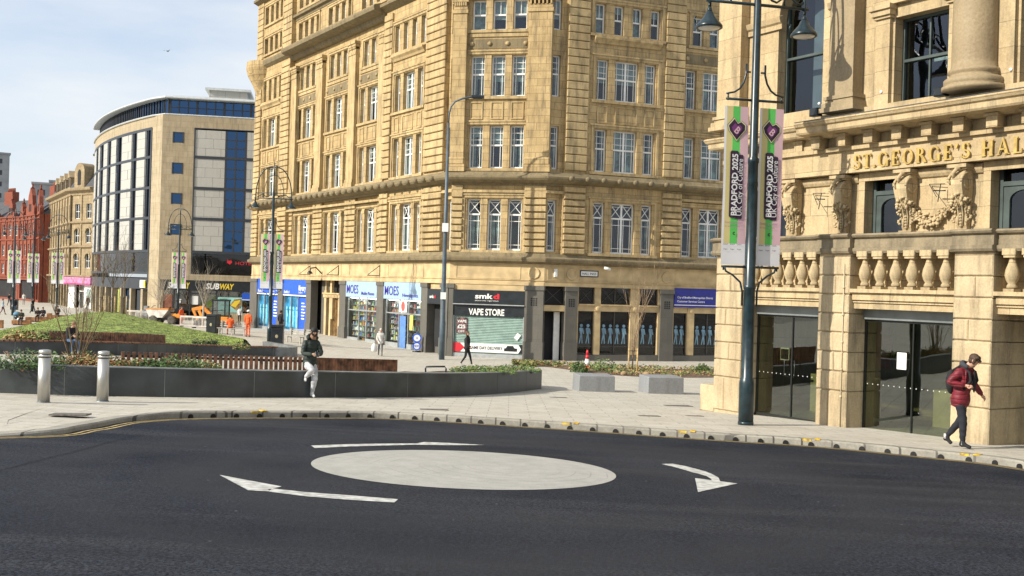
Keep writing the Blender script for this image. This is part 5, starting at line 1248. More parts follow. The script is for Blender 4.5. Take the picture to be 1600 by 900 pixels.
for z, e in ((1.3,.4),(5.3,.3),(8.6,.3)):
    m_ = MB(); m_.sweep(vp, [(-.3,z),(.1,z),(e,z+.15),(e,z+.3),(0,z+.4),(-.3,z+.4)]); m_.build('string_course', VST, parent=bank, loc=tuple(-BKO))
m_ = MB(); m_.sweep(vp, [(-.3,12.5),(.1,12.5),(.2,12.9),(.7,13.1),(.8,13.4),(.0,13.6),(-.3,13.6)]); m_.build('cornice', VST, parent=bank, loc=tuple(-BKO))
m_ = MB(); m_.sweep(vp, [(-.2,13.4),(.1,13.4),(-1.6,16.0),(-4.5,16.3),(-4.5,13.4)]); m_.build('mansard_roof', SLATE, parent=bank, loc=tuple(-BKO))
m_ = MB(); m_.box(1.0,3.6,-.1,1.6,13.5,15.6); 
m_.lathe([(1.3,0),(1.3,1.7),(0,1.7)], (0,0,0), 16, 0, False, Matrix.Translation((2.3,1.6,15.6)) @ Matrix.Rotation(PI/2,4,'X'), 0, PI)
m_.box(1.9,2.7,-.14,-.1,13.9,15.6,1); m_.lathe([(.4,0),(0,.001)], (0,0,0), 12, 1, False, Matrix.Translation((2.3,-.11,15.6)) @ Matrix.Rotation(PI/2,4,'X')); FB1.put(m_, 'dormer', [VST, DARK])
m_ = MB(); m_.box(2.8,6.0,1.8,3.0,14,18.4); m_.box(2.6,6.2,1.6,3.2,18.0,18.3); m_.box(3.2,5.6,2.0,2.8,18.4,19.0)
for x in (3.6,4.6,5.4): m_.lathe([(.16,18.9),(.13,19.8)], (x,2.4,0), 8)
FB1.put(m_, 'chimney', stone('sooty_chimney_stone', (.12,.11,.08), (.07,.07,.05), (.04,.04,.03), .7,.3,.6))
for i in range(4):
    m_ = MB(); x = -3-4.6*i; m_.box(x-.9,x+.9,.1,2.0,13.6,15.2,0); m_.prismy([(x-1.1,15.2),(x+1.1,15.2),(x,16.2)], .0, 2.2, 0); m_.box(x-.5,x+.5,.06,.1,13.9,15.1,1); FB2.put(m_, 'dormer', [VST, DARK])
so_ = bpy.data.objects.new('shop_front', None); COL.objects.link(so_); so_.parent = bank; so_.rotation_euler = (0,0,FB1.rz); so_['label'] = 'white shop front under a pink fascia'
LB = (Br_-Bc).length
PNK = M('pink_sign', (.62,.22,.40), .5, var=.25, sc=2.5)
m_ = MB(); m_.box(-1.2, LB+.3, -.5, .2, .55, 1.35); m_.box(-1.25, LB+.35, -.55, .2, .35, .55, 1); m_.build('fascia_sign', [PNK, M('dark_pink_trim', (.4,.05,.2), .5, var=.1)], parent=so_, loc=(0,0,-BZ))
m_ = MB(); m_.box(0,1.6,.0,.3,BZ,.4); m_.box(4.2,LB,.0,.3,BZ,.4); m_.box(1.6,4.2,.6,.7,BZ,.4,1); m_.box(2.0,2.1,.5,.6,BZ,.3,0); m_.box(3.6,3.7,.5,.6,BZ,.3,0); m_.box(2.0,3.6,.5,.6,-.6,-.45,0); m_.box(4.9,6.0,-.02,.02,-2.0,-.2,1); m_.build('shop_wall', [WHITE, GLASSD], parent=so_, loc=(0,0,-BZ))
m_ = MB(); q = [Bc, Br_, Br_+Vector((-4,14)), Bl+Vector((8,3)), Bl]; 
m_.prism([(p.x-BKO.x + .0, p.y-BKO.y+.9) for p in q], 0, 16.0); m_.build('interior_mass', DARK, parent=bank)

# ------------------------------------------------------------ red brick terrace with gables
RB = stone('red_terracotta_brick', (.27,.075,.045), (.18,.05,.03), (.30,.12,.08), .5, .18, .25, msize=.008)
def redhouse(A, B, label, gables, flat=False, z_e=11.2):
    A, B = Vector(A), Vector(B); o = empty('red_brick_building', (A.x, A.y, BZ), label, 'building', 'red brick terrace buildings'); O = Vector((A.x,A.y,BZ)); F = Fr(A, (B-A).normalized(), o, O); L_ = (B-A).length
    m_ = MB(); ops = []; n = max(2, int(L_/2.3)); wd = .95
    for i in range(n):
        x = L_*(i+.5)/n - wd/2
        for z, h in ((1.6,1.7),(4.6,1.9),(8.0,1.9)): ops.append((x, x+wd, z, z+h)); archwin(F, x, z, wd, h)
    ops.append((.8, L_-.8, BZ+.5, .6))
    wall(m_, 0, L_, BZ, z_e, ops, 0, .5)
    for z in (1.0,3.9,7.2,10.4,11.0): m_.box(-.05, L_+.05, -.16, 0, z, z+.22)
    for i in range(n+1): x = min(max(L_*i/n,.15),L_-.15); m_.box(x-.15, x+.15, -.14, 0, 1.2, z_e)
    F.put(m_, 'wall', RB)
    m_ = MB()
    for g0, g1, gh in gables:
        c = (g0+g1)/2; w2 = (g1-g0)/2
        m_.prismy([(g0,z_e),(g1,z_e),(g1,z_e+gh*.25),(c+w2*.6,z_e+gh*.35),(c+w2*.45,z_e+gh*.7),(c,z_e+gh),(c-w2*.45,z_e+gh*.7),(c-w2*.6,z_e+gh*.35),(g0,z_e+gh*.25)], -.1, .5)
        m_.lathe([(.18,0),(.1,.3),(.16,.5),(0,.9)], (c,.2,z_e+gh-.05), 8)
        for s_ in (-1,1): m_.lathe([(.14,0),(.08,.3),(.12,.4),(0,.8)], (c+s_*w2*.9,.2,z_e+gh*.25), 8)
    F.put(m_, 'gable', RB)
    m_ = MB()
    for g0, g1, gh in gables: 
        if g1-g0 > 2.5: c = (g0+g1)/2; m_.box(c-.75,c-.12,-.13,-.1,z_e+.5,z_e+1.7); m_.box(c+.12,c+.75,-.13,-.1,z_e+.5,z_e+1.7)
    m_.box(.8,L_-.8,.35,.4,BZ+.5,.6); F.put(m_, 'dark_openings', DARK)
    m_ = MB(); m_.add([(p[0],p[1],p[2]) for p in [(0,.3,z_e),(L_,.3,z_e),(L_,5,z_e+3.6),(0,5,z_e+3.6),(0,10,z_e),(L_,10,z_e)]], [(0,1,2,3),(3,2,5,4),(0,3,4),(1,5,2)]); F.put(m_, 'roof', SLATE)
    m_ = MB(); m_.box(L_*.2,L_*.2+3.2,4,5.2,z_e+2,z_e+5.2)
    for k in range(6): m_.lathe([(.16,0),(.12,.7)], (L_*.2+.3+.5*k,4.6,z_e+5.2), 8)
    F.put(m_, 'chimney', RB)
    m_ = MB(); m_.box(0,L_,.6,10,BZ,z_e); F.put(m_, 'interior_mass', RB)
    return o
redhouse((-76.0,168.5), (-73.3,163.5), 'narrow red brick gabled building end beside the stone building', [(.3,5.2,4.0)], z_e=11.0)
redhouse((-82.5,176.5), (-76.2,168.2), 'tall red brick building with a big twin-window gable', [(.4,2.6,2.2),(4.4,9.9,4.4)], z_e=11.2)
redhouse((-97.5,190), (-82.8,177), 'long red brick building with small pointed gables at the left edge', [(3,5.5,3.2),(8.5,11,3.2),(15,17.6,3.2)], z_e=11.0)
CONC = M('grey_concrete', (.26,.27,.28), .8, var=.12, sc=.3)
def block(name, pxl, pxr, ytop, d, dep, label, rz=0):
    a = at(pxl, ytop, d); b = at(pxr, ytop, d); m_ = MB(); w_ = b.x-a.x; h = a.z-BZ
    m_.box(0, w_, 0, dep, 0, h); m_.box(-.3,w_+.3,-.3,dep+.3,h,h+.5)
    n = int(w_/3.5); 
    o = m_.build(name, CONC, loc=(a.x,a.y,BZ), rz=rz); tag(o, label, 'building')
    g = MB()
    k = max(1,n)
    for j in range(int(h/3.4)):
        for i in range(k): g.box(w_*(i+.25)/k, w_*(i+.62)/k, -.06, .0, h-2.8-3.4*j, h-1.4-3.4*j)
    g.build('windows', ANTH, parent=o)
block('concrete_tower', -45, 9.5, 237, 310, 20, 'tall grey concrete tower behind the red brick terrace at the left edge', .5)
block('office_block', 51, 80, 287, 265, 18, 'grey flat topped office block showing above the red gable', .4)
block('office_block', 78, 112, 284, 290, 20, 'grey flat topped office block showing above the stone building', .4)
# ------------------------------------------------------------ street lamps
def lamp_arm(m, x0, x1, z, y=0, t=.035): m.tube([(x0,y,z),(x1,y,z)], t, 8)
def lantern_mb():
    m = MB(); m.tube([(0,0,.38),(0,0,.20)], .035, 8); m.lathe([(.05,.22),(.06,.16),(.09,.13),(.12,.05),(.25,-.10),(.28,-.14),(.285,-.19),(.26,-.20),(.24,-.17)], (0,0,0), 24)
    m.tube([(-.30,0,-.12),(-.34,0,-.02),(-.30,0,.04)], .018, 6); return m
def glow_mb():
    m = MB(); m.lathe([(.245,-.172),(.22,-.20),(.12,-.225),(0,-.23)], (0,0,0), 20); return m
LGLASS = M('lamp_diffuser', (.62,.60,.55), .3, var=.05)
def ornate_lamp(p, rz, label, braces=True):
    o = empty('street_lamp', p, label, 'street lamp', 'ornate double street lamps', rz)
    m = MB(); m.lathe([(.16,0),(.16,.9),(.14,1.0),(.125,1.02),(.12,2.9),(.135,2.92),(.135,2.98),(.115,3.0),(.11,5.6),(.125,5.62),(.12,5.7),(.09,5.75),(.08,9.0),(.05,9.6),(.035,10.4),(.06,10.5),(.05,10.6),(0.01,11.6)], (0,0,0), 20)
    m.lathe([(.165,.0),(.17,.05),(.16,.08)], (0,0,0), 20); m.build('pole', LAMPM, parent=o)
    m = MB(); lamp_arm(m, -1.18, 1.18, 9.0); lamp_arm(m, -1.1, 1.1, 9.34, 0, .022)
    for s_ in (-1,1):
        P = [(s_*1.10*math.cos(t)**.75 if t < PI/2 else 0, 0, 9.0+1.95*math.sin(t)) for t in [PI/2*i/12 for i in range(13)]]; P.insert(0, (s_*1.10,0,8.82)); m.tube(P, .035, 8)
        P = [(s_*.62*math.cos(t)**.8 if t < PI/2 else 0, 0, 9.0+1.45*math.sin(t)) for t in [PI/2*i/10 for i in range(11)]]; m.tube(P, .022, 6)
        m.tube([(s_*1.1*i/10, 0, 9.17+.09*math.sin(i*1.25)) for i in range(11)], .025, 6)
        m.lathe([(.07,-.08),(.05,0),(.02,.08)], (s_*1.10,0,8.82), 8)
    m.build('arched_arm', LAMPM, parent=o)
    for s_ in (-1,1):
        l = lantern_mb().build('lantern', LAMPM, parent=o, loc=(s_*1.10,0,8.60)); glow_mb().build('lamp_diffuser', LGLASS, parent=l)
    for s_ in (-1,1):
        m = MB(); m.tube([(0,0,6.95),(s_*.66,0,6.95)], .028, 8); m.tube([(s_*.12,0,7.55),(s_*.22,0,7.55)], .02, 6)
        m.tube([(s_*.22,0,7.72),(s_*.22,0,7.50),(s_*.27,0,7.32),(s_*.36,0,7.18),(s_*.48,0,7.10),(s_*.66,0,7.06)], .022, 6); m.tube([(s_*.62,0,7.08),(s_*.62,0,6.92)], .018, 6)
        m.tube([(0,0,3.38),(s_*.66,0,3.38)], .026, 8); m.tube([(s_*.60,0,3.38),(s_*.56,0,3.28),(s_*.40,0,3.20),(s_*.22,0,3.05),(s_*.17,0,2.85),(s_*.17,0,2.55)], .022, 6); m.tube([(s_*.62,0,3.40),(s_*.62,0,3.30)], .016, 6)
        m.build('banner_bracket', LAMPM, parent=o)
    return o
def fabric(name, col):
    m, n, l, b = newmat(name); b.inputs['Base Color'].default_value = col+(1,); b.inputs['Roughness'].default_value = .7
    b.inputs['Subsurface Weight'].default_value = 0; return m
BN = [fabric('banner_'+k, c) for k, c in (('beige',(.58,.50,.22)),('green',(.10,.50,.10)),('pink',(.60,.40,.44)),('white',(.68,.68,.70)),('black',(.03,.012,.035)),('cream',(.62,.60,.35)),('purple',(.16,.03,.16)),('plum_text',(.35,.15,.3)))]
def banner(p, rz, xo, label, far=False, ph=0):
    """cloth hung between the brackets; xo = offset of its inner edge"""
    w_ = .55; z0, z1 = 3.42, 6.80
    x0 = .13 if xo > 0 else -.13-w_
    o = empty('banner', p, label, 'banner', 'city of culture banners', rz)
    def yy(x, z): return .006*math.sin(z*2.1+ph)+.004*math.sin(x*9+z*3.3+ph)
    m = MB()
    def patch(xa, xb, za, zb, mi, off=0):
        nx = max(1, int((xb-xa)/.06)); nz = max(1, int((zb-za)/.12)); vs = []
        for i in range(nx+1):
            for j in range(nz+1):
                x = xa+(xb-xa)*i/nx; z = za+(zb-za)*j/nz; vs.append((x, yy(x,z)-off, z))
        m.add(vs, [(i*(nz+1)+j, (i+1)*(nz+1)+j, (i+1)*(nz+1)+j+1, i*(nz+1)+j+1) for i in range(nx) for j in range(nz)], mi, True)
    patch(x0, x0+.05, z0+.45, z1, 3); patch(x0+.05, x0+.19, z0+.45, z1, 0); patch(x0+.19, x0+.36, z0+.45, z1, 1); patch(x0+.36, x0+w_, z0+.45, z1, 2); patch(x0, x0+w_, z0, z0+.45, 3)
    me_vs = len(m.v); m.add([(x,y+.004,z) for x,y,z in m.v[:me_vs]], [tuple(f)[::-1] for f in m.f[:]], 3, True)
    m.build('banner_cloth', BN, parent=o)
    m = MB(); cx = x0+w_*.50; Y = lambda z: yy(cx, z)
    def flat(P, off, mi): m.prismy(P, yy(cx,P[0][1])-off, yy(cx,P[0][1])-off+.002, mi)
    def emb(s_, off, mi):
        c_ = 6.30; P = [(0,-.22),(.19,.0),(.19,.10),(.10,.17),(.02,.13),(-.06,.23),(-.19,.08),(-.16,-.03)]; flat([(cx+a*s_, c_+b*s_) for a, b in P], off, mi)
    for s_, mi in ((1.15,4),(1.10,5),(.98,4),(.94,0),(.80,4),(.76,5),(.60,6)): emb(s_, .010+.0025*(8-int(s_*7)), mi)
    Tb = Matrix.Translation((cx, yy(cx,6.3)-.034, 6.27)) @ Matrix.Rotation(.7, 4, 'Y'); 
    m.text('B', -.05, 0, -.06, .15, 2, w=.10, off=.02, T=Tb)
    za, zb = 4.42, 5.85
    m.prismy([(cx-.13,za+.03),(cx-.10,za),(cx+.03,za),(cx+.06,za+.03),(cx+.06,zb-.03),(cx+.03,zb),(cx-.10,zb),(cx-.13,zb-.03)], Y(5)-.014, Y(5)-.012, 4)
    m.prismy([(cx+.02,za-.02),(cx+.15,za-.02),(cx+.17,za),(cx+.17,zb-.10),(cx+.15,zb-.08),(cx+.02,zb-.08)], Y(5)-.0115, Y(5)-.0105, 4)
    m.text('BRADFORD 2025', cx+.035, Y(5)-.026, za+.05, .125, 3, w=zb-za-.12, off=.03, rot=PI/2)
    m.text('UK City of Culture', cx+.155, Y(5)-.026, za+.05, .12, 3, w=zb-za-.22, off=.0, rot=PI/2)
    m.text('c', cx-.03, yy(cx,4.1)-.02, 4.06, .09, 4, off=.03)
    for k in range(3): m.text(('MUSEUM','BRADF','COUNCIL')[k], x0+.04+.155*k, yy(cx,3.85)-.02, 3.84, .028, 4, w=.11); m.text('logo', x0+.05+.155*k, yy(cx,3.85)-.02, 3.74, .028, 4, w=.09)
    m.text('Developing Bradford', x0+.06, yy(cx,4.4)-.02, 4.30, .05, 7, w=.4); m.text('for everyone here', x0+.06, yy(cx,4.4)-.02, 4.22, .04, 7, w=.34)
    m.build('banner_print', BN, parent=o)
    return o
def lamp_with_banners(px, py, rz, label, bl, br, d=None):
    p = gp(px, py); ornate_lamp(p, rz, label); banner(p, rz, -1, bl); banner(p, rz, 1, br, ph=2)
    return p
lamp_with_banners(1165, 664, math.radians(13), 'tall dark blue ornate double lamp standing at the kerb before the pale hall', 'city of culture banner on the kerbside lamp, left of its post', 'city of culture banner on the kerbside lamp, right of its post before the balustrade')
lamp_with_banners(421, 537, math.radians(6), 'ornate double lamp before the blue shop windows of the corner block', 'city of culture banner left of the lamp post before the blue shop', 'city of culture banner right of the lamp post before the blue shop')
lamp_with_banners(277, 507, math.radians(4), 'ornate double lamp beside the dumper truck and grassy mound', 'city of culture banner left of the lamp post above the dumper truck', 'city of culture banner right of the lamp post above the dumper truck')
lamp_with_banners(88, 492, math.radians(2), 'distant ornate double lamp in front of the pink shop', 'city of culture banner on the distant lamp before the pink shop, left side', 'city of culture banner on the distant lamp before the pink shop, right side')
lamp_with_banners(20, 493, math.radians(2), 'distant ornate double lamp before the red gabled terrace', 'leftmost small banner before the red brick terrace', 'second small banner before the red brick terrace')
lamp_with_banners(50, 487, math.radians(2), 'farthest thin double lamp, before the big red gable', 'third small banner before the red brick terrace', 'small banner in front of the big twin-window gable')
# tall modern lamp
p = gp(690, 562); o = empty('street_lamp', p, 'tall slim grey lamp post with one curved arm beside the vape shop', 'street lamp')
m = MB(); m.lathe([(.17,0),(.17,2.2),(.14,2.3),(.12,7),(.075,13.9)], (0,0,0), 14); m.tube([(0,0,13.8),(.02,0,14.4),(.12,0,14.85),(.35,0,15.15),(.8,0,15.35),(1.35,0,15.45)], .055, 8); m.build('pole', M('slate_blue_painted_steel', (.07,.10,.125), .45, var=.15), parent=o)
m = MB(); m.rbox(1.3,2.05,-.14,.14,15.38,15.55,.03); m.box(1.4,1.95,-.1,.1,15.34,15.38); m.build('lantern', BLACKM, parent=o)
m = MB(); m.box(-.18,.18,-.19,-.15,7.5,8.0); m.box(-.16,.16,-.2,-.165,3.55,3.95); m.build('label_plate', WHITE, parent=o)

# ------------------------------------------------------------ bollards
def bollard(px, py, label):
    p = gp(px, py); o = empty('bollard', p, label, 'bollard', 'steel bollards on the pavement'); r = .112
    m = MB(); m.lathe([(r,0),(r,.855)], (0,0,0), 32); m.lathe([(r,.875),(r,.915)], (0,0,0), 32); m.lathe([(r,.935),(r,.965),(r*.96,1.0),(r*.6,1.008),(0,1.01)], (0,0,0), 32); m.build('post', STEEL, parent=o)
    m = MB(); m.lathe([(r*.985,.84),(r*.985,.95)], (0,0,0), 32); m.build('black_band', BLACKM, parent=o)
    m = MB(); m.lathe([(r*1.15,-.02),(r*1.15,.008),(r,.01)], (0,0,0), 24); m.build('base_ring', GREYST, parent=o)
bollard(68, 629, 'brushed steel bollard on the left, nearest the picture edge'); bollard(160, 627, 'brushed steel bollard, the right one of the pair before the dark planter')

# ------------------------------------------------------------ planters
PLW = stone('dark_slate_planter_cladding', (.060,.066,.068), (.085,.090,.088), (.20,.20,.19), 1.9, 3., .35, msize=.010, sootc=(.12,.12,.115), rough=.38, bump=.05, mott=.8)
SOIL = M('dark_planter_soil', (.06,.04,.025), .95, var=.35, sc=6, bump=.6, bsc=18)
def smooth(P, n=6):
    P = [P[0]]+P+[P[-1]] if False else P
    return [Vector(q) for q in cat_rom([tuple(p) for p in P], n)]
def ribbon(mb_, P, off0, off1, zf0, zf1, m=0):
    """wall following P (plan), between two side offsets; z given by functions of x,y"""
    k = len(P); A = []; 
    for i in range(k):
        d = (P[min(i+1,k-1)]-P[max(i-1,0)]).normalized(); n = Vector((-d.y,d.x)); A.append((P[i]+n*off0, P[i]+n*off1))
    vs = []
    for i, (a, b) in enumerate(A): vs += [(a.x,a.y,zf0(P[i])),(a.x,a.y,zf1(P[i])),(b.x,b.y,zf1(P[i])),(b.x,b.y,zf0(P[i]))]
    mb_.add(vs, [(4*i+j,4*i+(j+1)%4,4*(i+1)+(j+1)%4,4*(i+1)+j)[::-1] for i in range(k-1) for j in range(4)]+[(0,1,2,3),(4*k-4,4*k-1,4*k-2,4*k-3)], m)
fp = smooth([gp(*q).xy for q in [(-60,611),(0,614),(125,618),(234,620),(350,621),(469,621),(600,621),(680,620),(739,618),(800,613.5),(846,607.5)]], 5)
HW = .61
def wallmesh(P, hw, th=.30, side=1):
    # panels with slim open joints
    out_ = MB(); acc = 0; seg = []; cur = [P[0]]
    for a, b in zip(P, P[1:]):
        cur.append(b); acc += (b-a).length
        if acc > 1.9: seg.append(cur); cur = [b]; acc = 0
    if len(cur) > 1: seg.append(cur)
    for s_ in seg:
        s2 = [v.copy() for v in s_]; d0 = (s2[1]-s2[0]).normalized(); d1 = (s2[-1]-s2[-2]).normalized(); s2[0] += d0*.007; s2[-1] -= d1*.007
        ribbon(out_, s2, 0, side*th, lambda p: G(p.x,p.y)-.25, lambda p: G(p.x,p.y)+hw)
    return out_, seg
pl = empty('planter', (fp[20].x, fp[20].y, G(*fp[20])), 'long curved dark slate planter wall across the pavement with a timber slatted seat inside', 'planter')
PO = Vector(pl.location)
m, seg = wallmesh(fp, HW); o = m.build('front_wall', M('dark_slate_cladding', (.045,.052,.054), .40, var=.30, sc=1.3, bump=.08, bsc=30), parent=pl, loc=tuple(-PO))
PLC = bpy.data.materials['dark_slate_cladding']
m = MB(); ribbon(m, fp, .006, .27, lambda p: G(p.x,p.y)-.3, lambda p: G(p.x,p.y)+HW-.015); m.build('joint_mortar', M('pale_joint_mortar', (.30,.30,.28), .8, var=.1), parent=pl, loc=tuple(-PO))
m = MB(); ribbon(m, fp, .0, .31, lambda p: G(p.x,p.y)+HW+.002, lambda p: G(p.x,p.y)+HW+.022); m.build('coping', M('slate_coping', (.17,.18,.18), .5, var=.2, sc=3), parent=pl, loc=tuple(-PO))
e = fp[-1]; bp_ = smooth([e, e+Vector((-.1,1.3)), e+Vector((-.7,1.9)), e+Vector((-1.2,2.0))], 5)
m, _ = wallmesh(bp_, HW-.02, .30); m.build('end_wall', PLC, parent=pl, loc=tuple(-PO))
m = MB()      # soil beds
def bed(mb_, P, wd, dz):
    k = len(P); vs = []
    for i in range(k):
        d = (P[min(i+1,k-1)]-P[max(i-1,0)]).normalized(); n = Vector((-d.y,d.x))
        for j in range(5): q = P[i]+n*(.28+(wd-.28)*j/4); vs.append((q.x,q.y,G(P[i].x,P[i].y)+dz+random.uniform(-.02,.02)))
    mb_.add(vs, [(i*5+j,(i+1)*5+j,(i+1)*5+j+1,i*5+j+1) for i in range(k-1) for j in range(4)], 0, True)
iL = [i for i, q in enumerate(fp) if q.x < gp(330,620).x][-1]
bed(m, fp[:iL+1], 2.6, HW-.10); bed(m, fp[-16:], 2.3, HW-.08); m.build('soil_bed', SOIL, parent=pl, loc=tuple(-PO))
TIMB = M('red_brown_hardwood', (.19,.085,.045), .5, var=.45, sc=5)
TIMG = M('weathered_hardwood', (.30,.17,.09), .6, var=.3, sc=6)
def slat_bench(P, name, label, zb, ht, par=None, gap=.055, sw=.085, seat=True, seatz=.45):
    o = empty(name, (P[0].x,P[0].y,G(*P[0])), label, 'bench'); O = Vector(o.location)
    m = MB(); acc = 0; nxt = 0
    for a, b in zip(P, P[1:]):
        l_ = (b-a).length; d = (b-a)/l_; ang = math.atan2(d.y,d.x)
        while nxt < acc+l_:
            q = a+d*(nxt-acc); T = Matrix.Translation((q.x-O.x,q.y-O.y,G(q.x,q.y)-O.z)) @ Matrix.Rotation(ang,4,'Z'); m.box(-sw/2, sw/2, -.025, .025, zb, zb+ht, 0, T); nxt += sw+gap
        acc += l_
    m.build('slatted_back', TIMB, parent=o)
    m = MB(); sub_ = lambda off0, off1, z0, z1: ribbon(m, [Vector((q.x-O.x,q.y-O.y)) for q in P], off0, off1, lambda p: G(p.x+O.x,p.y+O.y)-O.z+z0, lambda p: G(p.x+O.x,p.y+O.y)-O.z+z1)
    sub_(.03,.07,zb+.1,zb+.17); sub_(.03,.07,zb+ht-.15,zb+ht-.08); m.build('rail', BLACKM, parent=o)
    if seat:
        m = MB(); sub_(.12,.58,seatz-.06,seatz); m.build('seat', TIMG, parent=o); m = MB(); sub_(.15,.55,0,seatz-.06); m.build('seat_base', PLC, parent=o)
    return o
def ptd(px, d): 
    r = ray(px, 560); return Vector((r[0]*d, d))
bP = smooth([ptd(192,27.6), ptd(300,28.4), ptd(420,29.4), ptd(480,30.0)], 8); bP2 = smooth([ptd(482,30.0), ptd(550,30.8), ptd(619,31.6)], 8)
slat_bench(bP, 'timber_bench', 'long curved bench with red brown slatted back rising behind the slate planter wall', .0, .86)
slat_bench(bP2, 'timber_bench', 'closely slatted right stretch of the brown bench, behind and right of the leaning man', .0, .86, gap=.012)

rear = smooth([gp(*q).xy for q in [(-60,552),(0,553),(133,554.5),(215,555.5),(293,556),(400,557.5),(430,558)]], 5)
rp = empty('planter', (rear[10].x,rear[10].y,G(*rear[10])), 'farther slate planter with a timber topped edge below the grassy mound', 'planter'); RO_ = Vector(rp.location)
HR = .50
m, _ = wallmesh(rear, HR, .45); m.build('front_wall', PLC, parent=rp, loc=tuple(-RO_))
m = MB(); ribbon(m, rear, .006, .42, lambda p: G(p.x,p.y)-.3, lambda p: G(p.x,p.y)+HR-.02); m.build('joint_mortar', bpy.data.materials['pale_joint_mortar'], parent=rp, loc=tuple(-RO_))
m = MB(); acc = 0; nxt = 0
for a, b in zip(rear, rear[1:]):
    l_ = (b-a).length; d = (b-a)/l_; ang = math.atan2(d.y,d.x)
    while nxt < acc+l_ and nxt < 200:
        q = a+d*(nxt-acc); m.box(0,.16,-.03,.47,.0,.06,0, Matrix.Translation((q.x-RO_.x,q.y-RO_.y,G(q.x,q.y)+HR-RO_.z)) @ Matrix.Rotation(ang,4,'Z')); nxt += .205
    acc += l_
m.build('timber_seat_top', TIMB, parent=rp)
e = rear[-1]; b2 = smooth([e, e+Vector((.75,.55)), e+Vector((.6,2.4)), e+Vector((-1.5,4.5))], 5); m, _ = wallmesh(b2, HR+.04, .3); m.build('end_wall', M('pale_slate_cladding', (.16,.17,.17), .5, var=.2), parent=rp, loc=tuple(-RO_))
def off(P, o_):
    r = []
    for i in range(len(P)):
        d = (P[min(i+1,len(P)-1)]-P[max(i-1,0)]).normalized(); r.append(P[i]+Vector((-d.y,d.x))*o_)
    return r
ia = [i for i, q in enumerate(rear) if q.x < gp(90,554).x][-1]; ib = [i for i, q in enumerate(rear) if q.x < gp(292,556).x][-1]
slat_bench(off(rear[ia:ib+1], .55), 'timber_bench', 'slatted timber backrest fixed on the farther planter below the mound', HR, .44, seat=False, gap=.02)

# ------------------------------------------------------------ grassy mound
GR = M('turf_soil', (.21,.27,.06), .95, var=.45, sc=2.2, bump=.5, bsc=30)
fr_ = off(rear, .95)
crest_px = [(-60,524,56),(0,516,58),(50,506,62),(95,495,66),(130,488.5,70),(160,487,72),(190,490,72),(230,499,70),(270,509,67),(310,517,64),(345,524,61),(380,530,57)]
def interp(tab, px):
    for a, b in zip(tab, tab[1:]):
        if a[0] <= px <= b[0]:
            t = (px-a[0])/(b[0]-a[0]); return a[1]+(b[1]-a[1])*t, a[2]+(b[2]-a[2])*t
    return tab[-1][1:] if px > tab[-1][0] else tab[0][1:]
cols_ = []; NPX = 90
for i in range(NPX+1):
    px = -60+440*i/NPX
    cy, cd = interp(crest_px, px); c = at(px, cy, cd)
    # front point: where this direction meets the planter back
    r0 = ray(px, 540)[0]; best = min(range(len(fr_)), key=lambda k: abs(fr_[k].x/fr_[k].y - r0)); f = fr_[best]; f = Vector((r0*f.y, f.y))
    col = []
    for j in range(15):
        t = j/14; x = f.x+(c.x-f.x)*t; y = f.y+(c.y-f.y)*t; zf = G(f.x,f.y)+.28; e_ = math.sin(t*PI/2)**1.1
        z = zf + (c.z-zf)*(t*.55+.45*t*t*(3-2*t)); z += .015*noise.noise(Vector((x*.5,y*.5,0)))*(1 if 0<t<1 else 0); col.append((x,y,z))
    r1 = c.x/c.y
    for j in range(1,7):
        t = j/6; y = c.y+7*t; x = c.x + (-.15)*7*t; g = G(x,y)-.1; z = c.z+(g-c.z)*(t*t*(3-2*t)); col.append((x,y,z))
    cols_.append(col)
m = MB(); q = len(cols_[0]); m.add([p for c in cols_ for p in c], [(i*q+j,(i+1)*q+j,(i+1)*q+j+1,i*q+j+1) for i in range(NPX) for j in range(q-1)], 0, True)
mound = struct('grass_mound', m, GR)
def mound_z(x, y):
    best = None
    for c in cols_:
        for p in c:
            d = (p[0]-x)**2+(p[1]-y)**2
            if best is None or d < best[0]: best = (d, p[2])
    return best[1]
GM = [M('grass_blade_a', (.19,.26,.045), .8, var=.3, sc=.6), M('grass_blade_b', (.26,.29,.08), .8, var=.3, sc=.6), M('grass_blade_c', (.10,.16,.03), .8, var=.3)]
m = MB(); rg = random.Random(3)
for _ in range(26000):
    i = rg.randrange(NPX); j = rg.randrange(15); u, v = rg.random(), rg.random(); a, b, c, d = cols_[i][j], cols_[i+1][j], cols_[i][j+1], cols_[i+1][j+1]
    p = Vector(a)*(1-u)*(1-v)+Vector(b)*u*(1-v)+Vector(c)*(1-u)*v+Vector(d)*u*v; an = rg.uniform(0,PI); h = rg.uniform(.015,.045); dx, dy = .028*math.cos(an), .028*math.sin(an)
    m.add([(p.x-dx,p.y-dy,p.z-.01),(p.x+dx,p.y+dy,p.z-.01),(p.x+rg.uniform(-.05,.05),p.y+rg.uniform(-.05,.05),p.z+h)], [(0,1,2)], rg.choice((0,0,1,1,2)))
o = m.build('grass', GM); tag(o, 'short rough green turf covering the mound', 'grass', kind='stuff')

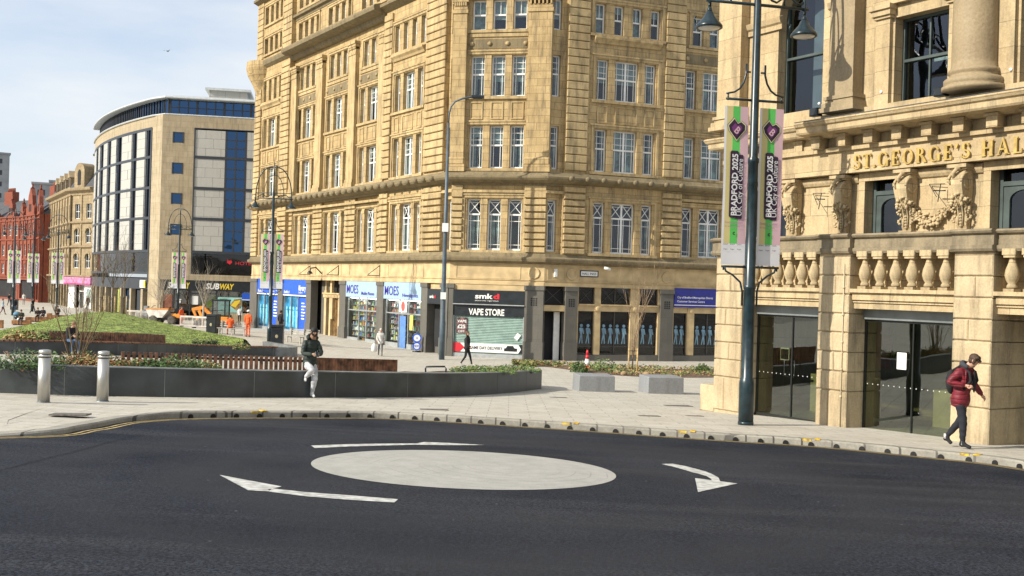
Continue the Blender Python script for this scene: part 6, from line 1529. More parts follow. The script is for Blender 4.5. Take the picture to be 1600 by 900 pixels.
# ------------------------------------------------------------ low planting
LEAFS = [M('leaf_dark', (.035,.075,.018), .6, var=.3), M('leaf_mid', (.075,.14,.025), .6, var=.3), M('leaf_light', (.17,.21,.05), .6, var=.3), M('leaf_russet', (.26,.11,.04), .7, var=.3), M('leaf_straw', (.34,.25,.10), .8, var=.3)]
def plant(p, r, h, pal, n, label, cat='plant', group='low plants in the planters', name='shrub', ls=.05, rg=None):
    o = empty(name, p, label, cat, group); rg = rg or random
    m = MB()
    for _ in range(n):
        a = rg.uniform(0,2*PI); q = math.sqrt(rg.random())*r; z = h*rg.uniform(.05,1)*(1-.5*(q/r)**2)*rg.choice((1,1,.8,1.12)); x, y = q*math.cos(a), q*math.sin(a)
        l_ = ls*rg.uniform(.6,1.5); t = rg.uniform(0,2*PI); up = rg.uniform(-.4,1); d = Vector((math.cos(t),math.sin(t),up)).normalized()*l_; s_ = d.orthogonal().normalized()*l_*.45
        c = Vector((x,y,z)); m.add([c-d, c-s_, c+d, c+s_], [(0,1,2,3)], rg.choice(pal))
    m.build('foliage', LEAFS, parent=o)
    m = MB()
    for _ in range(6):
        a = rg.uniform(0,2*PI); m.tube([(0,0,-.05),(r*.5*math.cos(a),r*.5*math.sin(a),h*.5),(r*.8*math.cos(a),r*.8*math.sin(a),h*.85)], [.012,.008,.004], 4)
    m.build('stems', TIMG, parent=o); return o
rg = random.Random(21)
wherel = ['at the far left of the planter','left of the first bollard','just behind the first bollard','between the two bollards','between the bollards, nearer the second','just left of the second bollard','right of the second bollard','beside the end of the slatted seat','before the slatted seat','farther right before the slatted seat','at the right of the left bed']
k = 0
for px, col, hh in ((10,(0,1,0),.42),(42,(0,1,1),.40),(85,(1,0,2),.40),(104,(3,4,3),.34),(126,(3,4,2),.34),(145,(3,4,1),.30),(182,(4,3,2),.22),(206,(0,1,1),.27),(232,(1,0,1),.30),(258,(0,1,1),.36),(285,(1,0,4),.24)):
    p = ptd(px, {True:1}.get(True) and 0 or 1) if False else None
    f = gp(px, 619); q = f.xy+Vector((-.05,.95+rg.uniform(-.3,.5)))
    nm = 'dark green leafy shrub ' if col[0] in (0,1) else 'russet and straw coloured low shrub '
    plant((q.x,q.y,G(f.x,f.y)+HW-.12), .50, hh, col, 620, nm+wherel[k], group='shrubs in the front planter', rg=rg, ls=.034); k += 1
wr = ['leftmost of the right bed','second along the right bed','middle of the right bed','fourth along the right bed','at the right tip of the planter']
for k, px in enumerate((735,758,781,802,822)):
    f = gp(px, 616 if px < 800 else 611); q = f.xy+Vector((-.1,1.0)); plant((q.x,q.y,G(f.x,f.y)+HW-.1), .60, .24, (2,1,2,1,0), 650, 'pale green feathery low shrub, '+wr[k], group='shrubs in the front planter', rg=rg, ls=.034)
for k, (px, wh, col) in enumerate(((8,'at the far left below the mound',(4,3,2)),(28,'second from the left below the mound',(4,2,2)),(47,'below the mound beside the bare shrub',(1,2,0)),(66,'beside the left end of the slatted backrest',(0,1,0)))):
    f = gp(px, 554); q = f.xy+Vector((-.1,1.5)); plant((q.x,q.y,G(f.x,f.y)+.36), .7, .55, col, 380, ('straw and lime ' if col[0]==4 else 'green leafy ')+'shrub in the farther planter '+wh, group='shrubs in the farther planter', rg=rg, ls=.07)
for k, (px, wh) in enumerate(((306,'first'),(318,'second'),(327,'third'),(335,'fourth'))):
    q = ptd(px, 53.5+.4*k); plant((q.x,q.y,G(q.x,q.y)+.42), .22, .42, (0,0,1), 120, 'small dark clump, %s of four at the foot of the mound' % wh, group='small dark clumps at the foot of the mound', rg=rg, ls=.06)
q = ptd(377, 52); plant((q.x,q.y,G(q.x,q.y)+.42), .42, .42, (0,1,4), 260, 'rounded dark green plant at the right tip of the farther planter', group=None, rg=rg, ls=.06)

# ground bed along the corner block with ground cover, bushes
bedp = [(800,570.5),(860,574),(925,583),(985,588),(1045,590),(1130,590)]
fb = smooth([gp(*q).xy for q in bedp], 4)
bk = smooth([gp(*q).xy for q in [(800,567.5),(860,570),(925,573),(985,575.5),(1045,577),(1130,578)]], 4)
m = MB(); n_ = len(fb); vs = []
for a, b in zip(fb, bk):
    for j in range(5): q = a.lerp(b, j/4); vs.append((q.x,q.y,G(q.x,q.y)+.03+(.06 if 0<j<4 else 0)))
m.add(vs, [(i*5+j,(i+1)*5+j,(i+1)*5+j+1,i*5+j+1) for i in range(n_-1) for j in range(4)], 0, True)
struct('planting_bed', m, M('bark_mulch', (.15,.09,.05), .95, var=.4, sc=9, bump=.6, bsc=25))
m = MB(); rg = random.Random(8)
for _ in range(5200):
    i = rg.randrange(n_-1); t = rg.random(); a = fb[i].lerp(fb[i+1], t); b = bk[i].lerp(bk[i+1], t); s_ = rg.choice((rg.uniform(.02,.4),rg.uniform(.62,1.0))); q = a.lerp(b, s_)
    if noise.noise(Vector((q.x*.8,q.y*.8,3))) < -.12: continue
    l_ = rg.uniform(.04,.10); t = rg.uniform(0,2*PI); d = Vector((math.cos(t),math.sin(t),rg.uniform(0,1.2))).normalized()*l_; s2 = d.orthogonal().normalized()*l_*.4; c = Vector((q.x,q.y,G(q.x,q.y)+rg.uniform(.08,.26)))
    m.add([c-d,c-s2,c+d,c+s2], [(0,1,2,3)], rg.choice((0,1,2,2,3,4,4)))
o = m.build('ground_cover', LEAFS); tag(o, 'patchy low ground cover in the bed along the civic office windows', 'ground cover', kind='stuff')
for px, py, r, h, lb, col in ((905,582,.45,.6,'small green bush beside the traffic cone',(1,0,1)),(942,582,.75,.75,'large bright green bush behind the left stone block',(1,2,1,0)),(825,573,.5,.4,'low grey green bush behind the tip of the planter',(1,4,2)),(1098,582,.4,.5,'small green bush by the corner of the pale hall',(1,2,0))):
    q = gp(px,py); plant(q, r, h, col, 520, lb, 'bush', None, 'bush', .06, rg)

# ------------------------------------------------------------ bare trees
BARK = M('grey_brown_bark', (.17,.13,.09), .9, var=.3, sc=12, bump=.4); BARKP = M('pale_bark', (.36,.32,.25), .85, var=.25, sc=12); BARKO = M('orange_brown_bark', (.27,.16,.08), .85, var=.3, sc=12)
STAKE = M('pale_timber_stake', (.52,.36,.16), .8, var=.2, sc=9)
def branch(m, p, d, l_, r, lev, rg, spread, grav=.0, kids=3):
    P = [p.copy()]; q = p.copy(); dd = d.copy(); n = 4
    for i in range(n):
        dd = (dd+Vector((rg.gauss(0,.10),rg.gauss(0,.10),rg.gauss(0,.06)+grav))).normalized(); q = q+dd*l_/n; P.append(q.copy())
    m.tube(P, [r*(1-.6*i/n) for i in range(n+1)], 5 if lev > 1 else 3, cap=False)
    if lev <= 0: return
    for _ in range(kids):
        i = rg.randint(1,n); a = rg.uniform(0,2*PI); o_ = dd.orthogonal().normalized(); o_ = Matrix.Rotation(a,3,dd) @ o_; nd_ = (dd*(1-spread*.5)+o_*spread).normalized(); branch(m, P[i], nd_, l_*rg.uniform(.5,.75), r*(1-.6*i/n)*.65, lev-1, rg, spread, grav, kids)
def bare_tree(p, h, r, label, spread=.6, seed=1, mat=BARK, trunk=.45, stakes=0, group='bare young trees', levels=3, lean=0, stakeh=1.2, kids=4, narrow=0):
    o = empty('bare_tree', p, label, 'tree', group); rg = random.Random(seed)
    m = MB(); P = [Vector((lean*t*t, 0, h*trunk*t-.1*(t==0))) for t in (0,.3,.6,1)]; m.tube(P, [r*1.15,r,r*.9,r*.8], 8); m.build('trunk', mat, parent=o)
    m = MB(); top = P[-1]
    for i in range(6):
        a = 2*PI*i/6+rg.uniform(-.3,.3); s_ = spread*rg.uniform(.6,1.1); t = rg.uniform(.75,1); st = Vector((lean*t*t,0,h*trunk*t)); branch(m, st, Vector((math.cos(a)*s_,math.sin(a)*s_,1)).normalized(), h*(1-trunk)*rg.uniform(.55,.8), r*.45, levels-1, rg, narrow or .45, .05 if not narrow else .12, kids)
    branch(m, top, Vector((0,0,1)), h*(1-trunk)*.8, r*.6, levels-1, rg, narrow or .5, .05, kids)
    m.build('branches', mat, parent=o)
    for k in range(stakes):
        m = MB(); x = (-.22,.22)[k] if stakes == 2 else .18; m.tube([(x,-.12,-.1),(x,-.12,stakeh)], .04, 8); m.build('stake', STAKE, parent=o)
    if stakes:
        m = MB(); m.tube([(-.24,-.12,stakeh-.12),(.24,-.12,stakeh-.12)], .02, 6); m.build('tie', BLACKM, parent=o)
    return o
q = gp(988,584); bare_tree(q, 5.9, .05, 'narrow upright bare tree with stakes before the civic office windows', .03, 5, M('tan_bark', (.30,.21,.13), .85, var=.35, sc=12), .10, 2, None, 3, stakeh=1.3, kids=3, narrow=.10)
for k, (px, d, sd, lb) in enumerate(((157,72.5,3,'left one of three staked bare trees on top of the mound'),(173,72.8,9,'middle one of three staked bare trees on top of the mound'),(191,72.3,13,'right one of three staked bare trees on top of the mound'))):
    c = ptd(px, d); bare_tree((c.x,c.y,mound_z(c.x,c.y)-.05), 5.6, .05, lb, .42, sd, BARK, .42, 2 if k else 1, 'staked bare trees on the mound', 3, stakeh=1.25)
q = gp(249,506); bare_tree(q, 5.6, .10, 'pale barked bare tree left of the lamp by the dumper truck', .5, 31, BARKP, .38, 0, None, 3)
q = gp(317,512); bare_tree(q, 5.0, .10, 'pale barked bare tree before the sandwich shop sign', .4, 17, BARKP, .42, 0, None, 3)
# many-stemmed bare shrub in the front planter
f = gp(80, 617); rg = random.Random(12)
o = empty('bare_shrub', (f.x+.15, f.y+.9, G(f.x,f.y)+HW-.12), 'many-stemmed leafless shrub rising behind the left bollard', 'shrub')
m = MB(); m2 = MB()
for i in range(16):
    a = rg.uniform(0,2*PI); s_ = rg.uniform(.05,.5); d = Vector((math.cos(a)*s_,math.sin(a)*s_*.8,1)).normalized(); l_ = rg.uniform(1.3,2.5); P = [Vector((rg.uniform(-.06,.06),rg.uniform(-.06,.06),-.05))]; dd = d.copy()
    for j in range(6):
        dd = (dd+Vector((rg.gauss(0,.07),rg.gauss(0,.07),.02))).normalized(); P.append(P[-1]+dd*l_/6)
        if j > 0 and rg.random() < .75: branch(m2, P[-1], (dd+Vector((rg.gauss(0,.5),rg.gauss(0,.5),0))).normalized(), rg.uniform(.3,.8), .006, 1, rg, .4, .02, 2)
    m.tube(P, [.014-.0018*j for j in range(7)], 5, cap=False)
m.build('stems', M('olive_brown_twig', (.16,.11,.06), .85, var=.3), parent=o); m2.build('twigs', M('pale_twig', (.26,.19,.11), .85, var=.3), parent=o)
# ------------------------------------------------------------ people
def skinmesh(V, E, sub=1):
    """V name->(co, (rx,ry)), E pairs; first vertex is the root"""
    me = bpy.data.meshes.new('t'); bm = bmesh.new(); lay = bm.verts.layers.skin.verify(); d = {}
    for i, (k, (c, r)) in enumerate(V.items()):
        v = bm.verts.new(c); v[lay].radius = r if isinstance(r, tuple) else (r, r); v[lay].use_root = (i == 0); d[k] = v
    for a, b in E: bm.edges.new((d[a], d[b]))
    bm.to_mesh(me); bm.free(); ob = bpy.data.objects.new('t', me); COL.objects.link(ob)
    sk = ob.modifiers.new('s', 'SKIN'); sk.use_smooth_shade = True; sk.branch_smoothing = .3
    su = ob.modifiers.new('u', 'SUBSURF'); su.levels = sub; su.render_levels = sub
    bpy.context.view_layer.update(); m2 = ob.evaluated_get(bpy.context.evaluated_depsgraph_get()).to_mesh()
    vs = [v.co.copy() for v in m2.vertices]; fs = [tuple(p.vertices) for p in m2.polygons]
    bpy.data.objects.remove(ob); bpy.data.meshes.remove(me); return vs, fs
SKINM = {k: M('skin_'+k, c, .55, var=.08, sc=8) for k, c in (('light',(.52,.30,.21)),('tan',(.34,.19,.12)))}
def cloth(col, nm=None): return M('cloth_%02d%02d%02d' % tuple(int(c*99) for c in col), col, .85, var=.22, sc=7, bump=.35, bsc=14)
STAND = dict(pel=(0,0,.93),sp=(0,0,1.13),ch=(0,0,1.34),nk=(0,.0,1.47),h0=(0,-.015,1.55),h1=(0,-.02,1.63),h2=(0,.0,1.70),
  shL=(.17,0,1.40),elL=(.22,.03,1.13),wrL=(.23,-.05,.90),hpL=(.09,0,.90),knL=(.10,-.02,.50),anL=(.10,.02,.09),toL=(.11,-.13,.035),
  shR=(-.17,0,1.40),elR=(-.22,.03,1.13),wrR=(-.23,-.05,.90),hpR=(-.09,0,.90),knR=(-.10,-.02,.50),anR=(-.10,.02,.09),toR=(-.11,-.13,.035))
WALK = dict(STAND, elL=(.22,.10,1.14),wrL=(.22,.12,.90),elR=(-.22,-.04,1.13),wrR=(-.20,-.22,.95),knL=(.09,-.14,.50),anL=(.09,-.24,.10),toL=(.09,-.39,.06),knR=(-.09,.04,.49),anR=(-.09,.28,.14),toR=(-.09,.20,.04))
SIT = dict(pel=(0,.02,.55),sp=(0,.02,.74),ch=(0,-.02,.95),nk=(0,-.06,1.08),h0=(0,-.10,1.15),h1=(0,-.13,1.22),h2=(0,-.12,1.29),
  shL=(.17,-.03,1.01),elL=(.22,-.08,.76),wrL=(.10,-.28,.72),hpL=(.09,0,.53),knL=(.12,-.42,.52),anL=(.12,-.44,.10),toL=(.13,-.58,.035),
  shR=(-.17,-.03,1.01),elR=(-.22,-.08,.76),wrR=(-.10,-.28,.72),hpR=(-.09,0,.53),knR=(-.12,-.42,.52),anR=(-.12,-.44,.10),toR=(-.13,-.58,.035))
def person(p, rz, H, label, pose=STAND, top=(.03,.03,.03), legs=(.03,.03,.04), skin='light', hair=(.03,.02,.015), shoes=(.02,.02,.02), coat=.0, hem=None, group=None, bulk=1., hairlong=False, hood=False, sub=1, detail=False, helmet=None, seat=0, trousers=0):
    k = H/1.75; J = {n: Vector(c)*k for n, c in pose.items()}
    root = empty('person', p, label, 'person', group, rz)
    R = dict(pel=(.145,.105),sp=(.125,.095),ch=(.15,.105),nk=.052,h0=(.055,.066),h1=(.074,.092),h2=(.052,.062),sh=.066,el=.046,wr=.028,ha=(.036,.018),hp=.085,kn=.058,an=.036,to=.036,he=.035)
    V = {}; E = []
    def add(n, key, par=None):
        r = R[key]; r = tuple(a*k*bulk for a in r) if isinstance(r, tuple) else r*k*(bulk if key in ('hp','kn','sh') else 1)
        V[n] = (J[n], r); 
        if par: E.append((par, n))
    add('pel','pel'); add('sp','sp','pel'); add('ch','ch','sp'); add('nk','nk','ch'); add('h0','h0','nk'); add('h1','h1','h0'); add('h2','h2','h1')
    for s in 'LR':
        add('sh'+s,'sh','ch'); add('el'+s,'el','sh'+s); add('wr'+s,'wr','el'+s)
        fd = (J['wr'+s]-J['el'+s]).normalized(); J['ha'+s] = J['wr'+s]+fd*.075*k; add('ha'+s,'ha','wr'+s)
        add('hp'+s,'hp','pel'); add('kn'+s,'kn','hp'+s); add('an'+s,'an','kn'+s); add('to'+s,'to','an'+s)
        sh_ = (J['an'+s]-J['to'+s]); J['he'+s] = J['an'+s]+Vector((sh_.x,sh_.y,0)).normalized()*.05*k-Vector((0,0,.05*k)) if pose is not None else J['an'+s]; add('he'+s,'he','an'+s)
    vs, fs = skinmesh(V, E, sub)
    segs = [('pel','sp',0),('sp','ch',0),('ch','nk',0),('nk','h0',2),('h0','h2',2)]
    for s in 'LR': segs += [('ch','sh'+s,0),('sh'+s,'el'+s,0),('el'+s,'wr'+s,0),('wr'+s,'ha'+s,2),('pel','hp'+s,1),('hp'+s,'kn'+s,1),('kn'+s,'an'+s,1),('an'+s,'to'+s,3),('an'+s,'he'+s,3)]
    def near(c):
        b = None
        for a_, b_, mi in segs:
            A, B = J[a_], J[b_]; d = B-A; t = max(0, min(1, (c-A).dot(d)/max(d.length_squared,1e-9))); q = (c-A-d*t).length/( .5 if mi==0 and a_ in('pel','sp','ch') and not a_+b_ in () else 1)*1.0
            q = (c-A-d*t).length
            if b is None or q < b[0]: b = (q, mi)
        return b[1]
    m = MB(); m.v = [tuple(v) for v in vs]; 
    for f in fs:
        c = sum((vs[i] for i in f), Vector())/len(f); m.f.append(list(f)); m.m.append(near(c)); m.sm.append(True)
    # fingers, thumb
    for s, sg in (('L',1),('R',-1)):
        w_, h_ = J['wr'+s], J['ha'+s]; d = (h_-w_).normalized(); side = d.cross(Vector((0,-1,.3))).normalized(); nrm = side.cross(d).normalized()
        if nrm.y > 0: pass
        for i, (o_, ln) in enumerate(((-.027,.062),(-.009,.075),(.009,.070),(.026,.055))):
            a = h_+side*o_*k-d*.01*k; b = a+d*ln*.55*k+nrm*.006*k; c = b+(d*.6-nrm*.8*1).normalized()*ln*.5*k; m.tube([a,b,c], [.0095*k,.0085*k,.006*k], 6, 2)
        th = side*(-.035*k) if sg > 0 else side*(.035*k); a = w_+d*.03*k+th*.6; m.tube([a, a+th*.7+d*.03*k, a+th*.9+d*.055*k], [.011*k,.010*k,.007*k], 6, 2)
    # face: nose, ears, eyes, mouth
    up = (J['h2']-J['h0']).normalized(); fw = Vector((0,-1,0)); fw = (fw-up*fw.dot(up)).normalized(); rt = fw.cross(up).normalized(); hc_ = J['h1']; 
    B = Matrix.Translation(hc_) @ Matrix((rt,-fw,up)).transposed().to_4x4()
    T = B
    m.tube([(0,-.080*k,.015*k),(0,-.103*k,-.014*k),(0,-.088*k,-.026*k)], [.008*k,.014*k,.010*k], 6, 2, T=T)
    for sx in (-1,1):
        m.ell((sx*.076*k,.0,-.005*k),(.010*k,.020*k,.030*k),8,6,2,T); m.ell((sx*.029*k,-.080*k,.012*k),(.013*k,.010*k,.007*k),8,5,4,T); m.ell((sx*.030*k,-.082*k,.030*k),(.018*k,.008*k,.004*k),8,4,5,T)
    m.ell((0,-.084*k,-.045*k),(.020*k,.008*k,.005*k),8,4,6,T)
    tm, lm, hm = cloth(top), cloth(legs), M('hair_%02d%02d' % (int(hair[0]*99),int(hair[1]*99)), hair, .7, var=.3, sc=30)
    m.build('body', [tm, lm, SKINM[skin], cloth(shoes), M('eye', (.05,.04,.04), .2, var=0), hm, M('lip', (.35,.12,.10), .5, var=0)], parent=root)
    m = MB(); m.ell((0,.024*k,.030*k),(.086*k,.092*k,.086*k),14,9,0,T); m.ell((0,.045*k,-.015*k),(.082*k,.062*k,.080*k),12,8,0,T)
    if detail and bulk > 1.05: m.ell((.05*k,-.045*k,.062*k),(.045*k,.04*k,.035*k),8,6,0,T); m.ell((-.055*k,-.03*k,.03*k),(.032*k,.04*k,.06*k),8,6,0,T); m.ell((.062*k,-.01*k,.0),(.026*k,.04*k,.07*k),8,6,0,T)
    
    if hairlong: m.ell((0,.050*k,-.05*k),(.080*k,.060*k,.12*k),12,8,0,T)
    if helmet: m.ell((0,.0,.045*k),(.105*k,.125*k,.085*k),14,8,1,T); m.lathe([(.13*k,.03*k),(.14*k,.025*k),(.10*k,.05*k)], (0,-.01,0), 16, 1, True, T)
    m.build('hair' if not helmet else 'helmet', [hm, M('helmet_white', helmet or (.8,.8,.8), .3, var=.03)], parent=root)
    if trousers:
        c = trousers*k; vs2 = []; fs2 = []
        for s in 'LR':
            V = {}; E = []
            V['h'+s] = (J['hp'+s]-Vector((0,0,.05)), .080*k+c*.4); V['t'+s] = (J['hp'+s].lerp(J['kn'+s],.5), .074*k+c*.7); V['k'+s] = (J['kn'+s], .062*k+c); V['c'+s] = (J['kn'+s].lerp(J['an'+s],.5), .054*k+c*.8); V['a'+s] = (J['kn'+s].lerp(J['an'+s],.93), .040*k+c*.5)
            E += [('h'+s,'t'+s),('t'+s,'k'+s),('k'+s,'c'+s),('c'+s,'a'+s)]
            va, fa = skinmesh(V, E, 2); o_ = len(vs2); vs2 += va; fs2 += [tuple(i+o_ for i in f) for f in fa]
        m = MB(); m.v = [tuple(v+Vector((.004*math.sin(v.z*47),.004*math.cos(v.z*61),0))) for v in vs2]; m.f = [list(f) for f in fs2]; m.m = [0]*len(fs2); m.sm = [True]*len(fs2); m.build('trousers', lm, parent=root)
    if coat:
        V = {}; E = []; c = coat*k
        hemz = hem if hem is not None else .80; hm_ = J['pel']+(J['pel']-J['sp']).normalized()*((pose['pel'][2]-hemz)*k)
        V['a'] = (J['sp'], (.135*k*bulk+c,.10*k*bulk+c)); V['b'] = (J['pel'], (.15*k*bulk+c,.115*k*bulk+c)); V['h'] = (hm_, (.148*k*bulk+c,.118*k*bulk+c)); V['c'] = (J['ch'], (.16*k*bulk+c,.11*k*bulk+c)); V['n'] = (J['ch'].lerp(J['nk'],.75), .062*k+c*.6)
        E = [('a','b'),('b','h'),('a','c'),('c','n')]
        for s in 'LR':
            V['s'+s] = (J['sh'+s], .066*k+c*.5); V['e'+s] = (J['el'+s], .046*k+c*.38); w_ = J['el'+s].lerp(J['wr'+s], .97); V['w'+s] = (w_, .032*k+c*.28); V['m'+s] = (J['sh'+s].lerp(J['el'+s],.5), .054*k+c*.42); V['q'+s] = (J['el'+s].lerp(J['wr'+s],.5), .040*k+c*.36)
            E += [('c','s'+s),('s'+s,'m'+s),('m'+s,'e'+s),('e'+s,'q'+s),('q'+s,'w'+s)]
        if hem is not None and hem < .55:
            pass
        vs2, fs2 = skinmesh(V, E, 2 if detail else 1)
        m = MB(); m.v = [tuple(v+Vector((0,0,.0))+(v-J['ch']).normalized()*.006*math.sin(v.z*58) if detail else v) for v in vs2]; m.f = [list(f) for f in fs2]; m.m = [0]*len(fs2); m.sm = [True]*len(fs2)
        m.build('jacket', puffer('padded_fabric_%02d' % int(top[0]*99), top) if detail else tm, parent=root)
    if hood:
        m = MB(); q = J['nk']; m.tube([(q.x+.10*k*math.cos(a), q.y+.03*k+.085*k*math.sin(a), q.z+.02*k+.05*k*math.sin(a)) for a in [-.6+ (PI+1.2)*i/12 for i in range(13)]], .045*k, 8); m.ell((q.x,q.y+.11*k,q.z+.0),(.10*k,.06*k,.09*k),10,7); m.build('hood', cloth(hood if isinstance(hood, tuple) else top), parent=root)
    return root, J, T
def puffer(name, col, sc=11.):
    m, n, l, b = newmat(name); t = nd(n, 'ShaderNodeTexCoord'); z = nd(n, 'ShaderNodeTexNoise', Scale=9., Detail=4.); l.new(t.outputs['Object'], z.inputs['Vector'])
    wv = nd(n, 'ShaderNodeTexWave', Scale=sc/6.28*2, Distortion=1.2); wv.bands_direction = 'Z'; wv.wave_profile = 'SIN'; l.new(t.outputs['Object'], wv.inputs['Vector'])
    c = mixrgb(n, l, ramp(n, l, z.outputs['Fac'], [(.35,0.),(.65,1.)]), tuple(x*.7 for x in col), tuple(x*1.25 for x in col)); l.new(c, b.inputs['Base Color']); b.inputs['Roughness'].default_value = .6
    h = ramp(n, l, wv.outputs['Fac'], [(.0,.25),(.14,.85),(1.,1.)]); ad = nd(n, 'ShaderNodeMath', operation='MULTIPLY_ADD'); l.new(z.outputs['Fac'], ad.inputs[0]); ad.inputs[1].default_value = .6; l.new(h, ad.inputs[2])
    bp = nd(n, 'ShaderNodeBump', Strength=.8, Distance=.022); l.new(ad.outputs[0], bp.inputs['Height']); l.new(bp.outputs[0], b.inputs['Normal']); return m
R_ = math.radians
# man leaning on the planter with a phone
POSE_L = dict(pel=(0,.16,.80),sp=(.0,.15,1.00),ch=(.01,.12,1.23),nk=(.02,.07,1.38),h0=(.03,.02,1.46),h1=(.035,-.015,1.535),h2=(.035,-.01,1.61),
  shL=(.155,.10,1.30),elL=(.225,.03,1.03),wrL=(.10,-.17,1.02),hpL=(.09,.13,.78),knL=(.06,-.06,.46),anL=(.01,-.03,.09),toL=(.03,-.18,.035),
  shR=(-.14,.10,1.30),elR=(-.215,.02,1.03),wrR=(-.04,-.20,1.03),hpR=(-.09,.13,.78),knR=(-.05,-.28,.66),anR=(-.15,.02,.47),toR=(-.15,-.05,.385))
p = gp(487, 621); p = p + Vector((0,-.10,0)); p.z = G(p.x,p.y)
man, J, T = person(p, R_(26), 1.80, 'man in dark green puffer jacket and pale joggers leaning on the planter', POSE_L, (.016,.028,.022), (.50,.51,.53), 'tan', (.008,.007,.006), (.75,.75,.74), .040, .66, hood=True, sub=2, detail=True, bulk=1.0, trousers=.018)
m = MB(); m.ell((0,-.052,-.072),(.054,.040,.030),12,8,0,T); m.ell((-.05,-.03,-.045),(.022,.04,.035),8,6,0,T); m.ell((.05,-.03,-.045),(.022,.04,.035),8,6,0,T); m.ell((0,-.086,-.032),(.026,.010,.005),8,4,0,T); m.build('beard', M('beard', (.012,.009,.007), .8, var=.2), parent=man)
m = MB(); Rm = Matrix.Rotation(R_(26),4,'Z'); c = Matrix.Translation(p) @ Rm @ Matrix.Translation((J['haL']+J['haR'])/2+Vector((.0,-.045,.015))) @ Matrix.Rotation(-.6,4,'X'); c0 = c.to_translation(); m.rbox(-.037,.037,-.005,.005,-.075,.075,.002); o = m.build('phone', BLACKM, loc=tuple(c0)); o.rotation_euler = c.to_euler(); tag(o, 'black phone held by the man leaning on the planter', 'phone')
# woman in red walking along the hall
POSE_W = dict(pel=(0,.0,.93),sp=(0,-.02,1.13),ch=(0,-.07,1.33),nk=(0,-.13,1.45),h0=(0,-.19,1.51),h1=(0,-.235,1.575),h2=(0,-.235,1.645),
  shL=(.18,-.07,1.39),elL=(.34,-.06,1.15),wrL=(.50,-.15,.93),hpL=(.09,0,.90),knL=(.08,.02,.50),anL=(.06,.28,.15),toL=(.07,.17,.045),
  shR=(-.18,-.07,1.39),elR=(-.31,.08,1.17),wrR=(-.20,-.17,1.13),hpR=(-.09,0,.90),knR=(-.08,-.09,.50),anR=(-.06,-.08,.09),toR=(-.06,-.24,.035))
p = gp(1499, 700)
wm, J, T = person(p, R_(42), 1.80, 'woman in a burgundy padded jacket and sunglasses walking past the hall doors', POSE_W, (.16,.008,.018), (.012,.014,.022), 'light', (.06,.032,.018), (.012,.012,.014), .050, .68, hood=(.045,.05,.06), sub=2, detail=True, bulk=1.06, trousers=.014)
k = 1.80/1.75
m = MB(); m.ell((-.032,-.088,.010),(.028,.016,.020),10,6,0,T); m.ell((.032,-.088,.010),(.028,.016,.020),10,6,0,T); m.tube([(-.078,.0,.012),(-.06,-.075,.016)], .004, 5, 0, T); m.tube([(.078,.0,.012),(.06,-.075,.016)], .004, 5, 0, T); m.build('sunglasses', M('black_lenses', (.008,.008,.01), .1, var=0), parent=wm)
m = MB(); m.ell((0,-.238,1.23),(.050,.03,.20),10,8); m.build('scarf', cloth((.012,.012,.016)), parent=wm)
for s_ in (-1,1):
    m = MB(); m.tube([(s_*.10,.10,1.42),(s_*.115,-.03,1.51),(s_*.12,-.20,1.40),(s_*.13,-.235,1.25),(s_*.16,-.12,1.08)], .026, 6); m.build('rucksack_strap', cloth((.012,.012,.014)), parent=wm)
m = MB(); m.ell((0,.17,1.20),(.15,.10,.23),14,10); o = m.build('rucksack', cloth((.018,.016,.02)), loc=tuple(p), rz=R_(50)); tag(o, 'black rucksack on the back of the woman in burgundy', 'rucksack')
for s_, n_ in (('L','L'),('R','R')):
    m = MB(); q = J['an'+s_]; m.tube([q+Vector((0,0,.07)), q+Vector((0,0,-.02))], .040, 8); m.build('sock', cloth((.45,.44,.44)), parent=wm)
# white coat woman with carrier bag
p = gp(594, 556.5); person(p, R_(10), 1.66, 'woman in a cream coat carrying a white bag before the newsagent', WALK, (.62,.60,.56), (.10,.10,.11), 'light', (.60,.58,.54), (.05,.05,.05), .045, .70, hood=True)
m = MB(); m.lathe([(.10,0),(.16,.05),(.17,.25),(.13,.42),(.04,.50)], (0,0,0), 12); m.tube([(-.03,0,.48),(-.02,0,.62),(.02,0,.62),(.03,0,.48)], .008, 5); o = m.build('carrier_bag', M('white_plastic', (.70,.70,.68), .5, var=.08), loc=(p.x-.36,p.y-.08,p.z+.25)); tag(o, 'white carrier bag held by the woman in the cream coat', 'bag')
p = gp(729, 572); person(p, R_(75), 1.90, 'person in black walking away past the vape shop shutter', WALK, (.012,.012,.014), (.015,.015,.018), 'light', (.10,.06,.03), (.45,.42,.38), .06, .78, hairlong=True, bulk=1.15)
p = gp(438, 521.5); person(p, R_(150), 1.74, 'person all in black standing at the blue shop window', STAND, (.008,.008,.010), (.010,.010,.012), 'tan', (.01,.01,.01), (.01,.01,.01), .03, .82)
ORG = (.85,.13,.025)
g_ = 'workers in orange overalls'
for px, py, rz, H, lb, ps in ((387,527,170,1.80,'worker in orange with a white helmet standing by the metal benches',STAND),(283,509,60,1.80,'worker in orange standing behind the lamp post by the dumper truck',STAND)):
    p = gp(px, py); person(p, R_(rz), H, lb, ps, ORG, ORG, 'light', (.05,.03,.02), (.10,.06,.03), .03, .80, g_, helmet=(.8,.8,.78) if px == 387 else None)
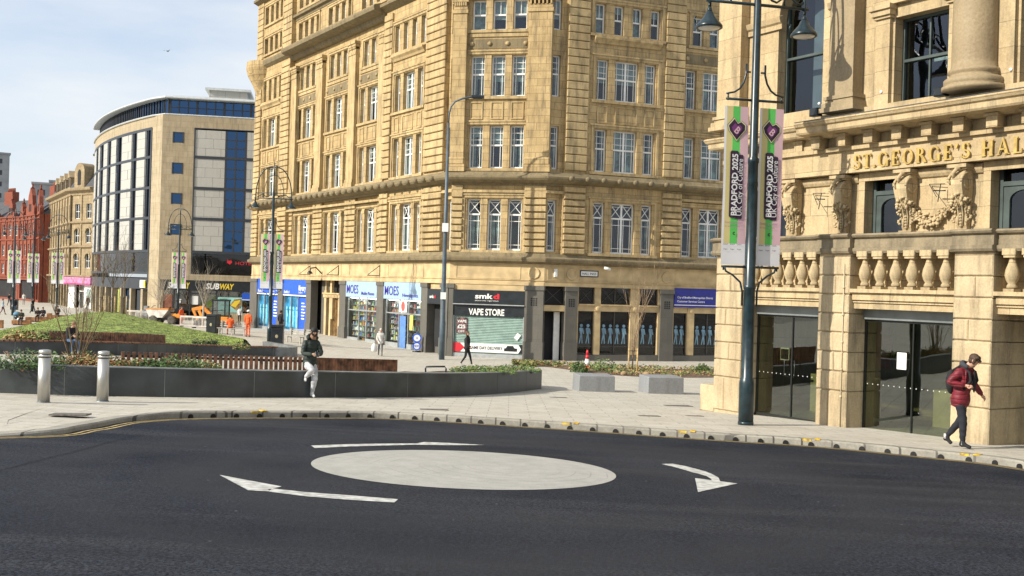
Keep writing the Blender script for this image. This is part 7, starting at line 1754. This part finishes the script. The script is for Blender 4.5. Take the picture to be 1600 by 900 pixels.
def metal_bench(p, rz, L_, label):
    o = empty('metal_bench', p, label, 'bench', 'pale metal benches', rz); mt = M('pale_bench_slats', (.42,.40,.36), .5, metal=.3, var=.15)
    m = MB()
    for k in range(4): m.box(-L_/2, L_/2, -.22+.13*k, -.12+.13*k, .44, .475)
    m.build('seat', mt, parent=o); m = MB()
    for k in range(3): m.box(-L_/2, L_/2, .27+.02*k, .295+.02*k, .56+.13*k, .65+.13*k)
    m.build('backrest', mt, parent=o)
    for x in (-L_/2+.15, 0, L_/2-.15):
        m = MB(); m.box(x-.03,x+.03,-.20,-.14,0,.44); m.box(x-.03,x+.03,.20,.26,0,.95); m.box(x-.03,x+.03,-.14,.20,.38,.43); m.build('leg', mt, parent=o)
    return o
p = gp(362, 524); metal_bench(p+Vector((0,.25,0)), R_(-12), 2.1, 'pale metal bench where an orange clad worker sits, right of the litter bin')
person(p+Vector((-.15,.15,0)), R_(200), 1.78, 'worker in orange sitting on the metal bench', SIT, ORG, ORG, 'light', (.03,.02,.015), (.08,.05,.03), .03, .50, g_)
p = gp(374, 506); person(p, R_(0), 1.74, 'person in a white top standing behind the metal bench', STAND, (.62,.62,.62), (.02,.02,.025), 'light', (.04,.03,.02), (.02,.02,.02), .02, .85)
p = gp(471, 537); metal_bench(p, R_(-25), 2.3, 'pale metal bench before the deep stone doorway, behind the leaning man')
# man sitting on the farther planter
i0 = min(range(len(rear)), key=lambda i: abs(rear[i].x/rear[i].y-ray(118,550)[0])); q = rear[i0]; z = G(q.x,q.y)
SITR = dict(SIT, ch=(0,-.10,.93), nk=(0,-.18,1.04), h0=(0,-.24,1.09), h1=(0,-.28,1.15), h2=(0,-.28,1.22), shL=(.17,-.11,.99), shR=(-.17,-.11,.99), elL=(.2,-.2,.75), elR=(-.2,-.2,.75), wrL=(.06,-.38,.72), wrR=(-.06,-.38,.72))
person(Vector((q.x,q.y+.02,z+.02)), R_(48), 1.86, 'man in a black jacket and jeans sitting on the farther planter edge', SITR, (.012,.012,.016), (.06,.11,.20), 'light', (.22,.12,.06), (.35,.36,.38), .05, .46)
# people on the left
grp = 'people far off on the left of the square'
for px, py, rz, H, ps, tp, lg, hr, lb in (
 (4,492,100,1.72,WALK,(.42,.52,.60),(.10,.01,.03),(.03,.02,.02),'far walker in a light blue jacket and maroon trousers at the left edge'),
 (22,490,20,1.76,STAND,(.015,.015,.015),(.06,.10,.18),(.02,.015,.01),'far person in black top and jeans behind the pushchair'),
 (51,490,80,1.76,WALK,(.015,.017,.02),(.015,.015,.02),(.02,.015,.01),'far walker in black between the two left lamps'),
 (137,483,30,1.78,WALK,(.015,.015,.018),(.02,.02,.025),(.02,.015,.01),'far walker in a dark coat right of the pink shop'),
 (146,482,30,1.70,STAND,(.03,.03,.035),(.02,.02,.025),(.02,.015,.01),'far person in dark grey beside the left staked tree'),
 (96,474,10,1.74,STAND,(.55,.33,.02),(.03,.03,.03),(.03,.02,.01),'far person in a yellow top before the pink shop'),
 (106,474,10,1.70,WALK,(.50,.18,.22),(.30,.28,.27),(.05,.03,.02),'far person in a pink top at the door of the pink shop'),
 (126,477,10,1.72,WALK,(.02,.02,.02),(.02,.02,.02),(.02,.02,.02),'far small walker in black right of the white shop front'),
 (37,476,10,1.7,STAND,(.62,.60,.55),(.2,.2,.22),(.03,.02,.01),'far small person in white before the red brick terrace'),
 (14,478,60,1.72,WALK,(.03,.03,.035),(.03,.03,.05),(.03,.02,.01),'far small walker in black before the red brick terrace')):
    person(gp(px,py), R_(rz), H, lb, ps, tp, lg, 'light', hr, (.02,.02,.02), .03, .82, grp)
for px, py, lb, tp in ((33,508,'seated person in dark green with a pushchair and white bag',(.03,.035,.02)),(59,503,'seated person in black, left one of the pair by the wooden block',(.015,.015,.018)),(67,502,'seated person in dark grey, right one of the pair by the wooden block',(.03,.03,.035)),(90,499,'seated person in dark brown right of the wooden block',(.05,.035,.025))):
    p = gp(px,py); person(p, R_(15), 1.76, lb, SIT, tp, (.02,.02,.025), 'light', (.02,.015,.01), (.02,.02,.02), .04, .46, 'people sitting far off on the left')
    m = MB(); m.rbox(-.75,.75,-.28,.28,.06,.42,.02); m.box(-.65,.65,-.2,.2,0,.06,1); o = m.build('block_seat', [M('amber_timber', (.36,.17,.07), .7, var=.3), DARK], loc=(p.x,p.y+.08,p.z), rz=R_(12)); tag(o, 'low timber seat under the '+lb.split(',')[0].split(' with')[0]+(', left' if px==59 else ', right' if px==67 else ''), 'bench', 'low timber seats on the left')
for px, py, lb in ((44,507,'amber timber block beside the pushchair'),(0,513,'amber timber block at the left picture edge'),(77,500,'amber timber block beside the seated pair')):
    p = gp(px,py); m = MB(); m.rbox(-.22,.22,-.3,.3,0,.66,.02); o = m.build('timber_block', bpy.data.materials['amber_timber'], loc=tuple(p), rz=.3); tag(o, lb, 'block', 'amber timber blocks')
p = gp(26, 506); o = empty('pushchair', p, 'black pushchair with a blue canopy beside the seated person', 'pushchair', None, .4)
m = MB(); m.lathe([(.32,0),(.30,.15),(.2,.28),(0,.34)], (0,.1,.75), 14, 0, True, None, 0, 2*PI); m.build('canopy', cloth((.10,.22,.32)), parent=o)
m = MB(); m.ell((0,.0,.58),(.24,.34,.22),12,8); m.tube([(-.25,.4,1.0),(-.25,-.25,.25)], .02, 6); m.tube([(.25,.4,1.0),(.25,-.25,.25)], .02, 6); m.tube([(-.25,.4,1.0),(.25,.4,1.0)], .02, 6); m.tube([(-.25,.3,.15),(-.1,-.1,.6)], .02, 6); m.tube([(.25,.3,.15),(.1,-.1,.6)], .02, 6); m.build('seat_and_frame', BLACKM, parent=o)
for x, y in ((-.27,-.3),(.27,-.3),(-.27,.32),(.27,.32)):
    m = MB(); m.lathe([(.06,-.02),(.12,-.02),(.12,.02),(.06,.02)], (0,0,0), 12, 0, True, Matrix.Translation((x,y,.12)) @ Matrix.Rotation(PI/2,4,'Y')); m.build('wheel', BLACKM, parent=o)
p = gp(34, 507); m = MB(); m.lathe([(.16,0),(.22,.06),(.22,.40),(.15,.58)], (0,0,0), 10); m.tube([(-.08,0,.56),(-.05,0,.72),(.05,0,.72),(.08,0,.56)], .01, 5); o = m.build('carrier_bag', M('white_plastic', (.7,.7,.68), .5), loc=(p.x+.1,p.y-.7,p.z)); tag(o, 'white carrier bag on the ground before the seated person with the pushchair', 'bag')
# ------------------------------------------------------------ stone blocks, cone, bins, board, loop
CBL = stone('grey_granite_block', (.26,.27,.28), (.20,.205,.215), (.2,.2,.2), 6, 6, .25, msize=0., bsc=60, bump=.15)
def blockseat(px, py, rz, w_, d_, h, label):
    p = gp(px, py); m = MB(); t = .02
    m.add([(-w_/2,-d_/2,-.05),(w_/2,-d_/2,-.05),(w_/2,d_/2,-.05),(-w_/2,d_/2,-.05),(-w_/2+t,-d_/2+t,h-.02),(w_/2-t*.2,-d_/2+t,h-.02),(w_/2-t*.2,d_/2,h-.02),(-w_/2+t,d_/2,h-.02),(-w_/2+t+.02,-d_/2+t+.02,h),(w_/2-t*.2-.02,-d_/2+t+.02,h),(w_/2-t*.2-.02,d_/2-.02,h),(-w_/2+t+.02,d_/2-.02,h)],
      [(0,3,2,1),(0,1,5,4),(1,2,6,5),(2,3,7,6),(3,0,4,7),(4,5,9,8),(5,6,10,9),(6,7,11,10),(7,4,8,11),(8,9,10,11)])
    o = m.build('stone_block', CBL, loc=(p.x,p.y+d_/2,p.z), rz=rz); tag(o, label, 'stone block', 'grey granite blocks on the paving')
blockseat(929, 612, R_(8), 1.20, 1.15, .52, 'chunky grey granite block below the traffic cone, the left of two')
blockseat(1036, 615.5, R_(10), 1.22, 1.15, .55, 'chunky grey granite block nearest the pale hall, the right of two')
p = gp(917, 579); o = empty('traffic_cone', p, 'orange and white traffic cone standing in the planting bed', 'traffic cone')
m = MB(); m.rbox(-.24,.24,-.24,.24,0,.06,.01); m.build('base', M('cone_base', (.55,.08,.03), .6, var=.1), parent=o)
CO_ = [M('cone_orange', (.80,.09,.02), .45, var=.08), WHITE, RED]
m = MB(); hc2 = [(.19,.06,0),(.165,.22,0),(.155,.28,1),(.115,.55,1),(.105,.62,2),(.075,.84,2),(.045,1.10,2)]
for a, b in zip(hc2, hc2[1:]): m.lathe([(a[0],a[1]),(b[0],b[1])], (0,0,0), 16, a[2])
m.build('cone_body', CO_, parent=o)
def bin_(px, py, rz, label):
    p = gp(px, py); o = empty('litter_bin', p, label, 'litter bin', 'black litter bins', rz)
    m = MB(); m.rbox(-.36,.36,-.33,.33,.05,1.12,.03); m.box(-.33,.33,-.3,.3,0,.05); m.build('body', BLACKM, parent=o)
    m = MB(); m.rbox(-.38,.38,-.35,.35,1.12,1.28,.03); m.build('lid', BLACKM, parent=o)
    m = MB(); m.box(-.22,.22,-.345,-.32,.95,1.07); m.build('opening', DARK, parent=o)
    m = MB(); m.ell((0,-.335,.58),(.09,.006,.11),12,8); m.build('crest', M('dull_gold', (.35,.30,.18), .5, var=.1), parent=o)
bin_(333, 520.5, R_(-14), 'black litter bin with a crest at the foot of the grassy mound'); bin_(433, 540, R_(5), 'black litter bin beside the lamp before the blue shop'); bin_(22, 484, 0, 'far black litter bin before the red brick terrace')
p = gp(651, 550); o = empty('pavement_sign', p, 'pavement sign of two round blue and white discs outside the newsagent', 'sign')
m = MB(); m.lathe([(.28,0),(.28,.06),(.05,.1)], (0,0,0), 16); m.build('base', BLACKM, parent=o)
for z, r, mt in ((.38,.26,BLUE),(.90,.29,BLUE)):
    m = MB(); m.lathe([(0,-.02),(r,-.02),(r,.02),(0,.02)], (0,0,0), 24, 0, False, Matrix.Translation((0,0,z)) @ Matrix.Rotation(PI/2,4,'X')); m.lathe([(0,0),(r*.72,0),(r*.72,.006)][::1], (0,0,0), 20, 1, False, Matrix.Translation((0,-.022,z)) @ Matrix.Rotation(PI/2,4,'X')); m.text('i' if z > .5 else 'NEWS', -.18 if z < .5 else -.03, -.032, z-.07, .15, 0, w=.36 if z < .5 else .06, off=.02); m.build('disc', [mt, WHITE], parent=o)
f = gp(652, 619); p = Vector((f.x+.25, f.y+2.6, 0)); p.z = G(p.x,p.y); m = MB(); m.tube([(-.22,0,0),(-.26,0,.66),(-.24,0,.72),(.30,0,.74),(.34,0,.68),(.24,0,0)], .025, 8); o = m.build('cycle_stand', BLACKM, loc=tuple(p)); tag(o, 'small black hooped cycle stand just behind the slate planter wall', 'cycle stand')
# ------------------------------------------------------------ dumper truck and mini digger
TYRE = M('muddy_tyre', (.10,.09,.075), .9, var=.3); ORP = M('orange_machine_paint', (.72,.26,.03), .45, var=.15, sc=2); WHP = M('dusty_white_paint', (.60,.56,.50), .5, var=.2, sc=2)
def wheel(par, x, y, r, w_, T0=None):
    m = MB(); T = Matrix.Translation((x,y,r)) @ Matrix.Rotation(PI/2,4,'X'); m.lathe([(r*.55,-w_/2),(r*.92,-w_/2),(r,-w_*.35),(r,w_*.35),(r*.92,w_/2),(r*.55,w_/2)], (0,0,0), 20, 0, True, T)
    for k in range(14):
        a = 2*PI*k/14; m.box(-.03,.03,-w_/2+.01,w_/2-.01,r-.01,r+.03,0, Matrix.Translation((x,y,r)) @ Matrix.Rotation(a,4,'Y'))
    o = m.build('tyre', TYRE, parent=par); m = MB(); m.lathe([(0,-w_*.4),(r*.56,-w_*.4),(r*.56,w_*.4),(0,w_*.4)], (0,0,0), 14, 0, True, T); m.build('rim', WHP, parent=o)
p = gp(250, 506); o = empty('dumper_truck', p, 'small site dumper with a white and orange skip beyond the mound', 'dumper', None, R_(-8))
for x in (-.35, 1.5):
    for y in (-.65,.65): wheel(o, x, y, .40, .34)
m = MB(); prof = [(-.95,1.05),(-.70,.62),(.55,.62),(1.15,1.35),(1.05,1.42),(-1.15,1.42)]; m.prismy([(a,b) for a,b in prof], -.75, .75); m.box(-1.18,1.18,-.79,.79,1.40,1.47,1); m.build('skip', [WHP, ORP], parent=o)
m = MB(); m.box(-.8,2.3,-.3,.3,.42,.60); m.rbox(1.3,2.4,-.45,.45,.6,1.05,.05,1); m.build('chassis', [BLACKM, ORP], parent=o)
m = MB(); m.box(1.15,1.55,-.22,.22,1.05,1.15); m.box(1.5,1.6,-.22,.22,1.1,1.5); m.build('seat', BLACKM, parent=o)
m = MB(); m.tube([(1.85,-.45,1.0),(1.85,-.45,2.3),(1.85,.45,2.3),(1.85,.45,1.0)], .04, 8); m.build('roll_bar', BLACKM, parent=o)
m = MB(); m.lathe([(.17,0),(.19,.0),(.19,.02)], (0,0,0), 14, 0, True, Matrix.Translation((.95,0,1.5)) @ Matrix.Rotation(-.9,4,'Y')); m.tube([(1.05,0,1.1),(.95,0,1.5)], .03, 6); m.build('steering_wheel', BLACKM, parent=o)
p = gp(332, 513) + Vector((0,2.5,0)); p.z = G(p.x,p.y); o = empty('mini_digger', p, 'small digger with a black framed cab and orange arm behind the litter bin', 'digger', None, R_(-5))
m = MB(); 
for y in (-.5,.5):
    m.prismy([(-.85,.0),(.85,.0),(1.0,.2),(.9,.42),(-.9,.42),(-1.0,.2)], y-.16, y+.16)
m.build('tracks', BLACKM, parent=o)
m = MB(); m.rbox(-.75,.85,-.65,.65,.50,1.0,.06); m.lathe([(.4,.42),(.4,.5)], (0,0,0), 14, 1); m.build('body', [ORP, BLACKM], parent=o)
m = MB()
for x in (-.55,.55):
    for y in (-.55,.55): m.box(x-.05,x+.05,y-.05,y+.05,1.0,2.35)
m.rbox(-.65,.65,-.65,.65,2.35,2.5,.04); m.box(-.6,.6,-.6,.6,1.0,1.1); m.box(-.55,.55,-.59,-.54,1.5,1.56); c_ = m.build('cab', BLACKM, parent=o)
m = MB(); m.box(-.5,.5,-.56,-.55,1.1,2.35); m.box(-.56,-.55,-.5,.5,1.1,2.35); m.box(.55,.56,-.5,.5,1.1,2.35); m.build('cab_glass', GLASSD, parent=c_)
def boxbeam(m, a, b, w_, h0, h1, mi=0):
    a, b = Vector(a), Vector(b); d = (b-a).normalized(); u = Vector((-d.z,0,d.x)); vs = []
    for q, h in ((a,h0),(b,h1)):
        for sy in (-1,1):
            for su in (-1,1): vs.append(q+Vector((0,sy*w_/2,0))+u*su*h/2)
    m.add(vs, [(0,1,3,2),(4,6,7,5),(0,4,5,1),(2,3,7,6),(0,2,6,4),(1,5,7,3)], mi)
m = MB(); boxbeam(m, (-.7,0,.9), (-1.6,0,1.75), .2, .3, .3); boxbeam(m, (-1.5,0,1.78), (-2.6,0,1.55), .2, .32, .26); m.build('boom', ORP, parent=o)
m = MB(); boxbeam(m, (-2.0,.0,1.5), (-1.55,0,.55), .16, .26, .18); boxbeam(m, (-2.55,0,1.6), (-2.1,0,.6), .16,.22,.16); m.build('dipper_arm', ORP, parent=o)
m = MB(); m.prismy([(-2.3,.6),(-1.75,.6),(-1.7,.3),(-1.95,.1),(-2.35,.2)], -.25, .25); m.build('bucket', BLACKM, parent=o)
def barrier(p, rz, L_, label):
    o = empty('barrier', p, label, 'barrier', 'pale site barriers', rz); m = MB(); m.box(-L_/2,L_/2,-.03,.03,.85,1.0); m.box(-L_/2,L_/2,-.03,.03,.12,.22); m.box(-L_/2,-L_/2+.06,-.03,.03,.22,.85); m.box(L_/2-.06,L_/2,-.03,.03,.22,.85)
    k = -L_/2+.15
    while k < L_/2-.1: m.box(k,k+.03,-.012,.012,.22,.85); k += .13
    m.build('panel', WHP, parent=o)
    for x in (-L_/2+.15,L_/2-.15): m = MB(); m.box(x-.05,x+.05,-.3,.3,0,.1); m.build('foot', TYRE, parent=o)
for px, py, rz, L_, lb in ((209,500,-5,1.6,'pale barrier left of the dumper truck'),(222,502,10,1.3,'pale barrier directly behind the dumper truck'),(297,511,-8,1.9,'pale barrier right of the lamp by the dumper truck'),(314,513,-12,1.6,'pale barrier before the digger bucket')):
    q = gp(px,py); barrier(q, R_(rz), L_, lb)
q = gp(228, 500); o = empty('compactor', q, 'small grey wheeled site machine left of the dumper skip', 'machine'); m = MB(); m.rbox(-.35,.35,-.3,.3,.35,1.0,.05); m.rbox(-.2,.25,-.25,.25,1.0,1.45,.05); m.build('engine_housing', GREYST, parent=o); wheel(o, -.3, -.32, .25, .12); wheel(o, .3, -.32, .25, .12); m = MB(); m.tube([(.3,0,1.0),(.75,0,1.5),(.95,0,1.5)], .03, 6); m.build('handle', BLACKM, parent=o)
# ------------------------------------------------------------ gull
c = at(262, 80, 60); m = MB(); m.lathe([(0,-.22),(.045,-.12),(.055,0),(.03,.14),(0,.2)], (0,0,0), 10, 0, True, Matrix.Rotation(PI/2,4,'Y')); 
o = m.build('gull', M('gull_grey', (.25,.25,.27), .8, var=.1), loc=tuple(c)); tag(o, 'small grey gull gliding high in the pale sky', 'bird')
for s_ in (-1,1):
    m = MB(); m.add([(-.05,0,.02),(.07,0,.02),(.05,s_*.28,.12),(-.04,s_*.26,.12),(-.06,s_*.6,.04)], [(0,1,2,3),(3,2,4)]); m.build('wing', bpy.data.materials['gull_grey'], parent=o)
o.rotation_euler = (0,0,1.2); o.scale = (.6,.6,.6)
# ------------------------------------------------------------ planting beds edge and small rocks by the narrow tree
for k, (px, py, wh) in enumerate(((965,585,'left of the narrow tree'),(975,587,'at the left foot of the narrow tree'),(998,588,'at the right foot of the narrow tree'),(1010,588,'right of the narrow tree'))):
    q = gp(px,py); m = MB(); m.ell((0,0,.06),(.22,.16,.13),9,6); o = m.build('boulder', M('tan_boulder', (.36,.24,.13), .9, var=.2, bump=.5), loc=(q.x,q.y,q.z+.04), rz=k); tag(o, 'small tan boulder '+wh, 'boulder', 'tan boulders in the planting bed')
